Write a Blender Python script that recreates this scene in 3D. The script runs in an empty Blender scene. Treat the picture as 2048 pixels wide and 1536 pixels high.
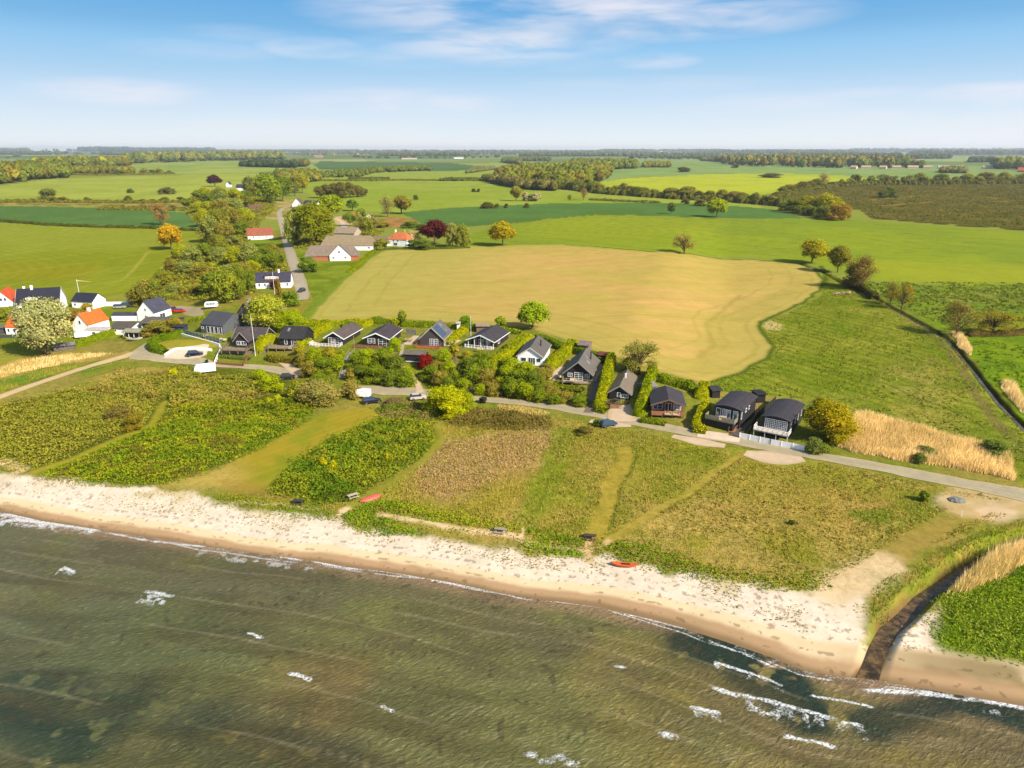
import bpy, math, random
import numpy as np
from mathutils import Vector

random.seed(7)
RNG = np.random.default_rng(7)
SC = bpy.context.scene
COL = SC.collection

# ------------------------------------------------------------------ camera, sky, sun, exposure
F = 1400.0                      # focal length in pixels of the 2048 px wide photograph
PITCH = math.atan(469 / F)
HC = 62.0                       # drone height above the sea
cam_d = bpy.data.cameras.new("camera")
cam = bpy.data.objects.new("camera", cam_d)
COL.objects.link(cam)
cam.location = (0, 0, HC)
cam.rotation_euler = (math.pi / 2 - PITCH, 0, 0)
cam_d.sensor_width = 36
cam_d.lens = 36 * F / 2048
cam_d.clip_start = 1
cam_d.clip_end = 60000
SC.camera = cam

SUN_EL, SUN_AZ = math.radians(36), math.radians(129)   # azimuth clockwise from +Y
sun_d = bpy.data.lights.new("sun", 'SUN')
sun_d.energy = 4.6
sun_d.angle = math.radians(0.5)
sun_d.color = (1.0, 0.93, 0.80)
sun = bpy.data.objects.new("sun", sun_d)
COL.objects.link(sun)
sdir = Vector((math.cos(SUN_EL) * math.sin(SUN_AZ), math.cos(SUN_EL) * math.cos(SUN_AZ), math.sin(SUN_EL)))
sun.rotation_euler = sdir.to_track_quat('Z', 'Y').to_euler()
sun.location = (200, -200, 300)

SC.view_settings.view_transform = 'Standard'
SC.view_settings.look = 'None'
SC.view_settings.gamma = 1.0
SC.view_settings.exposure = 0.85
SC.render.engine = 'CYCLES'
SC.cycles.max_bounces = 5
SC.cycles.diffuse_bounces = 2
SC.cycles.transmission_bounces = 3
SC.cycles.transparent_max_bounces = 6
SC.cycles.volume_bounces = 0


class NT:
    """tiny node-tree helper"""
    def __init__(s, tree):
        s.t = tree
        s.t.nodes.clear()

    def n(s, kind, props=None, **ins):
        nd = s.t.nodes.new(kind)
        for k, v in (props or {}).items():
            setattr(nd, k, v)
        for k, v in ins.items():
            key = int(k[1:]) if k[0] == 'i' and k[1:].isdigit() else k.replace('_', ' ')
            s.set(nd.inputs[key], v)
        return nd

    def set(s, sock, v):
        if isinstance(v, bpy.types.NodeSocket):
            s.t.links.new(v, sock)
        elif isinstance(v, bpy.types.Node):
            s.t.links.new(v.outputs[0], sock)
        else:
            sock.default_value = v

    def m(s, op, a, b=None, c=None, clamp=False):
        nd = s.t.nodes.new('ShaderNodeMath')
        nd.operation = op
        nd.use_clamp = clamp
        for i, v in enumerate((a, b, c)):
            if v is not None:
                s.set(nd.inputs[i], v)
        return nd.outputs[0]

    def mix(s, f, a, b, blend='MIX'):
        nd = s.t.nodes.new('ShaderNodeMix')
        nd.data_type = 'RGBA'
        nd.blend_type = blend
        nd.clamp_factor = True
        s.set(nd.inputs[0], f)
        s.set(nd.inputs[6], a)
        s.set(nd.inputs[7], b)
        return nd.outputs[2]

    def ramp(s, f, stops, interp='LINEAR'):
        nd = s.t.nodes.new('ShaderNodeValToRGB')
        nd.color_ramp.interpolation = interp
        e = nd.color_ramp.elements
        while len(e) < len(stops):
            e.new(0.5)
        for el, (p, c) in zip(e, stops):
            el.position = p
            el.color = c if len(c) == 4 else (*c, 1)
        s.set(nd.inputs[0], f)
        return nd.outputs[0]

    def noise(s, vec, scale, detail=3, rough=0.5, dist=0.0):
        nd = s.t.nodes.new('ShaderNodeTexNoise')
        if vec is not None:
            s.set(nd.inputs['Vector'], vec)
        nd.inputs['Scale'].default_value = scale
        nd.inputs['Detail'].default_value = detail
        nd.inputs['Roughness'].default_value = rough
        nd.inputs['Distortion'].default_value = dist
        return nd.outputs[0]

    def mapr(s, v, a, b, c=0.0, d=1.0, smooth=False):
        nd = s.t.nodes.new('ShaderNodeMapRange')
        if smooth:
            nd.interpolation_type = 'SMOOTHSTEP'
        s.set(nd.inputs[0], v)
        for i, x in enumerate((a, b, c, d)):
            s.set(nd.inputs[i + 1], x)
        return nd.outputs[0]


def lin(r, g, b):
    f = lambda c: (c / 255 / 12.92) if c <= 10 else ((c / 255 + 0.055) / 1.055) ** 2.4
    return np.array([f(r), f(g), f(b)])


KGAIN = np.array([1.68, 1.94, 2.35])


def alb(r, g, b):
    """albedo of a sunlit surface whose picture colour is r g b"""
    return np.minimum(lin(r, g, b) / KGAIN, 0.85)


# world: Nishita sky, deepened with height, with thin streaky clouds
world = bpy.data.worlds.new("World")
SC.world = world
world.use_nodes = True
w = NT(world.node_tree)
sky = w.n('ShaderNodeTexSky', {'sky_type': 'NISHITA', 'sun_disc': False, 'sun_elevation': SUN_EL,
                               'sun_rotation': SUN_AZ, 'altitude': 50, 'air_density': 1.0,
                               'dust_density': 1.2, 'ozone_density': 1.5})
tc = w.n('ShaderNodeTexCoord')
sep = w.n('ShaderNodeSeparateXYZ', Vector=tc.outputs['Generated'])
X, Y, Z = sep.outputs
el = w.m('ARCSINE', w.m('MINIMUM', w.m('MAXIMUM', Z, -0.999), 0.999))
az = w.m('ARCTAN2', X, Y)
eld = w.m('MULTIPLY', el, 180 / math.pi)
SKYRAMP = [(0.0, (0.93, 0.96, 0.98)), (0.09, (0.82, 0.91, 0.96)), (0.31, (0.60, 0.77, 0.95)), (0.46, (0.42, 0.66, 0.90)),
           (0.61, (0.30, 0.59, 0.89)), (0.72, (0.205, 0.485, 0.81)), (0.86, (0.15, 0.43, 0.79)), (1.0, (0.125, 0.39, 0.77))]
tint = w.ramp(w.mapr(eld, 0.0, 11.5), SKYRAMP)
tint = w.mix(w.mapr(eld, 13, 35), tint, (1, 1, 1, 1))
flat = w.mix(w.mapr(eld, 13, 35), (4.6, 4.6, 4.6, 1), sky.outputs[0])
skyc = w.mix(1.0, flat, tint, 'MULTIPLY')
# clouds: elongated patches, (u, v) from the photograph turned into azimuth and elevation
vec = w.n('ShaderNodeCombineXYZ', X=w.m('MULTIPLY', az, 7.0), Y=w.m('MULTIPLY', el, 42.0), Z=0.0)
nz = w.noise(vec.outputs[0], 0.8, 4, 0.5, 0.5)
nz2 = w.noise(vec.outputs[0], 2.4, 4, 0.5, 0.3)
cl = None
for (u, v, wu, wv, s) in [(1110, 22, 480, 50, 1.25), (1000, 82, 270, 46, 1.1), (1320, 38, 340, 40, 1.1), (820, 45, 180, 22, .6),
                          (630, 96, 110, 20, 1.0), (400, 100, 150, 18, .35), (480, 66, 110, 16, .3), (820, 117, 150, 20, .35),
                          (1310, 122, 90, 16, .7), (1160, 130, 90, 16, .3), (240, 182, 150, 24, 1.0), (790, 205, 230, 28, .8),
                          (640, 255, 330, 26, .45), (900, 285, 300, 26, .45), (1300, 168, 250, 16, .3), (1580, 202, 170, 18, .5),
                          (1720, 188, 130, 14, .4), (1990, 188, 140, 20, 1.0), (1900, 258, 420, 44, .6), (1450, 215, 150, 16, .25)]:
    b = (768 - v) / F
    a = (u - 1024) / F
    dx, dy, dz = a, math.cos(PITCH) + b * math.sin(PITCH), -math.sin(PITCH) + b * math.cos(PITCH)
    A0 = math.atan2(dx, dy)
    E0 = math.atan2(dz, math.hypot(dx, dy))
    q = w.m('ADD', w.m('POWER', w.m('MULTIPLY', w.m('SUBTRACT', az, A0), F / wu), 2.0),
            w.m('POWER', w.m('MULTIPLY', w.m('SUBTRACT', el, E0), F / wv), 2.0))
    k = w.m('MULTIPLY', w.m('SUBTRACT', 1.0, q, clamp=True), s)
    cl = k if cl is None else w.m('MAXIMUM', cl, k)
dens = w.m('MULTIPLY', cl, w.mapr(w.m('ADD', w.m('MULTIPLY', nz, 0.75), w.m('MULTIPLY', nz2, 0.25)), 0.30, 0.66, smooth=True))
dens = w.m('MULTIPLY', dens, 0.66, clamp=True)
skyc = w.mix(dens, skyc, (4.35, 4.15, 4.35, 1))
bg = w.n('ShaderNodeBackground', Color=skyc, Strength=0.12)
w.n('ShaderNodeOutputWorld', Surface=bg)


# ------------------------------------------------------------------ noise and geometry helpers
def _hash(ix, iy, seed):
    h = (ix.astype(np.int64) * 374761393 + iy.astype(np.int64) * 668265263 + seed * 974634777) & 0xFFFFFFFF
    h = ((h ^ (h >> 13)) * 1274126177) & 0xFFFFFFFF
    h = h ^ (h >> 16)
    return (h & 0xFFFFFF) / float(0xFFFFFF)


def vnoise(x, y, seed=0):
    ix, iy = np.floor(x), np.floor(y)
    fx, fy = x - ix, y - iy
    fx = fx * fx * (3 - 2 * fx)
    fy = fy * fy * (3 - 2 * fy)
    a, b = _hash(ix, iy, seed), _hash(ix + 1, iy, seed)
    c, d = _hash(ix, iy + 1, seed), _hash(ix + 1, iy + 1, seed)
    return (a * (1 - fx) + b * fx) * (1 - fy) + (c * (1 - fx) + d * fx) * fy


def fbm(x, y, scale, oct=4, seed=0, gain=0.5):
    t, amp, tot = 0, 1.0, 0
    for i in range(oct):
        t = t + amp * vnoise(x / scale * 2 ** i + 17.3 * i, y / scale * 2 ** i - 9.1 * i, seed + i)
        tot += amp
        amp *= gain
    return t / tot


def sstep(a, b, v):
    t = np.clip((v - a) / (b - a), 0, 1)
    return t * t * (3 - 2 * t)


def dist_poly(x, y, pts, closed=False):
    """distance to a polyline"""
    pts = np.asarray(pts, float)
    d = np.full(x.shape, 1e18)
    n = len(pts)
    for i in range(n if closed else n - 1):
        a, b = pts[i], pts[(i + 1) % n]
        v = b - a
        L = v @ v + 1e-12
        t = np.clip(((x - a[0]) * v[0] + (y - a[1]) * v[1]) / L, 0, 1)
        dd = (x - a[0] - t * v[0]) ** 2 + (y - a[1] - t * v[1]) ** 2
        d = np.minimum(d, dd)
    return np.sqrt(d)


def inside(x, y, pts):
    pts = np.asarray(pts, float)
    r = np.zeros(x.shape, bool)
    n = len(pts)
    for i in range(n):
        x1, y1 = pts[i]
        x2, y2 = pts[(i + 1) % n]
        if y1 == y2:
            continue
        c = ((y1 > y) != (y2 > y)) & (x < (x2 - x1) * (y - y1) / (y2 - y1) + x1)
        r ^= c
    return r


def ray(u, v):
    a = (np.asarray(u, float) - 1024) / F
    b = (768 - np.asarray(v, float)) / F
    return a, math.cos(PITCH) + b * math.sin(PITCH), -math.sin(PITCH) + b * math.cos(PITCH)


def PZ(u, v, z):
    dx, dy, dz = ray(u, v)
    t = (z - HC) / dz
    return np.stack([dx * t, dy * t], -1)


def z0(pts, z=0.0):
    p = np.asarray(pts, float)
    return PZ(p[:, 0], p[:, 1], z)


# ------------------------------------------------------------------ terrain height
SHORE_PX = [(-700, 985), (-300, 1005), (0, 1026), (80, 1044), (190, 1061), (300, 1078), (400, 1093), (500, 1108), (600, 1121), (700, 1137), (800, 1151),
            (900, 1168), (1000, 1190), (1100, 1204), (1200, 1219), (1300, 1242), (1360, 1258), (1450, 1287), (1540, 1318), (1600, 1343),
            (1650, 1353), (1720, 1364), (1800, 1374), (1850, 1382), (1950, 1400), (2048, 1417), (2300, 1470), (2800, 1560)]
SHORE = z0(SHORE_PX)
STREAM = z0([(1728, 1362), (1741, 1341), (1757, 1290), (1778, 1252), (1812, 1224), (1844, 1190), (1892, 1158), (1925, 1136), (1975, 1107), (2060, 1080), (2160, 1050), (2300, 1010)], 1.0)
DITCH = z0([(1600, 528), (1648, 545), (1700, 575), (1745, 590), (1800, 622), (1850, 650), (1890, 672), (1903, 684), (1950, 740), (1998, 800), (2048, 850), (2110, 910), (2200, 985)], 3.0)
ROADN = z0([(-600, 800), (0, 730), (300, 730), (440, 736), (500, 742), (560, 760), (640, 772), (700, 774), (760, 772), (850, 778), (960, 792), (1070, 806), (1180, 830), (1290, 860), (1400, 885), (1600, 925), (2048, 1010), (2600, 1110)], 2.6)


def upland(x, y):
    """rise of the terrace on which the row of cottages stands"""
    d = dist_poly(x, y, ROADN)
    yr = np.interp(x, ROADN[:, 0], ROADN[:, 1])
    d = np.where(y > yr, d, 0)
    rise = 3.9 * sstep(2, 17, d) + 0.8 * sstep(17, 60, d)
    m = sstep(-125, -85, x + 0.15 * (y - 170)) * (1 - sstep(20, 62, x - 0.28 * (y - 170)))
    m = m * (1 - sstep(420, 620, y))
    return rise * m


def terrain(x, y):
    x = np.asarray(x, float)
    y = np.asarray(y, float)
    d = dist_poly(x, y, SHORE)
    ys = np.interp(x, SHORE[:, 0], SHORE[:, 1])
    s = np.where(y > ys, d, -d)
    h = np.where(s < 0, np.maximum(0.10 * s, -3.0), 1.5 * sstep(-3, 18, s) - 1.5 * sstep(-3, 18, 0.0) + 0.8 * sstep(14, 34, s) + 0.3 * sstep(30, 80, s))
    h = h + 0.25 * (fbm(x, y, 9, 2, 5) - 0.5) * sstep(8, 20, s)
    far = sstep(260, 520, y)
    h = h + far * 2.6 * (fbm(x, y, 420, 2, 11) - 0.45) * (1 - sstep(1500, 2600, y)) + 1.5 * sstep(200, 700, y)
    h = h + upland(x, y)
    near = (y < 420)
    ds = dist_poly(x, y, STREAM)
    kb = (1 - sstep(0.7, 2.2, ds)) * near * sstep(-3, 1, s)
    h = h * (1 - kb) + np.minimum(h, -0.12) * kb
    dd = dist_poly(x, y, DITCH)
    h = h - 0.75 * (1 - sstep(0.4, 1.5, dd))
    return h


ZS = np.linspace(12, -4, 49)


def P(u, v):
    """photo pixel(s) to points on the terrain, (N,3)"""
    u = np.atleast_1d(np.asarray(u, float))
    v = np.atleast_1d(np.asarray(v, float))
    dx, dy, dz = ray(u, v)
    dz = np.minimum(dz, -0.0025)
    tt = (ZS[None, :] - HC) / dz[:, None]
    gx, gy = dx[:, None] * tt, dy[:, None] * tt
    hh = terrain(gx, gy)
    below = ZS[None, :] <= hh
    k = np.clip(np.argmax(below, 1), 1, len(ZS) - 1)
    r = np.arange(len(u))
    fa = ZS[k - 1] - hh[r, k - 1]
    fb = ZS[k] - hh[r, k]
    w_ = np.clip(fa / (fa - fb + 1e-9), 0, 1)
    t = tt[r, k - 1] * (1 - w_) + tt[r, k] * w_
    x, y = dx * t, dy * t
    return np.stack([x, y, terrain(x, y)], -1)


def P1(u, v):
    return P([u], [v])[0]


def PP(pts):
    p = np.asarray(pts, float)
    return P(p[:, 0], p[:, 1])


def mpp(pt):
    """metres per photo pixel at a world point"""
    depth = pt[1] * math.cos(PITCH) + (HC - pt[2]) * math.sin(PITCH)
    return depth / F


# ------------------------------------------------------------------ materials
def mat_new(name):
    m = bpy.data.materials.new(name)
    m.use_nodes = True
    return m, NT(m.node_tree)


MATS = {}


def pmat(name, col, rough=0.7, var=0.12, scale=1.5, bump=0.0, metal=0.0, spec=0.4, stripes=None):
    """painted / built surface with weathering noise; col is picture colour (sRGB)"""
    if name in MATS:
        return MATS[name]
    m, t = mat_new(name)
    c = alb(*col) if min(col) < 240 else np.array([0.80, 0.79, 0.76])
    tc = t.n('ShaderNodeTexCoord')
    n1 = t.noise(tc.outputs['Object'], scale, 5, 0.6)
    n2 = t.noise(tc.outputs['Object'], scale * 9, 3, 0.6)
    f = t.m('ADD', t.m('MULTIPLY', n1, 0.65), t.m('MULTIPLY', n2, 0.35))
    lo, hi = tuple(c * (1 - 2.2 * var)), tuple(np.minimum(c * (1 + 1.6 * var), 0.9))
    colr = t.ramp(f, [(0.3, lo), (0.7, hi)])
    bs = t.n('ShaderNodeBsdfPrincipled', Base_Color=colr, Roughness=rough, Metallic=metal)
    bs.inputs['Specular IOR Level'].default_value = spec
    if stripes:
        axis, sc, dep = stripes
        wv = t.n('ShaderNodeTexWave', {'wave_type': 'BANDS', 'bands_direction': axis, 'wave_profile': 'SAW'}, Vector=tc.outputs['Object'], Scale=sc)
        colr2 = t.mix(t.mapr(wv.outputs[1], 0.0, 0.22, dep, 0.0), colr, (0.01, 0.01, 0.01, 1))
        t.set(bs.inputs['Base Color'], colr2)
        bmp = t.n('ShaderNodeBump', Height=wv.outputs[1], Strength=0.6, Distance=0.06)
        t.set(bs.inputs['Normal'], bmp.outputs[0])
    elif bump:
        bmp = t.n('ShaderNodeBump', Height=f, Strength=bump, Distance=0.1)
        t.set(bs.inputs['Normal'], bmp.outputs[0])
    t.n('ShaderNodeOutputMaterial', Surface=bs)
    MATS[name] = m
    return m


def foliage_mat(name, use_obj=True, trans=0.28):
    m, t = mat_new(name)
    at = t.n('ShaderNodeAttribute', {'attribute_name': 'Col'})
    base = at.outputs['Color']
    if use_obj:
        oi = t.n('ShaderNodeObjectInfo')
        base = t.mix(1.0, base, oi.outputs['Color'], 'MULTIPLY')
    geo = t.n('ShaderNodeNewGeometry')
    nz = t.noise(geo.outputs['Position'], 1.3, 3, 0.6)
    base = t.mix(1.0, base, t.ramp(nz, [(0.3, (0.84, 0.84, 0.8)), (0.7, (1.14, 1.14, 1.0))]), 'MULTIPLY')
    df = t.n('ShaderNodeBsdfDiffuse', Color=base)
    tr = t.n('ShaderNodeBsdfTranslucent', Color=t.mix(1.0, base, (1.1, 1.15, 0.6, 1), 'MULTIPLY'))
    mx = t.n('ShaderNodeMixShader', i0=trans, i1=df, i2=tr)
    t.n('ShaderNodeOutputMaterial', Surface=mx)
    return m


M_LEAF = foliage_mat('leaves')
M_COVER = foliage_mat('ground_cover_leaves', use_obj=False, trans=0.22)
M_BARK = pmat('bark', (120, 100, 75), 0.9, 0.2, 3)


# ------------------------------------------------------------------ object helpers
def mesh_arrays(name, verts, faces, k, mat, colors=None, smooth=False):
    """verts (N,3), faces (M,k) -> mesh; colors per face or per vertex (.,3)"""
    me = bpy.data.meshes.new(name)
    verts = np.asarray(verts, np.float32)
    faces = np.asarray(faces, np.int32)
    me.vertices.add(len(verts))
    me.vertices.foreach_set('co', verts.ravel())
    me.loops.add(faces.size)
    me.loops.foreach_set('vertex_index', faces.ravel())
    me.polygons.add(len(faces))
    me.polygons.foreach_set('loop_start', np.arange(0, faces.size, k, dtype=np.int32))
    me.polygons.foreach_set('loop_total', np.full(len(faces), k, np.int32))
    if smooth:
        me.polygons.foreach_set('use_smooth', np.ones(len(faces), bool))
    me.update(calc_edges=True)
    me.validate()
    if colors is not None:
        dom = 'FACE' if len(colors) == len(faces) else 'POINT'
        a = me.attributes.new('Col', 'FLOAT_COLOR', dom)
        c4 = np.ones((len(colors), 4), np.float32)
        c4[:, :3] = colors
        a.data.foreach_set('color', c4.ravel())
    if mat:
        me.materials.append(mat)
    return me


def link(name, data, parent=None, loc=None):
    o = bpy.data.objects.new(name, data)
    COL.objects.link(o)
    if parent:
        o.parent = parent
    if loc is not None:
        o.location = loc
    return o


def tag(o, label=None, cat=None, group=None, kind=None):
    if label:
        o['label'] = label
    if cat:
        o['category'] = cat
    if group:
        o['group'] = group
    if kind:
        o['kind'] = kind
    return o


def thing(name, label, cat, loc=(0, 0, 0), rz=0.0, group=None):
    o = link(name, None)
    o.location = loc
    o.rotation_euler = (0, 0, rz)
    return tag(o, label, cat, group)


def copy_tree(o, parent=None):
    c = o.copy()
    COL.objects.link(c)
    c.parent = parent
    for ch in list(o.children):
        copy_tree(ch, c)
    return c
# ------------------------------------------------------------------ the ground sheet and the sea
NR, NCOL = 810, 1860
AZ = np.radians(np.linspace(-62, 62, NCOL))
dep = np.radians(np.concatenate([np.linspace(72, 44, 70, endpoint=False), np.linspace(44, 0.9, NR - 70 - 24), np.geomspace(0.86, 0.12, 24)]))
DI = HC / np.tan(dep)
GX = DI[:, None] * np.sin(AZ)[None, :]
GY = DI[:, None] * np.cos(AZ)[None, :]
gx, gy = GX.ravel(), GY.ravel()
_ds = dist_poly(gx, gy, SHORE)
SD = np.where(gy > np.interp(gx, SHORE[:, 0], SHORE[:, 1]), _ds, -_ds)      # + inland
gz = terrain(gx, gy)
KM = np.hypot(gx, gy) / 1000
# gently warped coordinates so that painted borders are never ruler straight
wob = 1.1
wx = gx + wob * (fbm(gx, gy, 7, 3, 31) - 0.5) * 2
wy = gy + wob * (fbm(gx, gy, 7, 3, 47) - 0.5) * 2

n60, n12, n3 = fbm(gx, gy, 60, 4, 3), fbm(gx, gy, 12, 4, 8), fbm(gx, gy, 2.2, 3, 21)
C = np.zeros((len(gx), 3))
T = np.zeros(len(gx))            # tuft strength for the shader


def blend(idx, a, col):
    a = np.asarray(a)[..., None]
    C[idx] = C[idx] * (1 - a) + np.asarray(col) * a


def region(pts, wobble=True, pad=3.0, world=False):
    q = np.asarray(pts, float) if world else PP(pts)[:, :2]
    X_, Y_ = (wx, wy) if wobble else (gx, gy)
    m = np.nonzero((gx > q[:, 0].min() - pad) & (gx < q[:, 0].max() + pad) & (gy > q[:, 1].min() - pad) & (gy < q[:, 1].max() + pad))[0]
    return q, m, X_[m], Y_[m]


def paint(pts, col, a=1.0, feather=0.0, var=0.10, tuft=None, col2=None, scale2=14, wobble=True, hi=None, thr=0.5):
    q, m, X_, Y_ = region(pts, wobble, 3 + feather)
    ins = inside(X_, Y_, q)
    if feather > 0:
        d = dist_poly(X_, Y_, q, True)
        sd = np.where(ins, d, -d)
        k = sstep(-feather, feather, sd + feather * (n12[m] - 0.5))
    else:
        k = ins.astype(float)
    sel = k > 0
    m, k = m[sel], k[sel]
    col = alb(*col)
    cc = col[None, :] * (1 + var * 2 * (0.5 * n12[m] + 0.5 * n3[m] - 0.5)[:, None])
    if col2 is not None:
        f = sstep(thr - 0.10, thr + 0.12, fbm(gx[m], gy[m], scale2, 4, 77))[:, None]
        cc = cc * (1 - f) + alb(*col2)[None, :] * (1 + var * 2 * (n3[m] - 0.5)[:, None]) * f
    C[m] = C[m] * (1 - (k * a)[:, None]) + cc * (k * a)[:, None]
    if tuft is not None:
        T[m] = T[m] * (1 - k) + tuft * k
    return m, k


def line(pts, width, col, a=1.0, feather=0.5, breakup=0.0, bscale=6, tuft=None):
    q, m, X_, Y_ = region(pts, True, width + feather + 3)
    d = dist_poly(X_, Y_, q)
    k = (1 - sstep(width / 2 - feather, width / 2 + feather, d)) * a
    if breakup:
        k = k * sstep(breakup - 0.12, breakup + 0.12, fbm(gx[m], gy[m], bscale, 3, 91))
    sel = k > 0.003
    m, k = m[sel], k[sel]
    C[m] = C[m] * (1 - k[:, None]) + (alb(*col)[None, :] * (1 + 0.25 * (n3[m] - 0.5))[:, None]) * k[:, None]
    if tuft is not None:
        T[m] = T[m] * (1 - k) + tuft * k
    return m, k


def rows(pts, ang, spacing, width, col, a, wave=0.0, seed=5):
    """tramlines / furrows inside a polygon, direction in degrees, metres"""
    q, m, X_, Y_ = region(pts, False)
    sel = inside(X_, Y_, q)
    m, X_, Y_ = m[sel], X_[sel], Y_[sel]
    th = math.radians(ang)
    s = -X_ * math.sin(th) + Y_ * math.cos(th) + wave * (fbm(X_, Y_, 160, 2, seed) - 0.5)
    r = np.abs((s / spacing) % 1 - 0.5) * spacing
    cell = np.maximum(mppv[m] * 2.2, 0.001)
    k = (1 - sstep(width / 2, width / 2 + 0.4 + cell * 0.5, r)) * a * np.minimum(1, width / cell + 0.25) * (0.45 + 1.1 * n12[m])
    blend(m, np.clip(k, 0, 1), alb(*col))


mppv = (gy * math.cos(PITCH) + HC * math.sin(PITCH)) / F

# default: rough coastal grass near, farmland green far
C[:] = alb(138, 150, 58)
blend(slice(None), sstep(0.45, 0.62, n12), alb(160, 156, 80))
blend(slice(None), 0.5 * sstep(0.5, 0.7, n60), alb(120, 140, 45))
T[:] = 0.8
far = sstep(260, 330, gy)
blend(slice(None), far, alb(146, 164, 70))
T *= (1 - 0.8 * far)
vf = sstep(1700, 2300, gy)
# patchwork of distant fields
th = 0.35
px_ = (gx * math.cos(th) + gy * math.sin(th)) / 520
py_ = (-gx * math.sin(th) + gy * math.cos(th)) / 780
patch = _hash(np.floor(px_ + 0.5 * np.floor(py_) + 0.4 * vnoise(px_, py_, 3)), np.floor(py_), 4)
pal = np.array([alb(*c) for c in [(140, 172, 112), (120, 150, 90), (158, 180, 105), (110, 146, 96), (176, 186, 116), (134, 158, 84), (150, 178, 120)]])
blend(slice(None), vf, pal[(patch * 6.99).astype(int)])
hills = sstep(0.50, 0.62, fbm(gx, gy, 900, 3, 15)) * sstep(4500, 6500, gy)
blend(slice(None), hills * 0.8, alb(96, 118, 70))

# ---- far and middle fields (photo outlines set on the terrain)
paint([(1230, 322), (1460, 322), (1600, 334), (2060, 343), (2300, 352), (2300, 380), (2048, 368), (1790, 362), (1560, 349), (1290, 352), (1180, 366), (1140, 350)], (146, 178, 106), col2=(130, 166, 98), scale2=90, tuft=0.1)
paint([(1150, 372), (1250, 357), (1400, 349), (1560, 346), (1700, 352), (1790, 361), (1760, 372), (1640, 374), (1500, 392), (1400, 389), (1290, 384)], (190, 206, 62), col2=(172, 196, 62), scale2=60, tuft=0.1)
paint([(640, 322), (900, 326), (1010, 338), (900, 344), (700, 342), (620, 337)], (96, 132, 84), col2=(84, 120, 78), scale2=200, tuft=0.1)
paint([(240, 330), (330, 322), (560, 320), (620, 326), (640, 338), (520, 345), (300, 349), (262, 345)], (164, 186, 92), col2=(142, 172, 84), scale2=120, tuft=0.1)
paint([(590, 303), (700, 303), (770, 308), (700, 310), (590, 308)], (236, 222, 92), tuft=0, wobble=False)
paint([(430, 299), (520, 300), (530, 302), (430, 301)], (226, 216, 130), tuft=0, wobble=False)
paint([(-300, 392), (0, 372), (100, 359), (240, 353), (420, 349), (560, 346), (590, 356), (500, 372), (440, 385), (390, 400), (300, 401), (100, 398), (-300, 405)], (172, 190, 86), col2=(160, 180, 76), scale2=70, tuft=0.15)
paint([(-300, 402), (0, 399), (200, 401), (400, 403), (400, 416), (200, 413), (0, 411), (-300, 412)], (178, 166, 92), col2=(128, 130, 60), scale2=9, tuft=0.7)
paint([(-400, 411), (0, 412), (100, 413), (200, 416), (300, 420), (380, 426), (404, 434), (404, 458), (300, 453), (150, 449), (0, 445), (-400, 432)], (102, 142, 78), col2=(92, 132, 72), scale2=60, tuft=0.1)
f1 = [(-500, 436), (0, 449), (150, 453), (300, 457), (398, 462), (408, 475), (372, 492), (348, 505), (326, 545), (300, 575), (285, 592), (150, 592), (0, 582), (-500, 575)]
paint(f1, (142, 158, 38), col2=(150, 166, 50), scale2=45, tuft=0.2)
paint([(-500, 440), (0, 450), (300, 459), (398, 464), (350, 492), (100, 500), (-500, 480)], (156, 172, 66), a=0.6, feather=25)
paint([(-100, 520), (200, 530), (180, 560), (-100, 560)], (160, 148, 34), a=0.35, feather=12)
rows(f1, 4, 3.2, 1.0, (120, 140, 36), 0.22, 30)
rows(f1, 62, 34, 2.2, (170, 176, 84), 0.35, 6)
line([(298, 503), (270, 535), (245, 560)], 1.5, (178, 176, 84), 0.8, 0.8)
line([(346, 508), (334, 530), (316, 556)], 2.6, (188, 182, 104), 0.9, 0.8)
paint([(600, 358), (700, 356), (1000, 352), (1180, 372), (1360, 392), (1500, 404), (1540, 420), (1300, 408), (1100, 408), (900, 415), (800, 424), (690, 420), (600, 380)], (150, 176, 62), col2=(160, 182, 76), scale2=70, tuft=0.12)
paint([(640, 346), (1000, 340), (1080, 350), (1000, 358), (700, 360), (610, 358)], (156, 180, 78), tuft=0.1)
rows([(700, 360), (1100, 360), (1400, 400), (900, 412), (700, 412)], 12, 26, 1.5, (130, 156, 50), 0.4, 30)
paint([(800, 425), (900, 416), (1100, 407), (1290, 405), (1420, 408), (1540, 418), (1610, 436), (1500, 438), (1300, 430), (1200, 428), (1100, 436), (1000, 448), (900, 456), (860, 452)], (96, 138, 72), col2=(90, 130, 66), scale2=50, tuft=0.1)
line([(1000, 449), (1100, 437), (1200, 429), (1320, 431), (1480, 439)], 4, (70, 96, 40), 0.8, 1.5, 0.35, 10)
f9 = [(926, 492), (935, 470), (1000, 450), (1100, 438), (1200, 430), (1300, 432), (1500, 440), (1640, 436), (1740, 442), (1900, 455), (2048, 466), (2400, 480), (2400, 560), (2048, 564), (1850, 566), (1760, 562), (1700, 550), (1640, 530), (1500, 512), (1300, 503), (1080, 489)]
paint(f9, (148, 172, 48), col2=(138, 164, 52), scale2=60, tuft=0.2)
paint([(1020, 452), (1200, 432), (1450, 442), (1400, 470), (1200, 480), (1050, 478)], (164, 180, 50), a=0.55, feather=20)
rows(f9, -38, 27, 1.6, (112, 142, 40), 0.5, 26)
rows(f9, -38, 4.2, 1.2, (126, 152, 46), 0.18, 26)
paint([(1700, 520), (2400, 540), (2400, 562), (2048, 566), (1850, 568), (1790, 558)], (166, 180, 52), a=0.7, feather=8)
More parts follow.
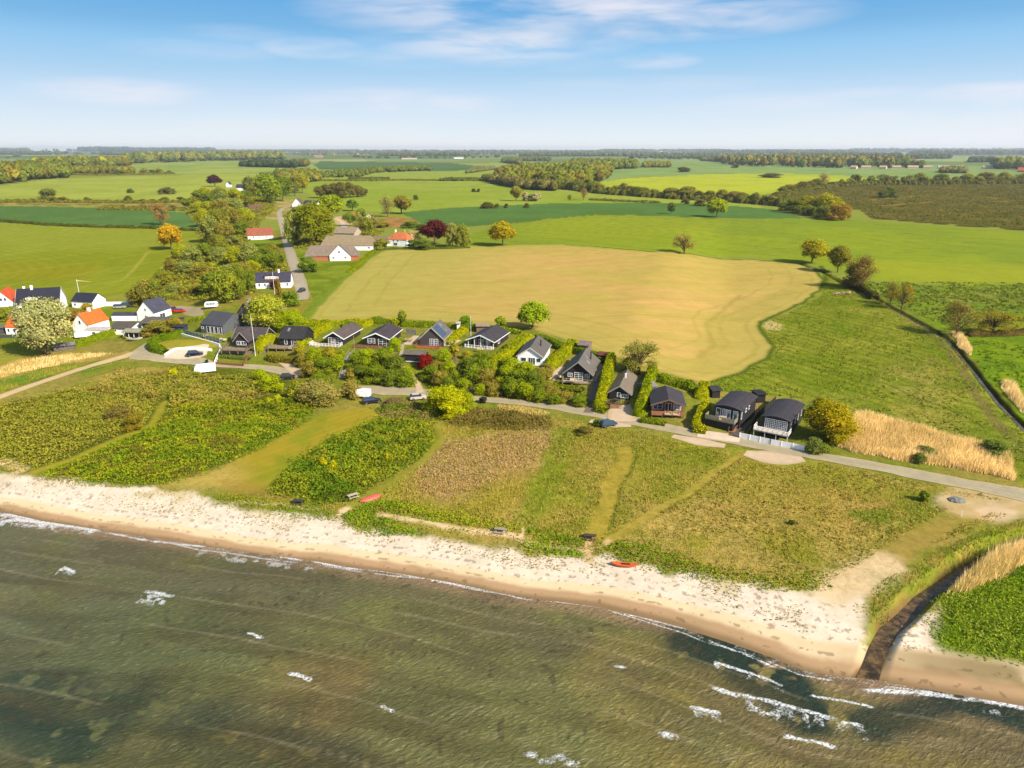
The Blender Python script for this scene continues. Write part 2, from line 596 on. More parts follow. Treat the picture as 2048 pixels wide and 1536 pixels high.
# heather / scrub field on the right
f10 = [(1548, 386), (1640, 372), (1760, 368), (2048, 364), (2400, 362), (2400, 480), (2048, 459), (1900, 449), (1740, 437), (1720, 420), (1600, 412), (1540, 402)]
paint(f10, (98, 102, 42), col2=(120, 114, 54), scale2=14, var=0.3, tuft=1.0)
for (a_, b_) in [((1560, 384), (1660, 371)), ((1740, 400), (1840, 391)), ((1900, 395), (2040, 396)), ((1760, 412), (1860, 404)), ((1960, 403), (2048, 404)), ((1800, 378), (1850, 377))]:
    line([a_, b_], 7, (186, 160, 82), 0.7, 3, 0.42, 14)
line([(1730, 436), (1800, 441), (1900, 450), (2048, 460), (2400, 478)], 5, (38, 44, 16), 0.95, 1.0)
# meadow between the ploughed field and the ditch
f12 = [(1380, 780), (1400, 768), (1480, 748), (1530, 722), (1550, 700), (1520, 655), (1560, 634), (1640, 595), (1650, 560), (1640, 532), (1700, 570), (1760, 598), (1800, 624), (1895, 680), (1990, 800), (2100, 920), (2048, 975), (2030, 930), (1900, 880), (1720, 830), (1630, 800), (1500, 785)]
paint(f12, (128, 150, 38), col2=(154, 166, 58), scale2=12, var=0.22, tuft=0.8, thr=0.50)
paint(f12, (124, 148, 40), a=0.35, col2=(166, 168, 72), scale2=22, var=0.2)
rows(f12, -60, 4.2, 1.0, (92, 124, 34), 0.55, 8)
paint([(1780, 720), (1850, 720), (1910, 790), (1900, 835), (1830, 820), (1770, 770)], (176, 170, 92), a=0.75, feather=6, col2=(134, 150, 56), scale2=8, tuft=1)
paint([(1640, 790), (1800, 810), (1960, 850), (2040, 900), (1960, 900), (1760, 850)], (168, 164, 82), a=0.65, feather=7, col2=(130, 146, 50), scale2=8, tuft=1)
paint([(1835, 700), (1880, 720), (1930, 790), (1900, 760)], (158, 140, 84), a=.5, feather=3)
paint([(1524, 650), (1540, 640), (1566, 650), (1560, 662), (1534, 660)], (222, 206, 150), a=0.85, feather=1.5, tuft=0.4)
paint([(1688, 617), (1700, 612), (1760, 622), (1770, 630), (1700, 626)], (176, 172, 80), a=0.6, feather=3)
for dx_ in (0, 11):
    line([(1700 + dx_, 590), (1740 + dx_, 600), (1790 + dx_, 625), (1840 + dx_, 658), (1880 + dx_, 690), (1920 + dx_, 740), (1945 + dx_, 785), (1975 + dx_, 830), (2020 + dx_, 880), (2060 + dx_, 925)], 1.3, (134, 126, 78), 0.85, 0.5, 0.2, 5)
line([(1650, 740), (1760, 764), (1850, 800), (1935, 838), (1985, 862)], 0.8, (94, 112, 38), 0.8, 0.5)
line([(1760, 768), (1850, 804), (1935, 843)], 1.0, (176, 166, 92), 0.5, 0.5)
# right of the ditch
paint([(1700, 562), (1780, 568), (1900, 571), (2048, 567), (2400, 564), (2400, 668), (2048, 662), (1925, 662), (1880, 662), (1830, 630), (1760, 592)], (128, 158, 46), col2=(116, 146, 50), scale2=14, tuft=0.8)
paint([(1840, 592), (1960, 580), (2048, 588), (2048, 606), (1900, 604)], (122, 132, 60), a=0.6, feather=5, col2=(164, 170, 84), scale2=5, tuft=1)
paint([(1960, 640), (2020, 628), (2200, 630), (2200, 656), (1960, 656)], (150, 152, 38), a=0.8, feather=5)
paint([(1920, 668), (2048, 668), (2400, 668), (2400, 1010), (2200, 985), (2110, 905), (2048, 842), (1960, 740)], (130, 162, 34), col2=(110, 146, 36), scale2=14, tuft=0.8)
paint([(1925, 800), (1960, 870), (2048, 880), (2100, 940), (2048, 960), (2030, 900), (1940, 860)], (120, 146, 44), a=0.6, feather=4)
# the ditch itself
line([(1600, 528), (1648, 545), (1700, 575), (1745, 590), (1800, 622), (1850, 650), (1890, 672), (1903, 684), (1950, 740), (1998, 800), (2048, 850), (2110, 910), (2200, 985)], 1.5, (56, 62, 26), 0.9, 0.6, tuft=0.3)
line([(1640, 532), (1652, 552), (1648, 572)], 2.4, (66, 96, 26), 0.8, 0.7)

# ---- the ploughed tan field
TAN = [(604, 640), (640, 598), (682, 558), (712, 536), (740, 512), (762, 502), (850, 496), (1000, 491), (1130, 489), (1180, 493), (1300, 503), (1400, 511), (1500, 519),
       (1590, 527), (1625, 537), (1646, 560), (1640, 580), (1600, 608), (1550, 630), (1524, 643), (1519, 658), (1532, 678), (1547, 696), (1535, 716), (1490, 742),
       (1420, 765), (1380, 759), (1300, 738), (1200, 706), (1130, 679), (1060, 658), (1000, 652), (900, 644), (800, 638), (700, 641)]
q, m, X_, Y_ = region(TAN)
ins = inside(X_, Y_, q)
d_ = dist_poly(X_, Y_, q, True)
m, d_ = m[ins], d_[ins]
base = alb(213, 186, 116)[None, :] * (1 + 0.10 * (n12[m] - 0.5) + 0.16 * (n60[m] - 0.5))[:, None]
gr = sstep(0.40, 0.62, 0.65 * fbm(gx[m], gy[m], 70, 3, 60) + 0.35 * fbm(gx[m] * 0.35, gy[m], 9, 3, 61) + 0.14 * (1 - sstep(4, 26, d_)))
base = base * (1 - 0.55 * gr[:, None]) + alb(190, 186, 92)[None, :] * 0.55 * gr[:, None]
C[m] = base
T[m] = 0.12
lft = 1 - sstep(0, 85, (gx[m] - np.interp(gy[m], [230, 300, 420], [-78, -62, -40])))
blend(m, np.clip(lft * 0.8, 0, 1), alb(182, 184, 96))
blend(m, 0.4 * (1 - sstep(0, 30, d_)), alb(188, 186, 104))
sw = np.abs((d_ / 9.0) % 1 - 0.5) * 9.0
blend(m, 0.38 * (1 - sstep(0.3, 1.2, sw)) * (1 - sstep(24, 34, d_)) * (0.3 + 1.2 * n12[m]), alb(166, 160, 74))
blend(m, 0.8 * (1 - sstep(0.5, 2.5, d_)), alb(176, 172, 88))
rows(TAN, 24, 7.5, 0.8, (186, 168, 94), 0.22, 60)
rows(TAN, 24, 30, 1.4, (176, 166, 84), 0.4, 60)
line([(1470, 560), (1560, 545), (1600, 560), (1590, 585), (1500, 620), (1440, 645), (1430, 670), (1450, 700), (1440, 720), (1400, 740)], 9, (182, 172, 92), 0.45, 4)
line([(1480, 590), (1440, 625), (1415, 650), (1425, 690), (1400, 715)], 2, (166, 158, 78), 0.5, 1)
line([(1130, 489), (1180, 493), (1300, 503), (1400, 511), (1500, 519), (1590, 527)], 2.4, (92, 112, 40), 0.9, 0.8, tuft=.6)
line([(1590, 527), (1625, 537), (1646, 560), (1640, 580), (1600, 608), (1550, 630), (1524, 643), (1519, 658), (1532, 678), (1547, 696), (1535, 716), (1490, 742), (1420, 765)], 1.6, (84, 112, 34), 0.9, 0.7)
line([(604, 640), (640, 598), (682, 558), (712, 536), (740, 512), (762, 502)], 5, (120, 152, 44), 0.9, 1.0)

# ---- village and middle ground on the left
paint([(405, 470), (560, 460), (570, 500), (600, 590), (620, 600), (600, 645), (400, 645), (330, 610), (290, 590), (345, 508)], (134, 150, 52), col2=(160, 152, 70), scale2=10, tuft=0.7)
paint([(560, 485), (610, 500), (720, 520), (740, 505), (700, 545), (650, 585), (625, 595)], (140, 162, 50), col2=(116, 140, 40), scale2=9, tuft=0.6)
paint([(430, 480), (555, 478), (560, 492), (440, 496)], (136, 164, 44), tuft=0.4)
paint([(270, 596), (330, 598), (440, 606), (470, 616), (420, 622), (330, 616)], (160, 160, 66), tuft=0.4)
paint([(326, 618), (350, 612), (404, 614), (408, 628), (380, 641), (330, 638)], (196, 188, 164), col2=(186, 178, 150), scale2=6, tuft=0.0)
paint([(745, 440), (790, 434), (836, 440), (830, 452), (770, 456), (744, 452)], (186, 140, 92), col2=(140, 130, 60), scale2=8, tuft=0.4)
paint([(664, 432), (700, 432), (705, 448), (690, 456), (672, 448)], (214, 192, 146), tuft=0.1)
paint([(540, 398), (600, 400), (590, 440), (550, 440), (500, 436), (500, 428)], (150, 156, 76), col2=(196, 180, 120), scale2=9, tuft=0.3)
paint([(0, 592), (0, 690), (60, 700), (300, 660), (400, 640), (340, 612), (200, 600)], (144, 162, 46), col2=(128, 146, 44), scale2=9, tuft=0.4)
paint([(150, 684), (222, 655), (240, 662), (232, 668), (160, 695)], (206, 186, 148), tuft=0.0)
paint([(-200, 690), (0, 694), (20, 700), (100, 712), (60, 722), (0, 728), (-200, 740)], (160, 168, 70), tuft=.5)
paint([(-300, 738), (0, 728), (60, 712), (130, 705), (240, 706), (262, 700), (250, 716), (180, 722), (60, 742), (0, 756), (-300, 790)], (206, 180, 112), col2=(176, 160, 84), scale2=6, tuft=0.9)
paint([(-300, 800), (0, 762), (60, 748), (130, 728), (230, 716), (262, 712), (200, 738), (120, 756), (0, 785), (-300, 835)], (110, 144, 50), col2=(150, 156, 66), scale2=8, tuft=0.9)
paint([(300, 672), (316, 680), (420, 684), (440, 690), (420, 700), (340, 696), (320, 700)], (172, 170, 60), tuft=0.15)
paint([(160, 770), (240, 735), (330, 735), (420, 745), (380, 760), (260, 780), (130, 790)], (184, 168, 96), a=.8, feather=2, col2=(150, 152, 60), scale2=8, tuft=0.6)

# ---- foreground meadow between road and beach
FG = [(700, 800), (800, 830), (1000, 830), (1100, 835), (1200, 850), (1400, 885), (1600, 920), (1900, 975), (2048, 1010), (1990, 1040), (1800, 1120), (1700, 1165), (1620, 1180), (1480, 1160), (1250, 1110), (1050, 1085), (860, 1060), (740, 1040), (640, 1020), (680, 960), (860, 870)]
paint(FG, (162, 162, 66), col2=(184, 170, 96), scale2=9, var=0.2, tuft=1.0, feather=2)
paint([(1480, 900), (1640, 930), (1900, 985), (1880, 1010), (1700, 985), (1480, 940)], (150, 158, 54), a=0.8, feather=3, tuft=1)
paint([(1100, 850), (1220, 860), (1350, 880), (1470, 900), (1400, 985), (1290, 1040), (1180, 1060), (1080, 1050)], (142, 154, 50), a=0.8, feather=4, col2=(168, 162, 76), scale2=6, tuft=1)
paint([(1240, 870), (1330, 872), (1460, 900), (1430, 930), (1330, 940), (1270, 930)], (118, 144, 36), a=0.65, feather=4, tuft=1)
paint([(1800, 985), (1900, 1000), (1890, 1050), (1780, 1110), (1700, 1160), (1620, 1175), (1560, 1150), (1700, 1100), (1790, 1050)], (112, 142, 38), a=0.7, feather=4, tuft=1)
paint([(1560, 960), (1750, 980), (1800, 1010), (1700, 1080), (1500, 1080), (1400, 1040), (1460, 980)], (180, 162, 88), a=0.55, feather=6, tuft=1)
paint([(860, 850), (1110, 845), (1112, 880), (1060, 990), (980, 1040), (850, 1010), (790, 985), (870, 910)], (158, 156, 58), a=0.9, feather=3, tuft=0.9)
paint([(895, 885), (1090, 855), (1105, 885), (1060, 940), (1000, 960), (890, 1000), (840, 985), (835, 930)], (190, 160, 114), a=0.92, feather=5, col2=(206, 182, 136), scale2=8, var=0.2, tuft=0.9)
paint([(860, 900), (1000, 880), (1010, 930), (890, 990), (850, 975)], (186, 154, 112), a=0.55, feather=6, tuft=0.9)
line([(1128, 862), (1108, 930), (1080, 985), (1056, 1045)], 5.0, (132, 156, 44), 0.8, 1.2)
line([(1130, 864), (1112, 930), (1087, 985), (1062, 1045)], 0.6, (84, 108, 34), 0.5, 0.4)
# mown tracks
line([(1250, 900), (1250, 930), (1225, 965), (1215, 1010), (1190, 1068)], 3.2, (176, 164, 70), 0.9, 0.7, tuft=0.55)
line([(1277, 912), (1262, 945), (1240, 980), (1228, 1030), (1214, 1062)], 0.5, (84, 100, 30), 0.7, 0.3)
line([(1290, 905), (1340, 892), (1400, 888)], 4, (160, 164, 58), 0.8, 1.2)
line([(1490, 908), (1440, 935), (1380, 985), (1300, 1030), (1215, 1085)], 1.5, (178, 166, 76), 0.9, 0.5, tuft=0.55)
line([(1497, 908), (1446, 938), (1388, 988), (1308, 1033)], 0.4, (92, 104, 34), 0.6, 0.3)
line([(875, 850), (880, 885), (850, 920), (780, 965), (690, 1020)], 1.8, (158, 162, 62), 0.95, 0.5, tuft=0.3)
# mown lawn strip
LAWN = [(640, 830), (700, 817), (752, 820), (756, 835), (690, 870), (620, 915), (560, 960), (520, 985), (430, 975), (330, 968), (430, 935), (520, 895), (600, 850)]
paint(LAWN, (176, 166, 56), col2=(148, 160, 46), scale2=9, tuft=0.15, feather=1.2)
rows(LAWN, 48, 2.2, 0.7, (150, 150, 50), 0.3, 4)
paint([(380, 925), (470, 920), (500, 950), (470, 980), (360, 990), (310, 980)], (200, 182, 110), a=0.6, feather=4, tuft=0.5)
paint([(430, 960), (560, 962), (620, 1000), (560, 1010), (460, 1000)], (170, 150, 74), a=0.7, feather=2)
# ground below the thickets
DARKG = (104, 118, 40)
THICK1 = [(-300, 830), (0, 805), (130, 790), (250, 775), (330, 745), (360, 728), (430, 735), (560, 752), (640, 770), (690, 790), (640, 815), (600, 848), (520, 893), (430, 935), (330, 966), (250, 974), (150, 962), (60, 942), (0, 928), (-300, 900)]
paint(THICK1, DARKG, tuft=1, feather=1.5)
THICK2 = [(545, 965), (580, 935), (660, 880), (760, 835), (868, 850), (872, 880), (840, 920), (770, 960), (700, 1000), (640, 1010), (580, 990), (545, 985)]
paint(THICK2, DARKG, tuft=1, feather=1.5)
line([(330, 805), (310, 835), (300, 850), (230, 880), (130, 925), (70, 945)], 2.2, (166, 166, 58), 0.95, 0.7, tuft=0.3)

# ---- beach: everything between the vegetation edge and the water
VEG_PX = [(-700, 905), (-300, 930), (0, 949), (100, 958), (200, 972), (300, 978), (400, 990), (440, 1008), (520, 1024), (600, 1034), (680, 1048), (760, 1068), (860, 1078), (950, 1088), (1030, 1098),
          (1060, 1106), (1150, 1118), (1220, 1111), (1270, 1124), (1350, 1150), (1430, 1163), (1500, 1168), (1560, 1180), (1620, 1188), (1660, 1172), (1710, 1160),
          (1745, 1180), (1740, 1220), (1725, 1260), (1716, 1290), (1760, 1300), (1800, 1262), (1830, 1235), (1880, 1225), (1860, 1270), (1880, 1300), (1960, 1318), (2048, 1335), (2300, 1380), (2800, 1460)]
bp = VEG_PX + SHORE_PX[::-1]
BCH = PP(bp)[:, :2]
q, m, X_, Y_ = region(BCH, True, 8, world=True)
ins = inside(X_, Y_, q)
d_ = dist_poly(X_, Y_, PP(VEG_PX)[:, :2])
k = sstep(-1.3, 0.9, np.where(ins, d_, -d_) + 3.2 * (fbm(gx[m], gy[m], 3.0, 3, 70) - 0.5))
k = np.where(SD[m] < 6, 1.0, k) * (SD[m] > -30)
m, k = m[k > 0.01], k[k > 0.01]
sand = alb(246, 238, 228)[None, :] * 1.02 * (1 + 0.16 * (n12[m] - 0.5) + 0.22 * (n3[m] - 0.5))[:, None]
gs = sstep(0.52, 0.68, fbm(gx[m], gy[m], 5, 4, 71)) * sstep(8, 13, SD[m]) * 0.6
sand = sand * (1 - gs[:, None]) + alb(196, 190, 120)[None, :] * gs[:, None]
C[m] = C[m] * (1 - k[:, None]) + sand * k[:, None]
T[m] = T[m] * (1 - k) + 0.25 * k
wn = 1.6 * (fbm(gx, gy, 14, 3, 72) - 0.5)
sdl = SD + wn
# smoother sand, damp band, wet band by the water
BZ = (SD > -40) & (SD < 14)
idx = np.nonzero(BZ)[0]
wide = 1.0 + 0.9 * sstep(0, 80, gx[idx]) * (1 - sstep(100, 140, gx[idx]))
sdi = sdl[idx] / wide
blend(idx, (1 - sstep(4.0, 5.0, sdi)), alb(250, 234, 202))
blend(idx, (1 - sstep(2.0, 3.2, sdi + 0.9 * (n3[idx] - 0.5))) * 0.85, alb(188, 160, 126))
blend(idx, (1 - sstep(0.4, 1.6, sdi)) * 0.8, alb(140, 120, 92))
T[idx] = np.where(sdi < 4.5, 0.06, T[idx])
# weed lines on the sand
for (off, wd, thr, sc_) in [(3.1, 0.3, 0.60, 0.7), (6.0, 0.45, 0.58, 0.6), (7.2, 0.5, 0.62, 0.5), (8.6, 1.3, 0.68, 0.55), (10.6, 1.8, 0.72, 0.5), (4.6, 0.8, 0.70, 0.5), (1.2, 0.6, 0.66, 0.7)]:
    kk = (1 - sstep(wd * 0.4, wd, np.abs(sdi - off))) * sstep(thr, thr + 0.06, fbm(gx[idx], gy[idx], sc_, 2, int(off * 10)))
    blend(idx, kk * 0.55, alb(120, 104, 78))
gb = (1 - sstep(0.4, 1.6, np.abs(sdi - 3.3))) * sstep(35, 60, gx[idx] + 0 * sdi) * (1 - sstep(75, 95, gx[idx])) * sstep(0.42, 0.62, n12[idx])
blend(idx, gb * 0.7, alb(110, 96, 44))
# stream bed, sandbar and banks
ds_ = dist_poly(wx, wy, STREAM)
idx = np.nonzero((ds_ < 9) & (SD > -3))[0]
blend(idx, (1 - sstep(2.0, 4.4, ds_[idx])) * sstep(10, 18, SD[idx]) * 0.8, alb(152, 152, 64))
blend(idx, (1 - sstep(0.8, 1.6, ds_[idx])), alb(132, 110, 76))
T[idx] *= sstep(1.5, 3, ds_[idx])
# ragged sandy path through the shoreline bushes, vehicle track to the beach
line([(760, 1030), (800, 1035), (860, 1048), (920, 1055), (1000, 1066), (1040, 1072)], 1.5, (240, 222, 184), 0.95, 0.6, 0.3, 5, tuft=.1)
line([(1050, 1058), (1040, 1078), (1062, 1084), (1110, 1090), (1165, 1098)], 0.9, (240, 222, 184), 0.9, 0.4, 0.2, tuft=.1)
line([(1180, 1078), (1174, 1095), (1178, 1120)], 1.3, (222, 200, 152), 0.9, 0.5)
line([(1178, 1100), (1205, 1092), (1218, 1080)], 0.9, (222, 200, 152), 0.9, 0.4)
line([(0, 924), (25, 930), (45, 940)], 2.4, (240, 222, 184), 0.9, 0.6)
line([(470, 1002), (560, 1008), (600, 1014), (640, 1020)], 0.8, (236, 220, 176), 0.9, 0.4, 0.3)
line([(690, 1020), (672, 1036)], 1.6, (232, 214, 180), 0.9, 0.5)
line([(1690, 1172), (1730, 1150), (1790, 1110), (1850, 1070), (1900, 1040), (1950, 1020)], 4.5, (172, 156, 82), 0.85, 1.4, tuft=.4)
line([(1670, 1185), (1720, 1160), (1770, 1128)], 6.5, (234, 216, 178), 0.9, 2.0, 0.3, 4)
paint([(1865, 992), (1900, 976), (1960, 984), (2060, 1000), (2200, 1026), (2200, 1066), (2060, 1036), (1990, 1044), (1930, 1036), (1880, 1018)], (226, 208, 176), col2=(206, 188, 140), scale2=6, feather=1.5, tuft=0.15)
NOLAY = [(1865, 992), (1900, 976), (1960, 984), (2060, 1000), (2200, 1026), (2200, 1066), (2060, 1036), (1990, 1044), (1930, 1036), (1880, 1018)]
paint([(1820, 985), (1880, 990), (1900, 1030), (1850, 1040), (1780, 1015)], (116, 138, 40), a=.7, feather=2, tuft=1)
paint([(1702, 1022), (1780, 1018), (1800, 1040), (1750, 1052), (1700, 1035)], (106, 140, 34), a=.9, feather=1, tuft=0.5)
paint([(1995, 1050), (2048, 1035), (2300, 1010), (2300, 1080), (2048, 1075), (1960, 1100), (1880, 1150), (1800, 1200), (1750, 1225), (1760, 1190), (1850, 1130)], (116, 146, 38), a=0.85, feather=2, col2=(166, 160, 80), scale2=6, tuft=1)
paint([(1876, 1180), (1920, 1150), (2048, 1110), (2300, 1050), (2300, 1370), (2048, 1318), (1960, 1306), (1870, 1290), (1860, 1262), (1890, 1225)], (104, 140, 26), a=1, feather=1.5, tuft=1)
paint([(1990, 1010), (2060, 1000), (2060, 1008), (2000, 1018)], (222, 200, 172), a=0.4)

C = np.clip(C, 0.004, 0.85)

# ------------------------------------------------------------------ ground material
m_ground, t = mat_new('ground_cover')
at = t.n('ShaderNodeAttribute', {'attribute_name': 'Col'})
tf = t.n('ShaderNodeAttribute', {'attribute_name': 'tuft'})
geo = t.n('ShaderNodeNewGeometry')
pos = geo.outputs['Position']
na = t.noise(pos, 0.55, 4, 0.65, 0.4)
nb = t.noise(pos, 1.6, 4, 0.75, 0.3)
nc = t.noise(pos, 0.12, 4, 0.6)
f = t.m('ADD', t.m('MULTIPLY', na, 0.45), t.m('MULTIPLY', nb, 0.55))
dark = t.mix(1.0, at.outputs['Color'], (0.54, 0.62, 0.46, 1), 'MULTIPLY')
lite = t.mix(1.0, at.outputs['Color'], (1.42, 1.34, 1.45, 1), 'MULTIPLY')
lo = t.mix(t.mapr(f, 0.40, 0.50), dark, at.outputs['Color'])
hi = t.mix(t.mapr(f, 0.50, 0.62), lo, lite)
cc = t.mix(t.m('MULTIPLY', tf.outputs['Fac'], 0.9), at.outputs['Color'], hi)
cc = t.mix(1.0, cc, t.ramp(nc, [(0.3, (0.90, 0.93, 0.88)), (0.7, (1.08, 1.05, 1.06))]), 'MULTIPLY')
bmp = t.n('ShaderNodeBump', Height=f, Strength=t.m('MULTIPLY', tf.outputs['Fac'], 0.7), Distance=0.35)
bs = t.n('ShaderNodeBsdfPrincipled', Base_Color=cc, Roughness=0.95, Normal=bmp)
bs.inputs['Specular IOR Level'].default_value = 0.0
t.n('ShaderNodeOutputMaterial', Surface=bs)

R_, Cn = np.meshgrid(np.arange(NR - 1), np.arange(NCOL - 1), indexing='ij')
i00 = (R_ * NCOL + Cn).ravel()
quad = np.stack([i00, i00 + 1, i00 + NCOL + 1, i00 + NCOL], -1)


def grid_object(name, keep, z, attrs, mat, smooth=True):
    used = np.zeros(len(gx), bool)
    used[quad[keep].ravel()] = True
    remap = np.cumsum(used) - 1
    fc = remap[quad[keep]]
    me = mesh_arrays(name, np.stack([gx, gy, z], -1)[used], fc, 4, mat, attrs['Col'][used], smooth)
    for k_, v_ in attrs.items():
        if k_ != 'Col':
            a_ = me.attributes.new(k_, 'FLOAT', 'POINT')
            a_.data.foreach_set('value', v_[used].astype(np.float32))
    return link(name, me)


sdq = SD[quad].max(1)
land = grid_object('ground', sdq > -8, gz, {'Col': C, 'tuft': T}, m_ground)
tag(land, kind='structure')

# ------------------------------------------------------------------ the sea
near = SD < 6
S = np.zeros((len(gx), 3))
foam = np.zeros(len(gx))
ii = np.nonzero(near)[0]
x, y, sd = gx[ii], gy[ii], -SD[ii]
# local swell coordinates: s = distance off the shore, t = along it
along = x * math.cos(math.radians(-16)) + y * math.sin(math.radians(-16))
nA = fbm(x, y, 34, 4, 101)
nB = fbm(along, sd * 3.2, 34, 4, 102)
nC = fbm(x, y, 7, 4, 103)
deep = alb(84, 96, 58)
brown = alb(132, 116, 72)
olive = alb(136, 126, 64)
green = alb(106, 114, 66)
cs = np.tile(olive, (len(ii), 1))


def sb(a, col):
    global cs
    a = np.clip(a, 0, 1)[:, None]
    cs = cs * (1 - a) + np.asarray(col) * a


sb(0.8 * sstep(0.45, 0.62, nB), brown)
sb(0.75 * sstep(0.46, 0.64, nA), green)
sb(0.5 * (1 - sstep(-75, -20, x)) * sstep(0.35, 0.6, nC + 0.3 * nB), alb(118, 118, 100))
sb(0.65 * (1 - sstep(-45, 20, x)) * sstep(0.30, 0.60, fbm(x, y, 26, 3, 105) + 0.1), deep)
sb(0.5 * (1 - sstep(3, 26, sd)) * sstep(0.3, 0.6, nC), alb(106, 96, 74))
sb((1 - sstep(0.4, 3.2, sd)) * 0.85, alb(150, 128, 98))
# bars of dark weed off the beach
for (pts, wd, aa) in [([(1400, 1285), (1470, 1315), (1540, 1370), (1600, 1420)], 5.5, 1.0), ([(1740, 1450), (1830, 1425), (1900, 1405), (2048, 1440)], 3.5, 0.9),
                      ([(1880, 1400), (2100, 1440)], 2.2, 0.8), ([(20, 1390), (90, 1410), (200, 1440)], 8, 0.7), ([(420, 1450), (560, 1500), (620, 1536)], 9, 0.65), ([(0, 1420), (120, 1500)], 5, .5)]:
    q_ = z0(pts)
    dd_ = dist_poly(x, y, q_)
    kk = (1 - sstep(wd * 0.35, wd, dd_ + 5 * (nC - 0.5) * wd / 5)) * sstep(0.34, 0.5, fbm(x, y, 2.2, 3, 110) + 0.12)
    sb(kk * aa, alb(38, 56, 40))
sb(0.6 * sstep(0.74, 0.79, fbm(x, y, 1.3, 3, 120)) * sstep(0.4, 0.6, nA), alb(70, 64, 40))
sb(0.30 * sstep(0.45, 0.62, fbm(along, sd * 3, 9, 4, 121)), alb(72, 66, 40))
# wave lines
SW = []
for (off, amp_) in [(4.5, .5), (8.5, .55), (13, .6), (18.5, .6), (25, .5), (33, .5), (42, .4)]:
    o_ = sd + 3.0 * (fbm(x, y, 26, 3, 170 + int(off)) - 0.5)
    brk = sstep(0.42, 0.58, fbm(along, along * 0 + off, 16, 3, 180 + int(off)))
    sb(0.33 * amp_ * brk * (1 - sstep(0.05, 0.40, np.abs(o_ - off))), alb(186, 176, 140))
    sb(0.35 * brk * (1 - sstep(0.3, 2.2, np.abs(o_ - off - 1.6))), alb(96, 92, 52))
fo = np.zeros(len(ii))
fn = fbm(x, y, 1.1, 3, 130)
fn2 = fbm(x, y, 4.5, 3, 131)
edge = sd + 1.1 * (fbm(x, y, 11, 3, 132) - 0.5) * 2
LEN = fbm(along, along * 0 + 3, 13, 2, 140)
fo = np.maximum(fo, 0.8 * (1 - sstep(0.05, 0.26, np.abs(edge - 0.4))) * sstep(0.34, 0.55, fn2 + 0.08))
fo = np.maximum(fo, 0.62 * (1 - sstep(0.2, 1.5, np.abs(edge - 1.5))) * sstep(0.44, 0.64, fn) * sstep(0.45, 0.62, LEN))
fo = np.maximum(fo, 0.4 * (1 - sstep(0.1, 0.9, np.abs(edge + 0.3))) * sstep(0.40, 0.62, fn))


def breaker(pts, width, trail, dens):
    """white crest line with broken foam trailing to seaward"""
    global fo
    q_ = z0(pts)
    dd_ = dist_poly(x, y, q_)
    ends = np.minimum(np.hypot(x - q_[0, 0], y - q_[0, 1]), np.hypot(x - q_[-1, 0], y - q_[-1, 1]))
    yl = np.interp(x, q_[:, 0], q_[:, 1])
    within = (x > q_[0, 0]) & (x < q_[-1, 0])
    k1 = (1 - sstep(width * 0.25, width * 1.15, dd_ + 0.55 * (fn - 0.5))) * sstep(0.0, 0.8, ends + 0.3) * sstep(0.3, 0.45, fn2 + 0.2)
    back = (yl - y)
    k2 = within * (back > 0) * (1 - sstep(trail * 0.3, trail, back)) * sstep(0.62 - dens * 0.2, 0.74 - dens * 0.2, fbm(x, y, 0.8, 3, 150)) if trail > 0 else 0
    fo = np.maximum(fo, np.maximum(k1, k2 * (0.45 + 0.5 * sstep(0.35, 0.7, fn))))


breaker([(0, 1043), (40, 1040), (90, 1046), (140, 1052), (195, 1061)], 0.7, 3.0, 1.0)
breaker([(1, 1030), (30, 1030), (70, 1040)], 0.8, 2.5, 1.0)
breaker([(215, 1066), (300, 1082), (412, 1094)], 0.3, 0, 0)
breaker([(440, 1090), (480, 1096), (540, 1106), (600, 1120)], 0.5, 1.2, 0.9)
breaker([(625, 1122), (690, 1136), (725, 1140)], 0.3, 0, 0)
breaker([(740, 1138), (800, 1146), (870, 1160), (990, 1182)], 0.45, 0.8, 0.7)
breaker([(1145, 1195), (1200, 1212), (1290, 1236), (1375, 1258)], 0.38, 0.6, 0.5)
breaker([(1420, 1283), (1480, 1305), (1550, 1335)], 0.22, 0, 0)
breaker([(1425, 1323), (1480, 1340), (1530, 1356), (1562, 1370)], 0.28, 2.2, 0.5)
breaker([(1428, 1375), (1450, 1384), (1474, 1391)], 0.4, 0.4, 0.3)
breaker([(1482, 1391), (1560, 1409), (1640, 1432), (1724, 1452)], 0.38, 3.8, 0.9)
breaker([(1384, 1416), (1400, 1416), (1436, 1426)], 0.45, 2.2, 1.2)
breaker([(1321, 1465), (1334, 1466), (1350, 1472)], 0.4, 0.6, 1)
breaker([(1572, 1472), (1600, 1476), (1640, 1484), (1672, 1495)], 0.4, 0.6, 0.6)
breaker([(1620, 1391), (1680, 1400), (1750, 1415)], 0.28, 0, 0)
breaker([(1730, 1380), (1850, 1386), (1960, 1400), (2060, 1418)], 0.5, 0.9, 0.9)
breaker([(1050, 1505), (1070, 1512), (1088, 1522)], 0.4, 0.3, 0.6)
breaker([(1095, 1518), (1120, 1516), (1152, 1526)], 0.55, 1.2, 1.4)
breaker([(290, 1183), (310, 1184), (342, 1192)], 0.6, 4.2, 1.1)
breaker([(118, 1139), (128, 1134), (150, 1144)], 0.5, 2.6, 0.9)
breaker([(495, 1264), (508, 1268), (524, 1274)], 0.35, 0.4, 0.6)
breaker([(578, 1347), (596, 1351), (618, 1358)], 0.4, 0.4, 0.6)
breaker([(768, 1414), (776, 1417), (786, 1421)], 0.35, 0, 0.6)
breaker([(1228, 1331), (1240, 1332), (1256, 1334)], 0.3, 0, 0)
S[ii] = cs
foam[ii] = fo
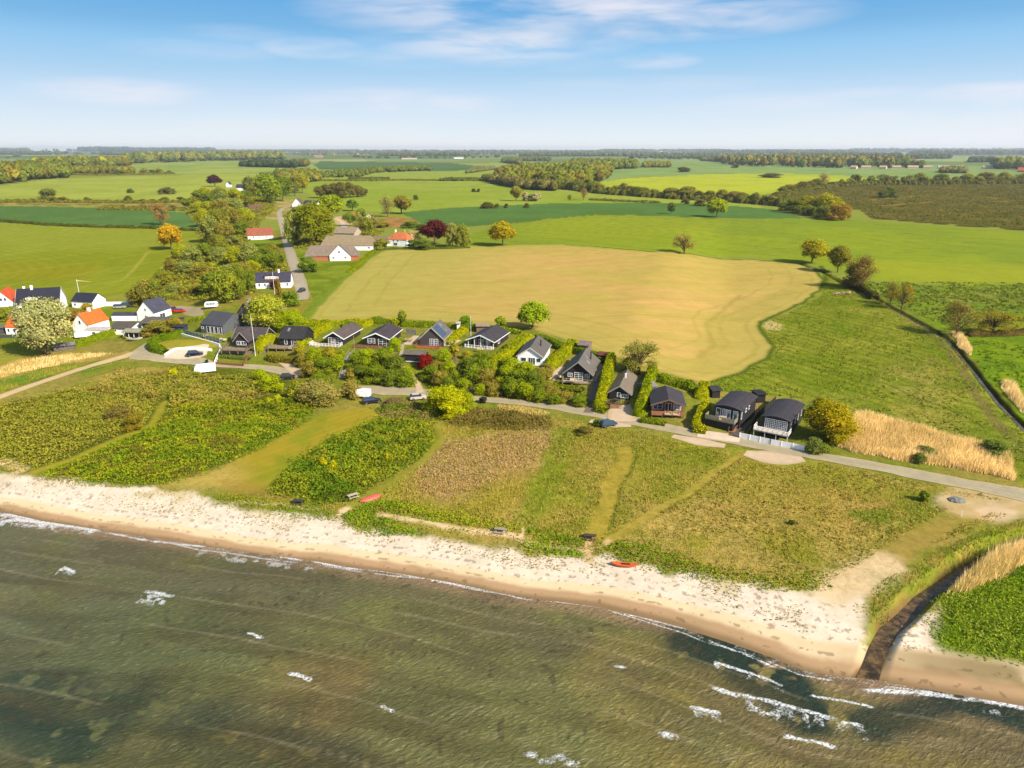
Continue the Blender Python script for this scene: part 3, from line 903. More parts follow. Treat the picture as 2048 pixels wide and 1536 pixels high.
# long low swell, crests along the shore, plus short wind chop running across it
swl = np.zeros(len(gx))
ph = (sd + 2.5 * (fbm(x, y, 30, 2, 160) - 0.5) * 2) * 2 * math.pi / 7.5
ph2 = (sd * 0.85 + along * 0.25 + 3 * (fbm(x, y, 25, 2, 161) - 0.5)) * 2 * math.pi / 3.9
am = sstep(0, 10, sd) * (0.35 + 0.9 * fbm(x, y, 20, 2, 162))
swl[ii] = (0.17 * (1 - np.abs(np.sin(ph / 2)) * 2) + 0.06 * np.sin(ph2)) * am
sz = 0.02 + swl
m_sea, t = mat_new('sea_water')
at = t.n('ShaderNodeAttribute', {'attribute_name': 'Col'})
fa = t.n('ShaderNodeAttribute', {'attribute_name': 'foam'})
geo = t.n('ShaderNodeNewGeometry')
mp = t.n('ShaderNodeMapping', {'vector_type': 'TEXTURE'}, Vector=geo.outputs['Position'])
mp.inputs['Rotation'].default_value = (0, 0, math.radians(34))
mp.inputs['Scale'].default_value = (1.25, 0.42, 1)
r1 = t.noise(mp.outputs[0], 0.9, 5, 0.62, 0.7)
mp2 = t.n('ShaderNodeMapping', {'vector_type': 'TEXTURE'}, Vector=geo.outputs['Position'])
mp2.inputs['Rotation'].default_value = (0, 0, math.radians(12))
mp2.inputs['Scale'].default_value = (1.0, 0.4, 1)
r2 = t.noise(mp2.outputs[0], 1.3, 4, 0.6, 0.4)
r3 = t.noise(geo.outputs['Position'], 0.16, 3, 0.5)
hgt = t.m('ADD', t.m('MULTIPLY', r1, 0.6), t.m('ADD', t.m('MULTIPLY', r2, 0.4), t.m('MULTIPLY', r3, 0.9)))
bmp = t.n('ShaderNodeBump', Height=hgt, Strength=0.65, Distance=0.8)
fnz = t.noise(geo.outputs['Position'], 4.0, 4, 0.65)
ff = t.mapr(t.m('MULTIPLY', fa.outputs['Fac'], t.mapr(fnz, 0.36, 0.62, 0.25, 1.2)), 0.22, 0.95)
# foam-like ripple highlights, with darker streaks between, painted into the water colour
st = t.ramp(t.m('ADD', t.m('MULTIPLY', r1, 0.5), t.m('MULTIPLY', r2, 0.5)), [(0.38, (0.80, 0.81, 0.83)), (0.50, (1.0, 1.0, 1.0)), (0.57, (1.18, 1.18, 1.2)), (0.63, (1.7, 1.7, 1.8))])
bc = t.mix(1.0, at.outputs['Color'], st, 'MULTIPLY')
colr = t.mix(ff, bc, (0.62, 0.62, 0.60, 1))
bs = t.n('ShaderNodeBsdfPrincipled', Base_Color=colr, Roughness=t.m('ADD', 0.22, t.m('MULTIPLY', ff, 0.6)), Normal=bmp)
bs.inputs['IOR'].default_value = 1.33
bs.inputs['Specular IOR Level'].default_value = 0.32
t.n('ShaderNodeOutputMaterial', Surface=bs)
S = np.clip(S * np.array([1.12, 1.16, 1.26]), 0.003, 0.8)
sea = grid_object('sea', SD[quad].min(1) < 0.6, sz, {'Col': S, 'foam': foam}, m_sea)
tag(sea, kind='structure')


# ------------------------------------------------------------------ roads, drives, water in stream
NOVEG = [(PP(p_)[:, :2], w_) for p_, w_ in [([(1890, 1004), (1960, 1010), (2040, 1018), (2120, 1034)], 2.6), ([(1250, 900), (1250, 930), (1225, 965), (1215, 1010), (1190, 1068)], 1.5), ([(1490, 908), (1440, 935), (1380, 985), (1300, 1030), (1215, 1085)], 0.8),
        ([(875, 850), (880, 885), (850, 920), (780, 965), (690, 1020)], 0.9), ([(330, 805), (310, 835), (300, 850), (230, 880), (130, 925), (70, 945)], 1.2), ([(760, 1030), (860, 1048), (920, 1055), (1000, 1066), (1040, 1072)], .7),
        ([(1690, 1172), (1730, 1150), (1790, 1110), (1850, 1070), (1900, 1040), (1950, 1020)], 2.0)]]
def strip(name, pts, widths, mat, lift=0.05, step=1.5, kind='structure', label=None, flat=None):
    """a ribbon draped on the terrain along px centre points"""
    q = PP(pts)[:, :2]
    NOVEG.append((q, (max(widths) if hasattr(widths, '__len__') else widths) / 2))
    wd = np.asarray(widths if hasattr(widths, '__len__') else [widths] * len(q), float)
    seg = np.hypot(*np.diff(q, axis=0).T)
    s = np.concatenate([[0], np.cumsum(seg)])
    n = max(int(s[-1] / step), 2)
    u_ = np.linspace(0, s[-1], n)
    # catmull-like smoothing: average a few passes
    cx, cy, cw = np.interp(u_, s, q[:, 0]), np.interp(u_, s, q[:, 1]), np.interp(u_, s, wd)
    for _ in range(6):
        cx[1:-1] = (cx[:-2] + 2 * cx[1:-1] + cx[2:]) / 4
        cy[1:-1] = (cy[:-2] + 2 * cy[1:-1] + cy[2:]) / 4
    tx, ty = np.gradient(cx), np.gradient(cy)
    L = np.hypot(tx, ty)
    nx, ny = -ty / L, tx / L
    K = 7
    offs = np.linspace(-0.5, 0.5, K)
    rag = 0.10 * cw[:, None] * (vnoise(u_ / 2.3, u_ * 0, 9)[:, None] - 0.5)
    vx = cx[:, None] + nx[:, None] * (cw[:, None] * offs + rag * np.sign(offs) * (np.abs(offs) > 0.4))
    vy = cy[:, None] + ny[:, None] * (cw[:, None] * offs + rag * np.sign(offs) * (np.abs(offs) > 0.4))
    vz = (terrain(vx.ravel(), vy.ravel()).reshape(vx.shape) + lift) if flat is None else np.full(vx.shape, flat)
    V = np.stack([vx, vy, vz], -1).reshape(-1, 3)
    a_, b_ = np.meshgrid(np.arange(n - 1), np.arange(K - 1), indexing='ij')
    i0 = (a_ * K + b_).ravel()
    me = mesh_arrays(name, V, np.stack([i0, i0 + 1, i0 + K + 1, i0 + K], -1), 4, mat, smooth=True)
    o = link(name, me)
    cr = np.tile(np.abs(offs) * 2, n).astype(np.float32)
    me.attributes.new('cross', 'FLOAT', 'POINT').data.foreach_set('value', cr)
    return tag(o, label=label, kind=kind)


def road_mat(name, c_mid, c_edge, c_track=None):
    m, t = mat_new(name)
    at = t.n('ShaderNodeAttribute', {'attribute_name': 'cross'})
    geo = t.n('ShaderNodeNewGeometry')
    n1 = t.noise(geo.outputs['Position'], 0.5, 4, 0.65)
    n2 = t.noise(geo.outputs['Position'], 3.0, 3, 0.6)
    k = t.m('ADD', at.outputs['Fac'], t.m('MULTIPLY', t.m('SUBTRACT', n1, 0.5), 0.5))
    c = t.mix(t.mapr(k, 0.55, 0.95), tuple(alb(*c_mid)) + (1,), tuple(alb(*c_edge)) + (1,))
    if c_track:
        tr = t.m('SUBTRACT', 1.0, t.m('MULTIPLY', t.m('ABSOLUTE', t.m('SUBTRACT', at.outputs['Fac'], 0.42)), 6.0), clamp=True)
        c = t.mix(t.m('MULTIPLY', tr, 0.6), c, tuple(alb(*c_track)) + (1,))
    c = t.mix(1.0, c, t.ramp(n1, [(0.3, (0.86, 0.87, 0.86)), (0.7, (1.1, 1.08, 1.08))]), 'MULTIPLY')
    c = t.mix(1.0, c, t.ramp(n2, [(0.3, (0.92, 0.92, 0.92)), (0.7, (1.06, 1.06, 1.06))]), 'MULTIPLY')
    bs = t.n('ShaderNodeBsdfPrincipled', Base_Color=c, Roughness=0.9)
    t.n('ShaderNodeOutputMaterial', Surface=bs)
    return m


M_ASPH = road_mat('worn_gravel_asphalt', (184, 180, 152), (204, 192, 158), (196, 192, 166))
M_LANE = road_mat('country_lane_asphalt', (186, 180, 160), (176, 170, 130))
M_DIRT = road_mat('sandy_track', (226, 204, 162), (196, 182, 120))
M_GRAV = road_mat('pale_gravel', (226, 208, 182), (206, 190, 150))
M_CONC = road_mat('pale_concrete', (238, 228, 212), (226, 214, 190))

strip('road', [(3400, 1262), (2700, 1122), (2300, 1042), (2060, 993), (1900, 962), (1750, 932), (1600, 906), (1450, 878), (1330, 856), (1240, 838), (1180, 826), (1100, 811), (1020, 803), (950, 798), (880, 790), (830, 783), (780, 781), (730, 778), (690, 774)],
      [5, 5, 5, 5.4, 4.6, 4.2, 4.0, 3.8, 3.8, 4.2, 4.2, 4.4, 3.6, 3.6, 3.8, 6, 7, 5.5, 3.5], M_ASPH, 0.07)
strip('lane', [(602, 600), (607, 596), (603, 575), (594, 545), (585, 520), (577, 495), (568, 465), (561, 440), (558, 425), (566, 416), (590, 411)], [5.2, 5.4, 5.6, 5.6, 5.4, 5.2, 5, 4.8, 4.6, 4.2, 3.5], M_LANE, 0.09, 4)
strip('track', [(-240, 872), (-100, 830), (0, 794), (60, 772), (120, 752), (180, 732), (240, 714), (275, 706)], [4, 4, 3.4, 3.2, 3, 3.2, 4, 6], M_DIRT, 0.06)
strip('lane', [(262, 712), (290, 706), (330, 712), (380, 722), (430, 730), (470, 733), (520, 735), (560, 742), (600, 752)], [6, 9, 7.5, 5.5, 3.4, 3.2, 3.0, 3.4, 3.0], M_ASPH, 0.09)
strip('lane', [(280, 712), (288, 696), (310, 682), (345, 672), (372, 664)], [7, 5.5, 3.6, 3, 2.6], M_ASPH, 0.12)
strip('path', [(556, 720), (572, 728), (588, 742), (600, 752)], [1.6, 2.0, 2.6, 3.0], M_GRAV, 0.11)
strip('driveway', [(330, 712), (362, 706), (398, 706), (416, 700)], [3.5, 6.5, 7.0, 5], M_CONC, 0.14)
strip('driveway', [(1246, 844), (1240, 824), (1238, 812)], [7.5, 6, 5.4], M_GRAV, 0.11)
strip('driveway', [(1395, 868), (1440, 873), (1480, 880)], [4, 4.2, 4], M_CONC, 0.11)
strip('lay_by', [(1490, 906), (1525, 915), (1562, 920), (1606, 917)], [3, 6.6, 7.0, 3], M_GRAV, 0.04)
strip('lay_by', [(1345, 872), (1400, 885), (1450, 892)], [2, 4.6, 2.2], M_GRAV, 0.04)
strip('lay_by', [(1180, 842), (1225, 850), (1262, 850)], [2, 4.2, 2.5], M_GRAV, 0.04)
strip('path', [(560, 436), (600, 445), (640, 440), (672, 436)], [3, 3, 3, 4], M_GRAV, 0.1, 4)
strip('path', [(664, 432), (685, 445), (696, 470)], [6, 5, 5], M_GRAV, 0.12, 4)
strip('path', [(840, 786), (838, 768), (826, 752), (812, 738), (800, 728)], [2.4, 1.5, 1.2, 1.0, 1.0], M_GRAV, 0.08)
strip('path', [(590, 605), (560, 618), (540, 625)], [3, 3, 3], M_GRAV, 0.08)
strip('terrace', [(1104, 760), (1116, 746), (1126, 734)], [2.2, 2.4, 1.6], M_GRAV, 0.08)
strip('terrace', [(814, 690), (826, 680), (836, 672)], [3.0, 3.6, 3.0], M_GRAV, 0.1)
strip('terrace', [(893, 692), (904, 686), (916, 680)], [2.4, 3.0, 3.0], M_GRAV, 0.1)
strip('terrace', [(640, 694), (630, 690), (622, 684)], [2, 3, 2], M_GRAV, 0.1)
strip('terrace', [(1188, 762), (1196, 748), (1200, 730)], [1.2, 1.4, 1.2], M_GRAV, 0.1)
strip('path', [(1176, 826), (1186, 790), (1196, 756), (1200, 742)], [2.4, 2.2, 2.0, 1.8], road_mat('dark_driveway', (128, 118, 108), (140, 130, 100)), 0.08)

m_stream, t = mat_new('stream_water')
geo = t.n('ShaderNodeNewGeometry')
nz = t.noise(geo.outputs['Position'], 0.7, 5, 0.7)
c = t.ramp(nz, [(0.38, tuple(alb(58, 50, 32))), (0.50, tuple(alb(92, 78, 48))), (0.64, tuple(alb(140, 116, 78)))])
bs = t.n('ShaderNodeBsdfPrincipled', Base_Color=c, Roughness=0.2, Normal=t.n('ShaderNodeBump', Height=nz, Strength=0.25, Distance=0.2))
bs.inputs['IOR'].default_value = 1.33
t.n('ShaderNodeOutputMaterial', Surface=bs)


def water_ribbon(pts_w, width, z, name):
    mat = m_stream
    q = np.asarray(pts_w)
    seg = np.hypot(*np.diff(q, axis=0).T)
    s = np.concatenate([[0], np.cumsum(seg)])
    u_ = np.linspace(0, s[-1], max(int(s[-1] / 2), 2))
    cx, cy = np.interp(u_, s, q[:, 0]), np.interp(u_, s, q[:, 1])
    tx, ty = np.gradient(cx), np.gradient(cy)
    L = np.hypot(tx, ty)
    width = width * (0.8 + 0.4 * vnoise(u_ / 4, u_ * 0, 3))
    if name == 'stream':
        z = np.minimum(0.08, -0.02 + 0.012 * u_)
    a_ = np.stack([cx - ty / L * width / 2, cy + tx / L * width / 2, z + 0 * cx], -1)
    b_ = np.stack([cx + ty / L * width / 2, cy - tx / L * width / 2, z + 0 * cx], -1)
    V = np.concatenate([a_, b_])
    n = len(cx)
    i = np.arange(n - 1)
    return tag(link(name, mesh_arrays(name, V, np.stack([i, i + 1, i + n + 1, i + n], -1), 4, m_stream)), kind='structure')


water_ribbon(z0([(1733, 1356), (1741, 1338), (1757, 1290), (1778, 1252), (1812, 1224), (1844, 1190), (1892, 1158), (1925, 1136), (1975, 1107), (2060, 1080), (2160, 1050), (2300, 1010)], 1.0), 2.2, 0.10, 'stream')
water_ribbon(DITCH, 0.9, float(terrain(DITCH[4:5, 0], DITCH[4:5, 1])[0]) + 0.1, 'ditch_water')
# ------------------------------------------------------------------ foliage builders
def tri_cloud(p, size, nrm=None, up=0.0, rng=RNG, squash=1.0):
    """one small leaf-clump triangle per point; returns verts, faces"""
    n = len(p)
    a = rng.normal(size=(n, 3))
    if nrm is not None:
        a = a * 0.75 + nrm * 1.0
    a[:, 2] += up
    a /= np.linalg.norm(a, axis=1)[:, None] + 1e-9
    b = np.cross(a, rng.normal(size=(n, 3)))
    b /= np.linalg.norm(b, axis=1)[:, None] + 1e-9
    c = np.cross(a, b)
    size = np.asarray(size).reshape(-1, 1) * np.ones((n, 1))
    v0 = p + b * size * 0.62
    v1 = p - b * size * 0.36 + c * size * 0.55 * squash
    v2 = p - b * size * 0.30 - c * size * 0.52 * squash
    V = np.stack([v0, v1, v2], 1).reshape(-1, 3)
    return V, np.arange(3 * n).reshape(-1, 3)


def tube(pts, r0, r1, k=5):
    pts = np.asarray(pts, float)
    V, Fc = [], []
    n = len(pts)
    for i, p in enumerate(pts):
        d = pts[min(i + 1, n - 1)] - pts[max(i - 1, 0)]
        d /= np.linalg.norm(d) + 1e-9
        a = np.cross(d, [0.31, 0.95, 0.1])
        a /= np.linalg.norm(a) + 1e-9
        b = np.cross(d, a)
        r = r0 + (r1 - r0) * i / (n - 1)
        for j in range(k):
            t_ = 2 * math.pi * j / k
            V.append(p + (a * math.cos(t_) + b * math.sin(t_)) * r)
    for i in range(n - 1):
        for j in range(k):
            q = [i * k + j, i * k + (j + 1) % k, (i + 1) * k + (j + 1) % k, (i + 1) * k + j]
            Fc.append([q[0], q[1], q[2]])
            Fc.append([q[0], q[2], q[3]])
    return np.array(V), np.array(Fc)


def join(parts):
    V, Fc, off = [], [], 0
    for v, f in parts:
        V.append(v)
        Fc.append(f + off)
        off += len(v)
    return np.concatenate(V), np.concatenate(Fc)


_ico = None


def ico():
    global _ico
    if _ico is None:
        import bmesh
        bm = bmesh.new()
        bmesh.ops.create_icosphere(bm, subdivisions=2, radius=1)
        bm.verts.ensure_lookup_table()
        _ico = (np.array([v.co[:] for v in bm.verts]), np.array([[v.index for v in f.verts] for f in bm.faces]))
        bm.free()
    return _ico


def crown(seed, kind, nleaf, leaf):
    """crown in a unit box: x,y in [-.5,.5], z in [0,1] ; returns V, F, colour factor per face"""
    r = np.random.default_rng(seed)
    lobes = []
    spec = {'round': (26, 0.26, 0.16, 0.24), 'oval': (24, 0.12, 0.15, 0.22), 'bush': (18, 0.0, 0.17, 0.26), 'column': (14, 0.0, 0.24, 0.34),
            'open': (24, 0.22, 0.10, 0.17), 'cone': (20, 0.05, 0.14, 0.2), 'wood': (24, 0.1, 0.15, 0.22)}[kind]
    n, zb, r0, r1 = spec
    for i in range(n):
        t_ = r.uniform(0, 2 * math.pi)
        s = math.sqrt(r.uniform(0.05, 1))
        zz = r.uniform(0, 1)
        rad = r.uniform(r0, r1)
        if kind == 'cone':
            prof = (1 - zz) * 0.9 + 0.06
        elif kind == 'column':
            prof = 0.9 * math.sqrt(max(0.05, 1 - (zz * 1.0) ** 4))
        elif kind == 'bush':
            prof = math.sqrt(max(0.02, 1 - zz ** 2.2))
        else:
            prof = math.sqrt(max(0.02, 1 - (2 * zz - 0.85) ** 2 / 1.35))
        R = (0.5 - rad * 0.62) * prof
        hgt_ = (1 - zb)
        z_ = zb + rad * 0.45 + zz * (hgt_ - rad * 1.15)
        lobes.append((R * s * math.cos(t_) * r.uniform(.85, 1.1), R * s * math.sin(t_), z_, rad, r.uniform(0.82, 1.16), r.uniform(0.94, 1.06)))
    parts, cols = [], []
    iv, if_ = ico()
    for (x_, y_, z_, rad, br, hue) in lobes:
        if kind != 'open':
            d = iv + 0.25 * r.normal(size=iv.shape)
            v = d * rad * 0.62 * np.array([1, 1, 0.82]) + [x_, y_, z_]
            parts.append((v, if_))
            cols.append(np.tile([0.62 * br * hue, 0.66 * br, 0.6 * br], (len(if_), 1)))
        m = int(nleaf * rad / sum(l[3] for l in lobes))
        d = r.normal(size=(m, 3))
        d /= np.linalg.norm(d, axis=1)[:, None]
        rr = rad * (0.60 + 0.62 * r.random(m) ** 1.3) if kind != 'open' else rad * (r.random(m) ** 0.5) * 1.25
        p = d * rr[:, None] * np.array([1, 1, 0.86]) + [x_, y_, z_]
        V, Fc = tri_cloud(p, leaf * r.uniform(0.6, 1.4, m), d, 0.25, r)
        parts.append((V, Fc))
        b = br * r.uniform(0.8, 1.22, m)
        cols.append(np.stack([b * hue * r.uniform(.94, 1.06, m), b, b * r.uniform(.7, 1.3, m)], -1))
    V, Fc = join(parts)
    return V, Fc, np.concatenate(cols), lobes


def trunk_mesh(seed, kind, lobes, r0=0.035):
    r = np.random.default_rng(seed + 50)
    ps = [tube([(0, 0, -0.05), (0.01, 0, 0.2), (r.uniform(-.03, .03), r.uniform(-.03, .03), 0.55)], r0, r0 * 0.5, 6)]
    for l in lobes[:(18 if kind == 'open' else 7)]:
        z1 = r.uniform(0.12, 0.4)
        mid = (l[0] * 0.5, l[1] * 0.5, (z1 + l[2]) / 2 + 0.03)
        ps.append(tube([(0, 0, z1), mid, l[:3]], r0 * 0.45, r0 * 0.12, 4))
        if kind == 'open':
            for _ in range(7):
                e = np.array(l[:3]) + r.normal(size=3) * 0.13
                ps.append(tube([mid, (np.array(mid) + e) / 2 + r.normal(size=3) * .02, e], r0 * 0.16, r0 * 0.04, 3))
    return join(ps)


PROTO = {}


def proto(kind, seed, lod):
    k = (kind, seed, lod)
    if k in PROTO:
        return PROTO[k]
    nl, lf = {'near': (11000, 0.030), 'mid': (4200, 0.045), 'far': (900, 0.09)}[lod]
    if kind == 'open':
        nl, lf = int(nl * 0.42), lf * 0.8
    V, Fc, cc_, lobes = crown(seed, kind, nl, lf)
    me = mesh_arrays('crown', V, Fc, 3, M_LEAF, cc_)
    tv, tf_ = trunk_mesh(seed, kind, lobes, 0.03 if kind != 'column' else 0.02)
    mt = mesh_arrays('trunk', tv, tf_, 3, M_BARK)
    PROTO[k] = (me, mt)
    return PROTO[k]


def wallb(c):
    c = alb(*c)
    return (float(c[0]) * 1.72, float(c[1]) * 1.74, float(c[2]) * 1.7, 1)


NTREE = 0


def tree(u, v, w_px, h_px, col, label, kind='round', cat='tree', group=None, lod=None, name=None, seed=None, world=None, wm=None, hm=None):
    """a tree standing at photo pixel (u,v), w x h photo pixels big"""
    global NTREE
    NTREE += 1
    p = P1(u, v) if world is None else world
    s = mpp(p)
    W = w_px * s if wm is None else wm
    Hh = h_px * s * 1.04 if hm is None else hm
    if lod is None:
        px = W / s / 2
        lod = 'near' if px > 34 else ('mid' if px > 13 else 'far')
    sd_ = (NTREE * 7 % (3 if lod == 'near' else 5)) if seed is None else seed
    me, mt = proto(kind, sd_, lod)
    nm = name or ('bush' if kind == 'bush' else 'tree')
    root = thing(nm, label, cat, tuple(p), random.uniform(0, 6.28), group)
    root.scale = (W, W, Hh)
    c_ = link('crown' if nm != 'bush' else 'foliage', me, root)
    c_.color = wallb(col)
    if px_of(W, s) > 4:
        link('trunk' if nm != 'bush' else 'stem', mt, root)
    return root


def px_of(W, s):
    return W / s / 2


def surf_leaves(P_, N_, size, colf, name, mat=None, parent=None, core=None, squash=1.0):
    V, Fc = tri_cloud(P_, size, N_, 0.2, squash=squash)
    cols = colf
    if core is not None:
        cv, cf, ccol = core
        V, Fc = join([(V, Fc), (cv, cf)])
        cols = np.concatenate([cols, ccol])
    return link(name, mesh_arrays(name, V, Fc, 3, mat or M_COVER, cols), parent)


def hedge(pts, h_, w_, col, label, group=None, lumps=0.25, dens=13, name='hedge', cat='hedge', col2=None, leaf=0.34):
    """a clipped or loose hedge following photo points"""
    q = PP(pts)
    seg = np.hypot(*np.diff(q[:, :2], axis=0).T)
    s = np.concatenate([[0], np.cumsum(seg)])
    n = max(int(s[-1] / 0.9), 3)
    u_ = np.linspace(0, s[-1], n)
    cx, cy = np.interp(u_, s, q[:, 0]), np.interp(u_, s, q[:, 1])
    for _ in range(2):
        cx[1:-1] = (cx[:-2] + 2 * cx[1:-1] + cx[2:]) / 4
        cy[1:-1] = (cy[:-2] + 2 * cy[1:-1] + cy[2:]) / 4
    tx, ty = np.gradient(cx), np.gradient(cy)
    L = np.hypot(tx, ty)
    nx, ny = -ty / L, tx / L
    org = np.array([cx[n // 2], cy[n // 2], float(terrain(cx[n // 2:n // 2 + 1], cy[n // 2:n // 2 + 1])[0])])
    K = 8
    th_ = np.linspace(0, math.pi, K)
    px0 = np.cos(th_) * 0.5
    pz0 = np.minimum(np.sin(th_) * 1.35, 1.0)
    hh = h_ * (1 + lumps * (vnoise(u_ / 2.4, u_ * 0 + h_, int(abs(cx[0]) * 3)) - 0.5) * 2)
    ww = w_ * (1 + lumps * (vnoise(u_ / 3.1, u_ * 0 + 5, int(abs(cy[0]) * 3)) - 0.5) * 2)
    tz = terrain(cx, cy)
    endf = np.minimum(1, 0.55 + np.minimum(np.arange(n), np.arange(n)[::-1]) * 0.3)
    GXX = cx[:, None] + nx[:, None] * ww[:, None] * px0
    GYY = cy[:, None] + ny[:, None] * ww[:, None] * px0
    GZZ = tz[:, None] + (hh * endf)[:, None] * pz0 - 0.1
    core = np.stack([GXX, GYY, GZZ], -1)
    cv = core.reshape(-1, 3) * 1.0
    a_, b_ = np.meshgrid(np.arange(n - 1), np.arange(K - 1), indexing='ij')
    i0 = (a_ * K + b_).ravel()
    qd = np.stack([i0, i0 + K, i0 + K + 1, i0 + 1], -1)
    cf = np.concatenate([qd[:, [0, 1, 2]], qd[:, [0, 2, 3]]])
    caps = []
    for e in (0, n - 1):
        for j in range(1, K - 1):
            caps.append([e * K, e * K + j, e * K + j + 1])
    cf = np.concatenate([cf, np.array(caps)])
    area = s[-1] * (w_ + 2 * h_)
    m = int(min(area * dens, 26000))
    i = RNG.integers(0, n - 1, m)
    f_ = RNG.random(m)
    tj = RNG.random(m) * (K - 1)
    j = tj.astype(int)
    g_ = tj - j
    A = core[i, j] * (1 - g_)[:, None] + core[i, j + 1] * g_[:, None]
    B = core[i + 1, j] * (1 - g_)[:, None] + core[i + 1, j + 1] * g_[:, None]
    pt = A * (1 - f_)[:, None] + B * f_[:, None]
    nn = pt - np.stack([cx[i], cy[i], tz[i] + h_ * 0.35], -1)
    nn /= np.linalg.norm(nn, axis=1)[:, None] + 1e-6
    pt = pt + nn * RNG.uniform(-0.03, 0.20, m)[:, None]
    c1 = alb(*col) * 1.3
    c2 = alb(*(col2 or col)) * 1.3
    kk = sstep(0.42, 0.6, vnoise(pt[:, 0] / 1.6, pt[:, 1] / 1.6, 5))[:, None]
    cc_ = (c1 * (1 - kk) + c2 * kk) * RNG.uniform(0.7, 1.3, m)[:, None]
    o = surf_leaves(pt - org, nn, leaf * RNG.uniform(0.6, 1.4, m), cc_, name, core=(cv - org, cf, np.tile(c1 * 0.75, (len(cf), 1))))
    o.location = org
    tag(o, label, cat, group)
    return o


def thicket(pts, h_, cols, name, label=None, dens=9, leaf=0.42, bump=5.0, spires=0, world=False, edge=2.5, kind='stuff', cat='shrubs', hmin=0.35, soft=0.8):
    """ground-covering scrub: a lumpy canopy of leaf clumps over an outlined area"""
    q = PP(pts)[:, :2] if not world else np.asarray(pts)
    x0, y0 = q.min(0)
    x1, y1 = q.max(0)
    m = int((x1 - x0) * (y1 - y0) * dens * 1.7)
    x, y = RNG.uniform(x0, x1, m), RNG.uniform(y0, y1, m)
    xx = x + 2.4 * (fbm(x, y, 5, 3, 31) - 0.5)
    yy = y + 2.4 * (fbm(x, y, 5, 3, 47) - 0.5)
    k = inside(xx + RNG.normal(size=m) * soft, yy + RNG.normal(size=m) * soft, q) & clear(x, y)
    x, y = x[k], y[k]
    d = dist_poly(x, y, q, True)
    e = sstep(0, edge, d)
    lump = 0.6 * fbm(x, y, bump, 3, 201) + 0.4 * fbm(x, y, 1.8, 2, 202)
    H_ = h_ * (hmin + (1 - hmin) * sstep(0.25, 0.75, lump)) * (0.25 + 0.75 * e)
    z = terrain(x, y) + H_ * (1 - 0.42 * RNG.random(len(x)) ** 2)
    N_ = np.zeros((len(x), 3))
    ex = 0.4
    gx_ = (fbm(x + ex, y, bump, 3, 201) - fbm(x - ex, y, bump, 3, 201)) / (2 * ex)
    gy_ = (fbm(x, y + ex, bump, 3, 201) - fbm(x, y - ex, bump, 3, 201)) / (2 * ex)
    N_[:, 0], N_[:, 1], N_[:, 2] = -gx_ * h_ * 1.2, -gy_ * h_ * 1.2, 0.8
    nlev = fbm(x, y, 16, 4, 210)
    nlo = fbm(x, y, 4.5, 3, 211)
    cA = np.array([alb(*c) for c in cols]) * np.array([1.42, 1.44, 1.42])
    t_ = np.clip((0.6 * nlev + 0.4 * nlo - 0.34) / 0.32, 0, 0.999) * (len(cA) - 1)
    i = t_.astype(int)
    f_ = (t_ - i)[:, None]
    cc_ = cA[i] * (1 - f_) + cA[np.minimum(i + 1, len(cA) - 1)] * f_
    cc_ = cc_ * RNG.uniform(0.78, 1.2, len(x))[:, None]
    o = surf_leaves(np.stack([x, y, z], -1), N_, leaf * 0.8 * RNG.uniform(0.5, 1.4, len(x)), cc_, name)
    return tag(o, label, None if kind else cat, None, kind)


def clear(x, y):
    k = np.ones(x.shape, bool)
    for q_, w_ in NOVEG:
        b_ = (x > q_[:, 0].min() - w_ - 1) & (x < q_[:, 0].max() + w_ + 1) & (y > q_[:, 1].min() - w_ - 1) & (y < q_[:, 1].max() + w_ + 1)
        i_ = np.nonzero(b_)[0]
        if len(i_):
            k[i_] &= dist_poly(x[i_], y[i_], q_) > w_
    return k


def blades(pts, h_, cols, name, dens=10, width=0.10, lean=(0.25, 0.1), edge=1.0, label=None, thin=None, hsc=6.0, blade_gain=1.6):
    """reeds or tall grass: upright narrow blades over an outlined area"""
    q = PP(pts)[:, :2]
    x0, y0 = q.min(0)
    x1, y1 = q.max(0)
    m = int((x1 - x0) * (y1 - y0) * dens)
    x, y = RNG.uniform(x0, x1, m), RNG.uniform(y0, y1, m)
    xx = x + 1.8 * (fbm(x, y, 4, 3, 31) - 0.5)
    yy = y + 1.8 * (fbm(x, y, 4, 3, 47) - 0.5)
    k = inside(xx, yy, q) & clear(x, y)
    if thin is not None:
        k &= fbm(x, y, 5, 3, 220) > thin
    x, y = x[k], y[k]
    n = len(x)
    d = dist_poly(x, y, q, True)
    z = terrain(x, y) - 0.05
    H_ = h_ * (0.6 + 0.4 * fbm(x, y, hsc, 3, 222) * 2 * 0.8) * RNG.uniform(0.7, 1.15, n) * (0.45 + 0.55 * sstep(0, edge, d))
    th_ = RNG.uniform(0, math.pi, n)
    dx, dy = np.cos(th_) * width / 2, np.sin(th_) * width / 2
    lx, ly = H_ * (lean[0] + 0.2 * RNG.normal(size=n)), H_ * (lean[1] + 0.2 * RNG.normal(size=n))
    V = np.stack([np.stack([x - dx, y - dy, z], -1), np.stack([x + dx, y + dy, z], -1), np.stack([x + lx, y + ly, z + H_], -1)], 1).reshape(-1, 3)
    cA = np.array([alb(*c) for c in cols]) * blade_gain
    f_ = sstep(0.4, 0.6, fbm(x, y, 5, 3, 223))[:, None]
    cc_ = (cA[0] * (1 - f_) + cA[-1] * f_) * RNG.uniform(0.82, 1.2, n)[:, None]
    o = link(name, mesh_arrays(name, V, np.arange(3 * n).reshape(-1, 3), 3, M_COVER, cc_))
    return tag(o, label, None, None, 'stuff')


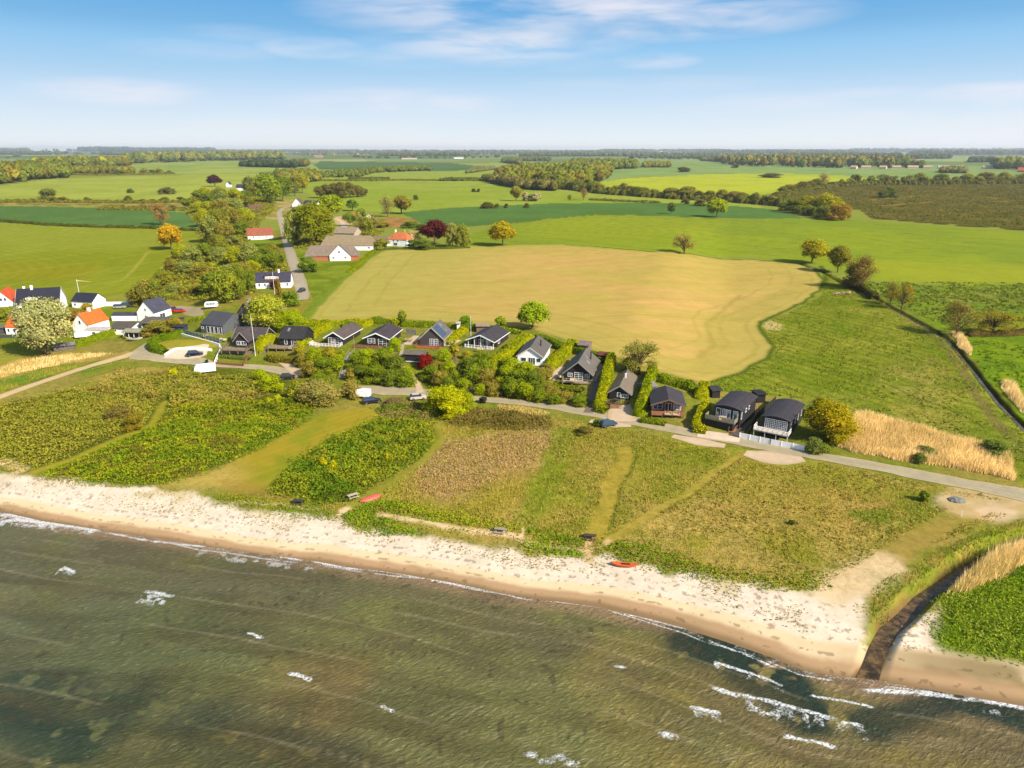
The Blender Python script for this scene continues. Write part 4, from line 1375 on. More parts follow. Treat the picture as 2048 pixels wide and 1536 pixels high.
# ------------------------------------------------------------------ scrub and grass of the foreground
thicket([(-60, 815), (0, 808), (60, 800), (150, 790), (240, 772), (320, 800), (318, 826), (290, 855), (215, 885), (120, 925), (60, 944), (0, 930), (-60, 918)], 0.9,
        [(136, 140, 50), (160, 158, 62), (146, 156, 50)], 'shrubs', dens=8, bump=4, soft=2.0)
thicket([(330, 835), (420, 838), (520, 828), (600, 820), (632, 822), (600, 848), (520, 895), (430, 936), (330, 968), (250, 976), (150, 964), (70, 946), (160, 918), (240, 880), (300, 855), (318, 838)], 1.25,
        [(108, 140, 30), (142, 160, 34), (116, 146, 28), (160, 174, 34), (130, 128, 48), (134, 162, 28)], 'shrubs', dens=16, leaf=.34, bump=3.2, soft=1.2)
thicket([(150, 790), (240, 760), (330, 744), (365, 732), (384, 750), (436, 752), (520, 765), (540, 790), (460, 812), (360, 818), (330, 806), (240, 800)], 2.2,
        [(150, 142, 68), (166, 158, 76), (142, 152, 54), (168, 160, 72)], 'shrubs', dens=15, leaf=.42, bump=5)
thicket([(350, 812), (470, 806), (560, 800), (640, 800), (640, 815), (600, 826), (500, 832), (400, 838), (345, 832)], 2.0,
        [(112, 132, 32), (138, 150, 34), (156, 166, 38)], 'shrubs', dens=15, leaf=.42, bump=5)
thicket([(60, 800), (150, 778), (262, 800), (300, 812), (290, 850), (210, 872), (120, 860), (40, 850)], 1.6,
        [(152, 150, 64), (138, 148, 52), (164, 158, 70)], 'shrubs', dens=13, leaf=.42, bump=4.5)
thicket(THICK2, 1.9, [(92, 122, 30), (112, 144, 32), (148, 160, 40), (98, 126, 34)], 'shrubs', dens=17, leaf=.42, bump=3.6)
thicket([(430, 1000), (480, 988), (560, 1004), (640, 1012), (676, 1022), (680, 1042), (600, 1030), (520, 1022), (440, 1010)], 0.7, [(112, 142, 30), (140, 158, 40)], 'shrubs', dens=15, leaf=.3)
thicket([(685, 1030), (740, 1000), (790, 1000), (860, 1020), (960, 1034), (1040, 1050), (1045, 1068), (960, 1058), (870, 1046), (780, 1034), (800, 1052), (860, 1070), (820, 1074), (740, 1062), (690, 1046)], 1.0,
        [(96, 138, 24), (134, 164, 26), (160, 172, 40)], 'shrubs', dens=16, leaf=.34)
thicket([(1050, 1056), (1110, 1066), (1170, 1078), (1168, 1096), (1100, 1086), (1052, 1074)], 0.9, [(100, 144, 20), (136, 168, 24)], 'shrubs', dens=16, leaf=.34)
thicket([(1040, 1080), (1064, 1084), (1110, 1094), (1168, 1104), (1166, 1116), (1120, 1118), (1058, 1106), (1034, 1096)], 1.1, [(100, 144, 20), (140, 170, 24)], 'shrubs', dens=16, leaf=.34)
thicket([(1186, 1100), (1230, 1082), (1280, 1088), (1380, 1120), (1500, 1150), (1600, 1160), (1680, 1150), (1640, 1182), (1560, 1180), (1480, 1168), (1400, 1158), (1290, 1128), (1200, 1112)], 0.8,
        [(104, 140, 24), (136, 160, 30), (120, 140, 40)], 'shrubs', dens=13, leaf=.32)
thicket([(1876, 1192), (1960, 1150), (2048, 1128), (2160, 1110), (2200, 1340), (2048, 1316), (1960, 1304), (1872, 1286), (1864, 1262), (1890, 1228)], 0.9,
        [(104, 136, 34), (130, 156, 36), (152, 168, 62)], 'shrubs', dens=15, leaf=.3, soft=1.0)
# olive and grey scrub along the road edge
thicket([(752, 822), (790, 800), (850, 812), (900, 822), (890, 842), (820, 842), (762, 838)], 1.8, [(118, 126, 48), (150, 144, 84), (112, 134, 40)], 'shrubs', dens=17)
thicket([(895, 830), (950, 818), (1030, 826), (1104, 838), (1108, 856), (1040, 862), (960, 856), (900, 850)], 2.0, [(120, 112, 56), (138, 128, 70), (112, 122, 44)], 'shrubs', dens=17)
# undergrowth that knits the bushes of the bank together
BANKC = [(104, 132, 30), (134, 158, 26), (118, 126, 44), (150, 164, 36)]
for pl in ([(595, 712), (640, 704), (686, 706), (678, 750), (660, 772), (610, 764), (604, 740)], [(702, 712), (760, 708), (800, 724), (836, 766), (830, 782), (760, 776), (700, 762), (694, 740)],
           [(856, 736), (900, 716), (902, 740), (940, 772), (940, 790), (880, 790), (850, 778)], [(925, 712), (985, 714), (1010, 730), (1034, 740), (1098, 742), (1108, 764), (1174, 786), (1180, 818), (1100, 806), (1000, 798), (958, 790), (950, 756), (915, 730)]):
    thicket(pl, 1.5, BANKC, 'undergrowth', dens=9, leaf=.42, bump=3.5)
# dry and green tufts
blades(FG, 0.42, [(150, 152, 56), (186, 168, 92)], 'tall_grass', dens=9, width=0.16, lean=(0.1, 0.0), edge=.1)
blades([(1660, 882), (1690, 845), (1715, 828), (1850, 862), (1900, 880), (2020, 905), (2030, 962), (1900, 936), (1800, 922), (1700, 905)], 2.3,
       [(224, 206, 164), (204, 186, 140)], 'reeds', dens=46, width=0.13, lean=(0.18, 0.05), blade_gain=2.1)
blades([(1890, 1192), (1935, 1150), (1990, 1110), (2060, 1085), (2200, 1040), (2200, 1090), (2060, 1130), (1990, 1165), (1940, 1190)], 2.2, [(224, 206, 164), (200, 184, 136)], 'reeds', dens=34, width=0.11, lean=(0.2, 0.1), blade_gain=2.1)
blades([(1902, 664), (1925, 670), (1945, 700), (1940, 712), (1915, 690)], 1.8, [(222, 204, 166), (206, 188, 148)], 'reeds', dens=22, width=0.14, blade_gain=2.2)
blades([(2000, 762), (2030, 770), (2060, 820), (2048, 830), (2010, 790)], 1.8, [(222, 204, 166), (206, 188, 148)], 'reeds', dens=26, width=0.14, blade_gain=2.2)
blades([(-60, 748), (0, 735), (60, 718), (150, 708), (240, 706), (170, 718), (60, 742), (-60, 770)], 1.0, [(216, 202, 160), (182, 174, 112)], 'reeds', dens=9, width=0.12, blade_gain=2.1)
blades([(975, 800), (1060, 812), (1100, 826), (1080, 834), (1000, 822)], 0.8, [(216, 196, 142), (196, 176, 120)], 'reeds', dens=20, width=0.12, blade_gain=2.1)
blades(f12, 0.35, [(128, 152, 42), (150, 160, 56)], 'meadow_grass', dens=3.2, width=0.2, lean=(0.1, 0.0), edge=.1)
blades([(1745, 1180), (1850, 1120), (1960, 1060), (2048, 1040), (2100, 1050), (1960, 1100), (1860, 1150), (1800, 1190), (1765, 1240), (1742, 1250)], .55, [(124, 148, 44), (186, 168, 92)], 'tall_grass', dens=14, width=0.16, edge=.1)
blades([(-60, 800), (0, 765), (120, 733), (240, 716), (262, 712), (200, 736), (100, 760), (0, 790), (-60, 815)], .6, [(112, 146, 44), (158, 160, 70)], 'tall_grass', dens=10, width=0.16, edge=.1)
# tussocks that roughen the meadows


def tussocks(pts, n, cols, size, hz_=0.25):
    q = PP(pts)[:, :2]
    x0, y0 = q.min(0)
    x1, y1 = q.max(0)
    x, y = RNG.uniform(x0, x1, n), RNG.uniform(y0, y1, n)
    k = inside(x, y, q) & clear(x, y) & (fbm(x, y, 7, 3, 233) > 0.42)
    x, y = x[k], y[k]
    m = len(x)
    cA = np.array([alb(*c) for c in cols]) * 1.35
    cc_ = (0.55 * cA[RNG.integers(0, len(cA), m)] + 0.45 * cA.mean(0)) * RNG.uniform(0.88, 1.12, m)[:, None]
    x, y, cc_ = np.repeat(x, 4), np.repeat(y, 4), np.repeat(cc_, 4, 0)
    x, y = x + RNG.normal(size=4 * m) * size * .4, y + RNG.normal(size=4 * m) * size * .4
    p = np.stack([x, y, terrain(x, y) + RNG.uniform(0.05, hz_, 4 * m)], -1)
    tag(surf_leaves(p, np.tile([0, 0, .6], (len(p), 1)), size * RNG.uniform(.4, 1.2, len(p)), cc_, 'tussocks'), kind='stuff')


tussocks(f12, 16000, [(112, 138, 36), (150, 160, 56), (124, 148, 38), (168, 166, 80)], .45)
tussocks(FG, 16000, [(122, 138, 40), (196, 178, 104), (150, 150, 56), (176, 160, 84)], .3)
tussocks([(1700, 562), (2048, 567), (2200, 566), (2200, 668), (1925, 662), (1830, 630)], 5000, [(104, 128, 40), (160, 164, 76), (120, 146, 40)], .9)
tussocks([(895, 885), (1090, 855), (1105, 885), (1060, 940), (1000, 960), (890, 1000), (840, 985), (835, 930)], 4500, [(200, 176, 134), (184, 158, 116), (208, 188, 146)], .26)
tussocks([(1925, 672), (2048, 672), (2200, 680), (2110, 905), (2048, 842), (1960, 740)], 2500, [(104, 142, 26), (140, 166, 40)], .7)
tussocks([(160, 770), (240, 735), (330, 735), (380, 745), (260, 780), (130, 790)], 900, [(140, 146, 56), (190, 172, 100)], .5)
_m = (SD > 7) & (SD < 16)
_i = RNG.choice(np.nonzero(_m)[0], 9000)
_k = (fbm(gx[_i], gy[_i], 5, 4, 71) > 0.50) & (gx[_i] > -105)
_p = np.stack([gx[_i], gy[_i], gz[_i]], -1)[_k] + np.array([0, 0, 0.1])
_p[:, :2] += RNG.normal(size=(len(_p), 2)) * 0.3
tag(surf_leaves(_p, np.tile([0, 0, 0.4], (len(_p), 1)), RNG.uniform(0.12, 0.3, len(_p)), np.tile(alb(170, 176, 92), (len(_p), 1)) * RNG.uniform(0.6, 1.3, len(_p))[:, None], 'beach_grass'), kind='stuff')
# low scattered scrub of the heather field
_q = PP(f10)[:, :2]
_x = RNG.uniform(_q[:, 0].min(), min(_q[:, 0].max(), 900), 26000)
_y = RNG.uniform(_q[:, 1].min(), _q[:, 1].max(), 26000)
_k = inside(_x, _y, _q)
_x, _y = _x[_k], _y[_k]
tag(surf_leaves(np.stack([_x, _y, terrain(_x, _y) + 0.3], -1), np.tile([0, 0, 0.6], (len(_x), 1)), RNG.uniform(0.8, 1.6, len(_x)),
                np.tile(alb(104, 108, 44), (len(_x), 1)) * RNG.uniform(0.6, 1.4, len(_x))[:, None], 'heather_scrub'), kind='stuff')

# ------------------------------------------------------------------ single trees
tree(97, 710, 104, 110, (174, 180, 128), 'tall silvery green tree standing by the roadside at the far left of the village', 'round', name='silver_tree')
tree(343, 500, 50, 48, (196, 164, 30), 'orange-yellow leafed tree at the corner of the bright green field on the left', 'round')
tree(322, 450, 44, 42, (172, 140, 84), 'sparse pinkish brown tree beside the dark green field on the left', 'open')
tree(430, 373, 32, 22, (80, 48, 52), 'small dark purple tree behind the far white house', 'round')
tree(870, 489, 62, 46, (96, 44, 48), 'dark purple copper beech at the corner of the ploughed field', 'round')
tree(826, 488, 40, 26, (206, 196, 150), 'cream flowering bush between the orange-roofed farmhouse and the purple tree', 'bush', 'bush')
tree(905, 495, 30, 46, (150, 154, 80), 'slim grey green tree right of the purple copper beech', 'oval')
tree(926, 495, 34, 44, (140, 150, 60), 'second grey green tree right of the purple copper beech', 'oval')
tree(1005, 492, 58, 48, (172, 160, 26), 'round golden yellow tree on the far edge of the ploughed field', 'round')
tree(803, 428, 44, 34, (148, 140, 58), 'olive brown spreading tree behind the farm beside the green field', 'round')
tree(775, 434, 34, 40, (160, 164, 96), 'thin pale tree left of the olive brown spreading tree', 'open')
tree(1433, 434, 46, 34, (158, 176, 24), 'bright yellow-green tree standing alone in the dark green strip', 'round')
tree(1342, 428, 18, 22, (96, 116, 52), 'little dark tree alone in the dark green strip', 'round')
tree(1368, 508, 52, 40, (150, 142, 74), 'sparse bare tree on the far hedge line of the ploughed field', 'open')
tree(1623, 527, 60, 46, (168, 164, 34), 'yellow-olive umbrella shaped tree at the right corner of the ploughed field', 'round')
tree(1675, 545, 52, 52, (142, 144, 50), 'olive tree next to the umbrella shaped tree by the ditch', 'round')
tree(1716, 580, 76, 66, (136, 122, 66), 'large brown half bare tree over the ditch', 'open')
tree(1712, 576, 56, 48, (124, 124, 54), 'low brown green bush under the large half bare tree', 'bush', 'bush')
tree(1780, 612, 40, 50, (150, 148, 60), 'thin twiggy tree left of the two over the straight ditch', 'open')
tree(1803, 620, 44, 52, (160, 152, 50), 'thin twiggy tree right of the two over the straight ditch', 'open')
tree(1912, 670, 82, 66, (144, 136, 72), 'wide bare tree where the ditch meets the hedge', 'open')
tree(1985, 668, 84, 46, (150, 142, 46), 'yellow brown bare tree in the hedge at the right edge', 'open')
tree(1645, 374, 30, 26, (168, 160, 92), 'pale fan shaped bare tree on top of the brown heath', 'open')
tree(1064, 658, 68, 54, (148, 172, 34), 'lush green tree between the ploughed field and the white cottage', 'round')
tree(1278, 748, 88, 66, (140, 144, 66), 'large sparse olive tree behind the cottages at the ploughed field', 'open', seed=1)
tree(1262, 745, 50, 30, (112, 124, 40), 'dark bush under the large sparse olive tree', 'bush', 'bush')
tree(1655, 882, 104, 78, (164, 152, 24), 'big yellow-ochre shrub beside the right-hand barrel-roofed cottage', 'bush', 'bush')
tree(1640, 835, 60, 40, (150, 150, 26), 'smaller olive yellow shrub behind the big ochre shrub', 'bush', 'bush')
tree(1625, 905, 36, 34, (128, 142, 74), 'grey green shrub at the right end of the white fence', 'bush', 'bush')
tree(1645, 908, 34, 22, (120, 140, 50), 'low green shrub by the road right of the white fence', 'bush', 'bush')
tree(890, 830, 88, 58, (178, 186, 14), 'bright lime yellow tree at the roadside below the boathouse', 'bush', 'tree')
tree(870, 826, 50, 36, (150, 160, 26), 'lower yellow-green bush left of the lime yellow tree', 'bush', 'bush')
tree(934, 822, 34, 40, (150, 166, 24), 'small yellow-green bush right of the lime yellow tree', 'bush', 'bush')
tree(537, 662, 84, 68, (174, 184, 62), 'pale speckled chestnut tree in front of the tall grey house', 'round')
tree(580, 662, 70, 40, (156, 178, 20), 'bright green bush right of the pale chestnut', 'bush', 'bush')
tree(805, 648, 21, 28, (128, 148, 40), 'narrow clipped column tree on the edge of the ploughed field', 'column')
tree(1001, 657, 24, 24, (140, 166, 30), 'little round tree behind the black cottage with the veranda', 'round')
tree(932, 656, 30, 24, (118, 150, 32), 'little green tree right of the cottage with solar panels', 'round')
tree(850, 736, 34, 30, (138, 40, 34), 'dark red maple in front of the black boathouse', 'bush', 'tree')
tree(634, 492, 82, 82, (136, 146, 30), 'big domed green and gold tree at the bend of the lane', 'round')
tree(606, 474, 60, 60, (112, 132, 34), 'dark green tree left behind the big domed tree at the lane', 'round')
tree(590, 492, 40, 62, (160, 172, 84), 'pale flowering chestnut beside the lane', 'oval')
tree(663, 436, 52, 44, (150, 170, 24), 'bright yellow-green round tree behind the big domed tree', 'round')
tree(705, 422, 26, 22, (110, 136, 48), 'small dark green tree right of the bright round tree', 'round')
tree(536, 408, 60, 56, (126, 146, 40), 'tall mid-green tree left of the white gabled house', 'oval')
tree(566, 402, 44, 44, (112, 134, 40), 'dark green tree at the lane end left of the white gabled house', 'round')
tree(503, 392, 40, 36, (124, 134, 66), 'grey green tree right of the long white far house', 'round')
tree(605, 386, 30, 38, (160, 164, 44), 'yellow-green tree behind the white gabled house', 'round')
tree(590, 392, 26, 26, (122, 134, 60), 'thin tree left of the yellow-green tree behind the white gabled house', 'open')
for i, (u, v, w_, h_) in enumerate([(640, 396, 30, 22), (654, 396, 28, 26), (668, 396, 30, 28), (684, 396, 32, 30), (700, 395, 32, 29), (716, 394, 28, 22), (727, 393, 20, 16)]):
    tree(u, v, w_, h_, (118, 116, 58), 'dark olive conifer of the small oblong copse in the green field', 'oval', group='trees of the oblong copse')
tree(559, 602, 22, 42, (138, 124, 34), 'brown conical conifer in front of the white house with dormer', 'cone', name='conifer')
tree(549, 578, 24, 16, (118, 44, 44), 'small dark red maple against the white house with dormer', 'bush', 'tree')
tree(583, 612, 40, 32, (118, 144, 40), 'rounded green bush at the near end of the lane', 'bush', 'bush')
tree(618, 545, 44, 30, (118, 144, 46), 'rounded green bush beside the lane below the farm', 'bush', 'bush')
tree(653, 512, 26, 18, (96, 116, 56), 'dark garden bush against the white farm gable', 'bush', 'bush')
tree(765, 498, 44, 20, (146, 150, 62), 'garden shrub in front of the orange-roofed farmhouse', 'bush', 'bush')
tree(838, 498, 60, 20, (112, 132, 52), 'dark green shrub below the flowering bush at the field corner', 'bush', 'bush')
for i, (u, v, w_, h_, c, k) in enumerate([(720, 470, 30, 44, (156, 158, 84), 'open'), (735, 470, 30, 34, (142, 150, 52), 'round'), (748, 462, 22, 32, (150, 152, 90), 'open'),
                                         (700, 452, 30, 26, (120, 142, 50), 'round'), (722, 440, 24, 22, (132, 150, 60), 'round'), (820, 456, 40, 14, (112, 132, 50), 'bush'), (760, 455, 50, 12, (150, 144, 62), 'bush'), (845, 460, 30, 12, (96, 120, 46), 'bush')]):
    tree(u, v, w_, h_, c, ['pale spindly tree right of the grey barn roof', 'rounded olive tree right of the grey barn roof', 'thin upright tree before the brown earth patch', 'green tree beside the small orange shed',
                           'green tree in front of the small white shed', 'hedge bush on the right below the brown earth patch', 'long low bush below the brown earth patch', 'dark bush at the right end of the brown earth patch'][i], k, 'bush' if k == 'bush' else 'tree')
# trees among the village houses on the left
tree(12, 598 + 22, 22, 16, (134, 134, 40), 'round clipped olive tree in front of the white gable at the left edge', 'round', world=None)
tree(10, 640, 50, 26, (142, 152, 50), 'garden bush between the two orange roofs at the left edge', 'bush', 'bush')
tree(20, 632, 40, 20, (118, 146, 30), 'green hedge bush left of the big dark-roofed house', 'bush', 'bush')
tree(150, 640, 44, 24, (146, 134, 62), 'brown green bush behind the silver tree', 'bush', 'bush')
tree(176, 622, 28, 16, (176, 160, 40), 'yellowish bush in front of the small white barn', 'bush', 'bush')
tree(298, 612, 58, 50, (140, 138, 62), 'olive brown tree behind the white house with the dark roof', 'round')
tree(270, 612, 40, 30, (150, 144, 70), 'sparse brown bush left behind the white house with the dark roof', 'bush', 'bush')
tree(318, 612, 40, 50, (128, 140, 52), 'green tree right behind the white house with the dark roof', 'oval')
tree(452, 606, 60, 66, (142, 156, 50), 'tall thin green birch above the parking area', 'oval', seed=2)
tree(480, 600, 36, 70, (124, 140, 46), 'darker birch right of the tall thin green birch', 'oval')
tree(318, 668, 60, 26, (146, 146, 64), 'ragged brown green bush along the lane by the low dark house', 'bush', 'bush')
tree(350, 662, 40, 26, (158, 150, 46), 'yellowish bush at the end of the ragged hedge by the lane', 'bush', 'bush')
tree(300, 672, 36, 18, (148, 140, 62), 'low ragged bush right of the open shed', 'bush', 'bush')
# dense belt of trees on the left of the lane
_labels = {i_: c_ + ' tree in the tree belt left of the lane' for i_, c_ in enumerate(['mid green', 'olive', 'yellow-green', 'grey green', 'brown green'])}
_cols = [(118, 138, 42), (134, 140, 48), (160, 168, 34), (140, 152, 78), (142, 138, 60)]
belt = [(412, 398, 30, 22, 2), (396, 402, 26, 20, 0), (440, 398, 30, 22, 1), (418, 412, 34, 26, 0), (446, 414, 34, 30, 3), (470, 408, 34, 28, 2), (490, 404, 30, 22, 0), (398, 428, 30, 24, 2), (420, 436, 34, 32, 2),
        (446, 440, 40, 40, 4), (474, 432, 36, 34, 3), (496, 420, 30, 26, 1), (410, 454, 36, 34, 2), (438, 468, 44, 48, 1), (466, 462, 46, 46, 4), (492, 452, 36, 34, 2), (424, 486, 46, 50, 3), (452, 492, 44, 46, 4),
        (484, 474, 36, 30, 0), (436, 506, 40, 36, 1), (466, 494, 36, 22, 3), (388, 412, 26, 18, 1), (375, 416, 26, 18, 0), (512, 396, 28, 26, 1)]
for (u, v, w_, h_, k_) in belt:
    tree(u, v, w_, h_, _cols[k_], _labels[k_], 'round' if k_ != 3 else 'oval', group='trees of the dense belt left of the lane')
# willow scrub between the bright field and the lane
wl = [(360, 520, 36, 30, 2), (385, 530, 44, 38, 3), (345, 545, 34, 28, 4), (410, 522, 40, 34, 0), (440, 530, 44, 36, 3), (470, 535, 44, 40, 2), (500, 530, 44, 44, 3), (530, 520, 40, 26, 0), (550, 542, 44, 40, 0),
      (372, 556, 46, 34, 3), (405, 560, 40, 34, 4), (330, 575, 50, 34, 1), (305, 590, 40, 30, 1), (350, 590, 40, 22, 3), (430, 590, 56, 44, 0), (460, 566, 44, 38, 3), (488, 560, 40, 36, 4), (508, 552, 30, 30, 2),
      (395, 590, 36, 20, 4), (498, 590, 36, 50, 0), (478, 520, 36, 30, 1), (520, 545, 40, 36, 0), (545, 508, 34, 20, 4), (482, 596, 26, 30, 0)]
_wn = ['mid green shrub in the willow scrub left of the lane', 'olive shrub in the willow scrub left of the lane', 'yellow-green shrub in the willow scrub left of the lane',
       'grey green shrub in the willow scrub left of the lane', 'brownish shrub in the willow scrub left of the lane']
for (u, v, w_, h_, k_) in wl:
    tree(u, v, w_, h_, _cols[k_], _wn[k_], 'bush' if k_ in (3, 4, 1) else 'round', 'shrub', group='shrubs of the willow scrub')
tree(497, 505 + 22, 26, 20, (190, 194, 150), 'white flowering shrub above the white house with dormer', 'bush', 'bush')

# undergrowth beneath the tree belt, the willow scrub and the farm trees
for pl in ([(372, 420), (400, 400), (440, 390), (500, 388), (540, 396), (548, 420), (520, 440), (500, 470), (486, 500), (430, 508), (408, 480), (400, 450)],
           [(300, 600), (316, 580), (340, 540), (352, 510), (420, 512), (480, 512), (555, 512), (566, 545), (508, 556), (500, 590), (440, 600), (380, 596)],
           [(590, 495), (600, 470), (640, 470), (660, 490), (640, 500)], [(700, 452), (760, 462), (752, 474), (712, 474)]):
    thicket(pl, 3.2, [(122, 134, 46), (146, 150, 52), (134, 128, 56), (152, 166, 44)], 'undergrowth', dens=1.6, leaf=1.25, bump=9, edge=6, soft=2)
# ---- bushes on the slope between the cottages and the road
_bc = [(122, 142, 34), (150, 168, 24), (146, 140, 60), (112, 130, 42), (164, 160, 44)]
_bl = ['dark green bush', 'bright green bush', 'olive brown bush', 'deep green bush', 'yellowish bush']
slope = [(606, 730, 36, 26, 2), (632, 726, 40, 32, 1), (660, 722, 40, 28, 4), (622, 752, 42, 30, 2), (650, 748, 46, 34, 0), (676, 740, 30, 34, 1), (600, 712, 28, 22, 4), (684, 720, 20, 22, 1), (640, 768, 46, 20, 0),
         (712, 738, 40, 34, 0), (736, 730, 44, 36, 1), (764, 732, 44, 36, 0), (790, 744, 44, 34, 3), (722, 758, 42, 28, 3), (752, 764, 50, 34, 0), (784, 770, 50, 34, 3), (812, 772, 44, 30, 0), (700, 762, 26, 26, 2), (814, 756, 30, 24, 1),
         (862, 760, 40, 30, 0), (882, 770, 40, 32, 2), (898, 750, 34, 30, 1), (874, 742, 30, 22, 2), (896, 784, 40, 30, 3), (925, 786, 36, 30, 1), (910, 770, 30, 30, 0), (888, 722, 34, 24, 1), (908, 712, 26, 26, 4),
         (948, 770, 50, 40, 0), (975, 772, 46, 36, 2), (940, 742, 50, 30, 3), (965, 750, 50, 36, 0), (986, 745, 30, 24, 1), (935, 718, 30, 16, 4), (962, 722, 40, 20, 0), (985, 790, 36, 26, 2), (960, 788, 30, 22, 1),
         (1020, 792, 50, 36, 0), (1050, 800, 46, 34, 1), (1012, 766, 44, 36, 1), (1040, 770, 50, 34, 0), (1070, 776, 46, 34, 3), (1076, 802, 44, 30, 0), (1050, 748, 50, 24, 1), (1020, 744, 50, 30, 1), (1085, 756, 40, 22, 2),
         (1100, 790, 40, 22, 2), (1110, 808, 36, 20, 0), (1130, 800, 40, 16, 2), (1160, 808, 40, 16, 0), (1095, 742, 24, 16, 2)]
for (u, v, w_, h_, k_) in slope:
    area = 'below the skylight cottage' if u < 695 else ('below the brown-decked cottage' if u < 830 else ('below the solar-roofed cottage' if u < 935 else ('below the veranda cottage' if u < 1000 else 'below the white cottage')))
    tree(u, v, w_, h_, _bc[k_], _bl[k_] + ' on the bank ' + area, 'bush', 'bush', group='garden bushes of the bank ' + area)
for (u, v, w_, h_, c, l) in [(640, 808, 90, 46, (164, 160, 90), 'large pale grey blossoming bush by the white trailer box'), (600, 800, 60, 40, (150, 158, 50), 'green bush left of the large pale blossoming bush'),
                             (700, 795, 50, 34, (150, 144, 74), 'brownish bush between the pale bush and the white trailer box'), (520, 772, 44, 34, (160, 178, 22), 'bright green bush right of the parked caravan'),
                             (545, 782, 50, 34, (154, 170, 22), 'second bright green bush by the gravel turning place'), (556, 806, 20, 18, (180, 190, 20), 'tiny lime green bush in the thicket, right one'),
                             (540, 810, 18, 16, (184, 190, 20), 'tiny lime green bush in the thicket, left one'), (348, 758, 26, 20, (178, 184, 16), 'lime yellow bush in the brown scrub left of the caravan'),
                             (272, 858, 44, 32, (142, 132, 42), 'rust brown bush at the fork of the thicket path'), (240, 840, 60, 30, (132, 122, 66), 'grey brown bush left of the rust brown bush'),
                             (668, 940, 22, 20, (186, 186, 24), 'yellow-green bush in the middle thicket, right one of two'), (646, 935, 22, 20, (184, 180, 24), 'yellow-green bush in the middle thicket, left one of two'),
                             (775, 925, 18, 20, (190, 186, 24), 'yellow-green bush near the footpath on the middle thicket'), (1850, 912, 44, 20, (116, 128, 62), 'grey green bush in the left half of the reeds'),
                             (1990, 912, 60, 34, (112, 132, 60), 'rounded green bush at the back of the reeds on the right'), (1838, 925, 30, 20, (110, 124, 60), 'dark bush in the reeds'),
                             (1848, 1002, 26, 22, (112, 130, 36), 'dark green bush by the road bend near the stream'), (1582, 1048, 16, 8, (70, 88, 36), 'small dark scrub in the dry meadow'),
                             (1170, 868, 40, 14, (124, 120, 60), 'low brown scrub below the parked blue car'), (1195, 852, 20, 14, (84, 104, 34), 'dark green scrub left of the parked blue car'),
                             (790, 812, 50, 16, (132, 116, 84), 'leafless grey brown scrub beside the black car'), (760, 690, 18, 22, (150, 174, 20), 'bright bush right of the brown-decked cottage'),
                             (790, 704, 30, 28, (152, 178, 20), 'bright green bush between the decked cottage and the boathouse'), (250, 690 - 12, 10, 6, (150, 150, 60), 'tiny bush by the white boat')]:
    tree(u, v, w_, h_, c, l, 'bush', 'bush')

# ---- hedges
HY = (176, 186, 14)
HG = (138, 164, 22)
hedge([(150, 696), (195, 680), (236, 664)], 2.0, 3.0, HG, 'clipped hedge along the gravel yard beside the silver tree', lumps=.08, col2=HY)
hedge([(366, 668), (345, 678), (318, 682), (304, 692), (306, 702), (332, 706)], 2.0, 2.6, (112, 142, 20), 'curved clipped hedge around the lawn of the grey metal-roofed house', lumps=.08)
hedge([(512, 706), (528, 694), (546, 682)], 3.0, 3.6, HY, 'square lime green hedge block right of the gabled dark house', lumps=.1)
hedge([(600, 694), (615, 680), (640, 664), (668, 650)], 2.2, 3.0, HY, 'lime hedge between the skylight cottage and the black white-trimmed cottage', lumps=.15, col2=HG)
hedge([(980, 748), (1005, 722), (1035, 696), (1058, 680)], 2.4, 4.4, HY, 'thick lime hedge left of the white cottage', lumps=.2, col2=HG)
hedge([(1098, 738), (1120, 718), (1148, 690)], 2.3, 3.6, HY, 'lime hedge between the white cottage and the steep-roofed cottage', lumps=.12, col2=HG)
hedge([(1197, 818), (1206, 790), (1214, 755), (1222, 722)], 3.0, 2.6, HY, 'tall lime hedge right of the dark driveway', lumps=.12, col2=HG)
hedge([(1196, 820), (1214, 824)], 2.0, 3.4, (140, 156, 24), 'low hedge end at the foot of the tall lime hedge', lumps=.12)
hedge([(1276, 834), (1290, 800), (1298, 770), (1306, 748)], 3.0, 2.6, HG, 'tall hedge between the grey-roofed cottage and the wooden porch cottage', lumps=.12, col2=HY)
hedge([(1280, 842), (1330, 850)], 1.2, 2.0, (126, 146, 28), 'low roadside hedge below the wooden porch cottage', lumps=.2)
hedge([(1388, 860), (1398, 838), (1414, 812)], 2.0, 2.0, HY, 'narrow lime hedge left of the first barrel-roofed cottage', lumps=.2)
hedge([(1388, 862), (1412, 866)], 2.0, 2.6, (166, 172, 22), 'lime bush row at the road left of the first barrel-roofed cottage', lumps=.25)
hedge([(596, 650), (650, 652), (700, 650), (760, 646), (800, 650)], 1.8, 3.0, (120, 146, 26), 'long field hedge behind the left cottages', lumps=.35, col2=HY)
hedge([(805, 652), (860, 654), (920, 658), (980, 662), (1040, 668)], 1.6, 2.6, (116, 142, 26), 'long field hedge behind the middle cottages', lumps=.35, col2=(146, 168, 24))
hedge([(1070, 676), (1100, 690), (1130, 700)], 1.8, 2.8, (112, 140, 26), 'short field hedge behind the white cottage', lumps=.25)
hedge([(1145, 700), (1180, 716), (1210, 726)], 1.8, 2.6, (108, 134, 26), 'short field hedge behind the steep-roofed cottage', lumps=.25)
hedge([(1308, 760), (1350, 770), (1396, 786)], 2.0, 2.8, (116, 140, 26), 'field hedge behind the wooden porch cottage', lumps=.25, col2=HG)
hedge([(1400, 800), (1406, 786), (1412, 776)], 2.2, 2.6, HY, 'lime bush row at the field corner above the barrel-roofed cottages', lumps=.35)
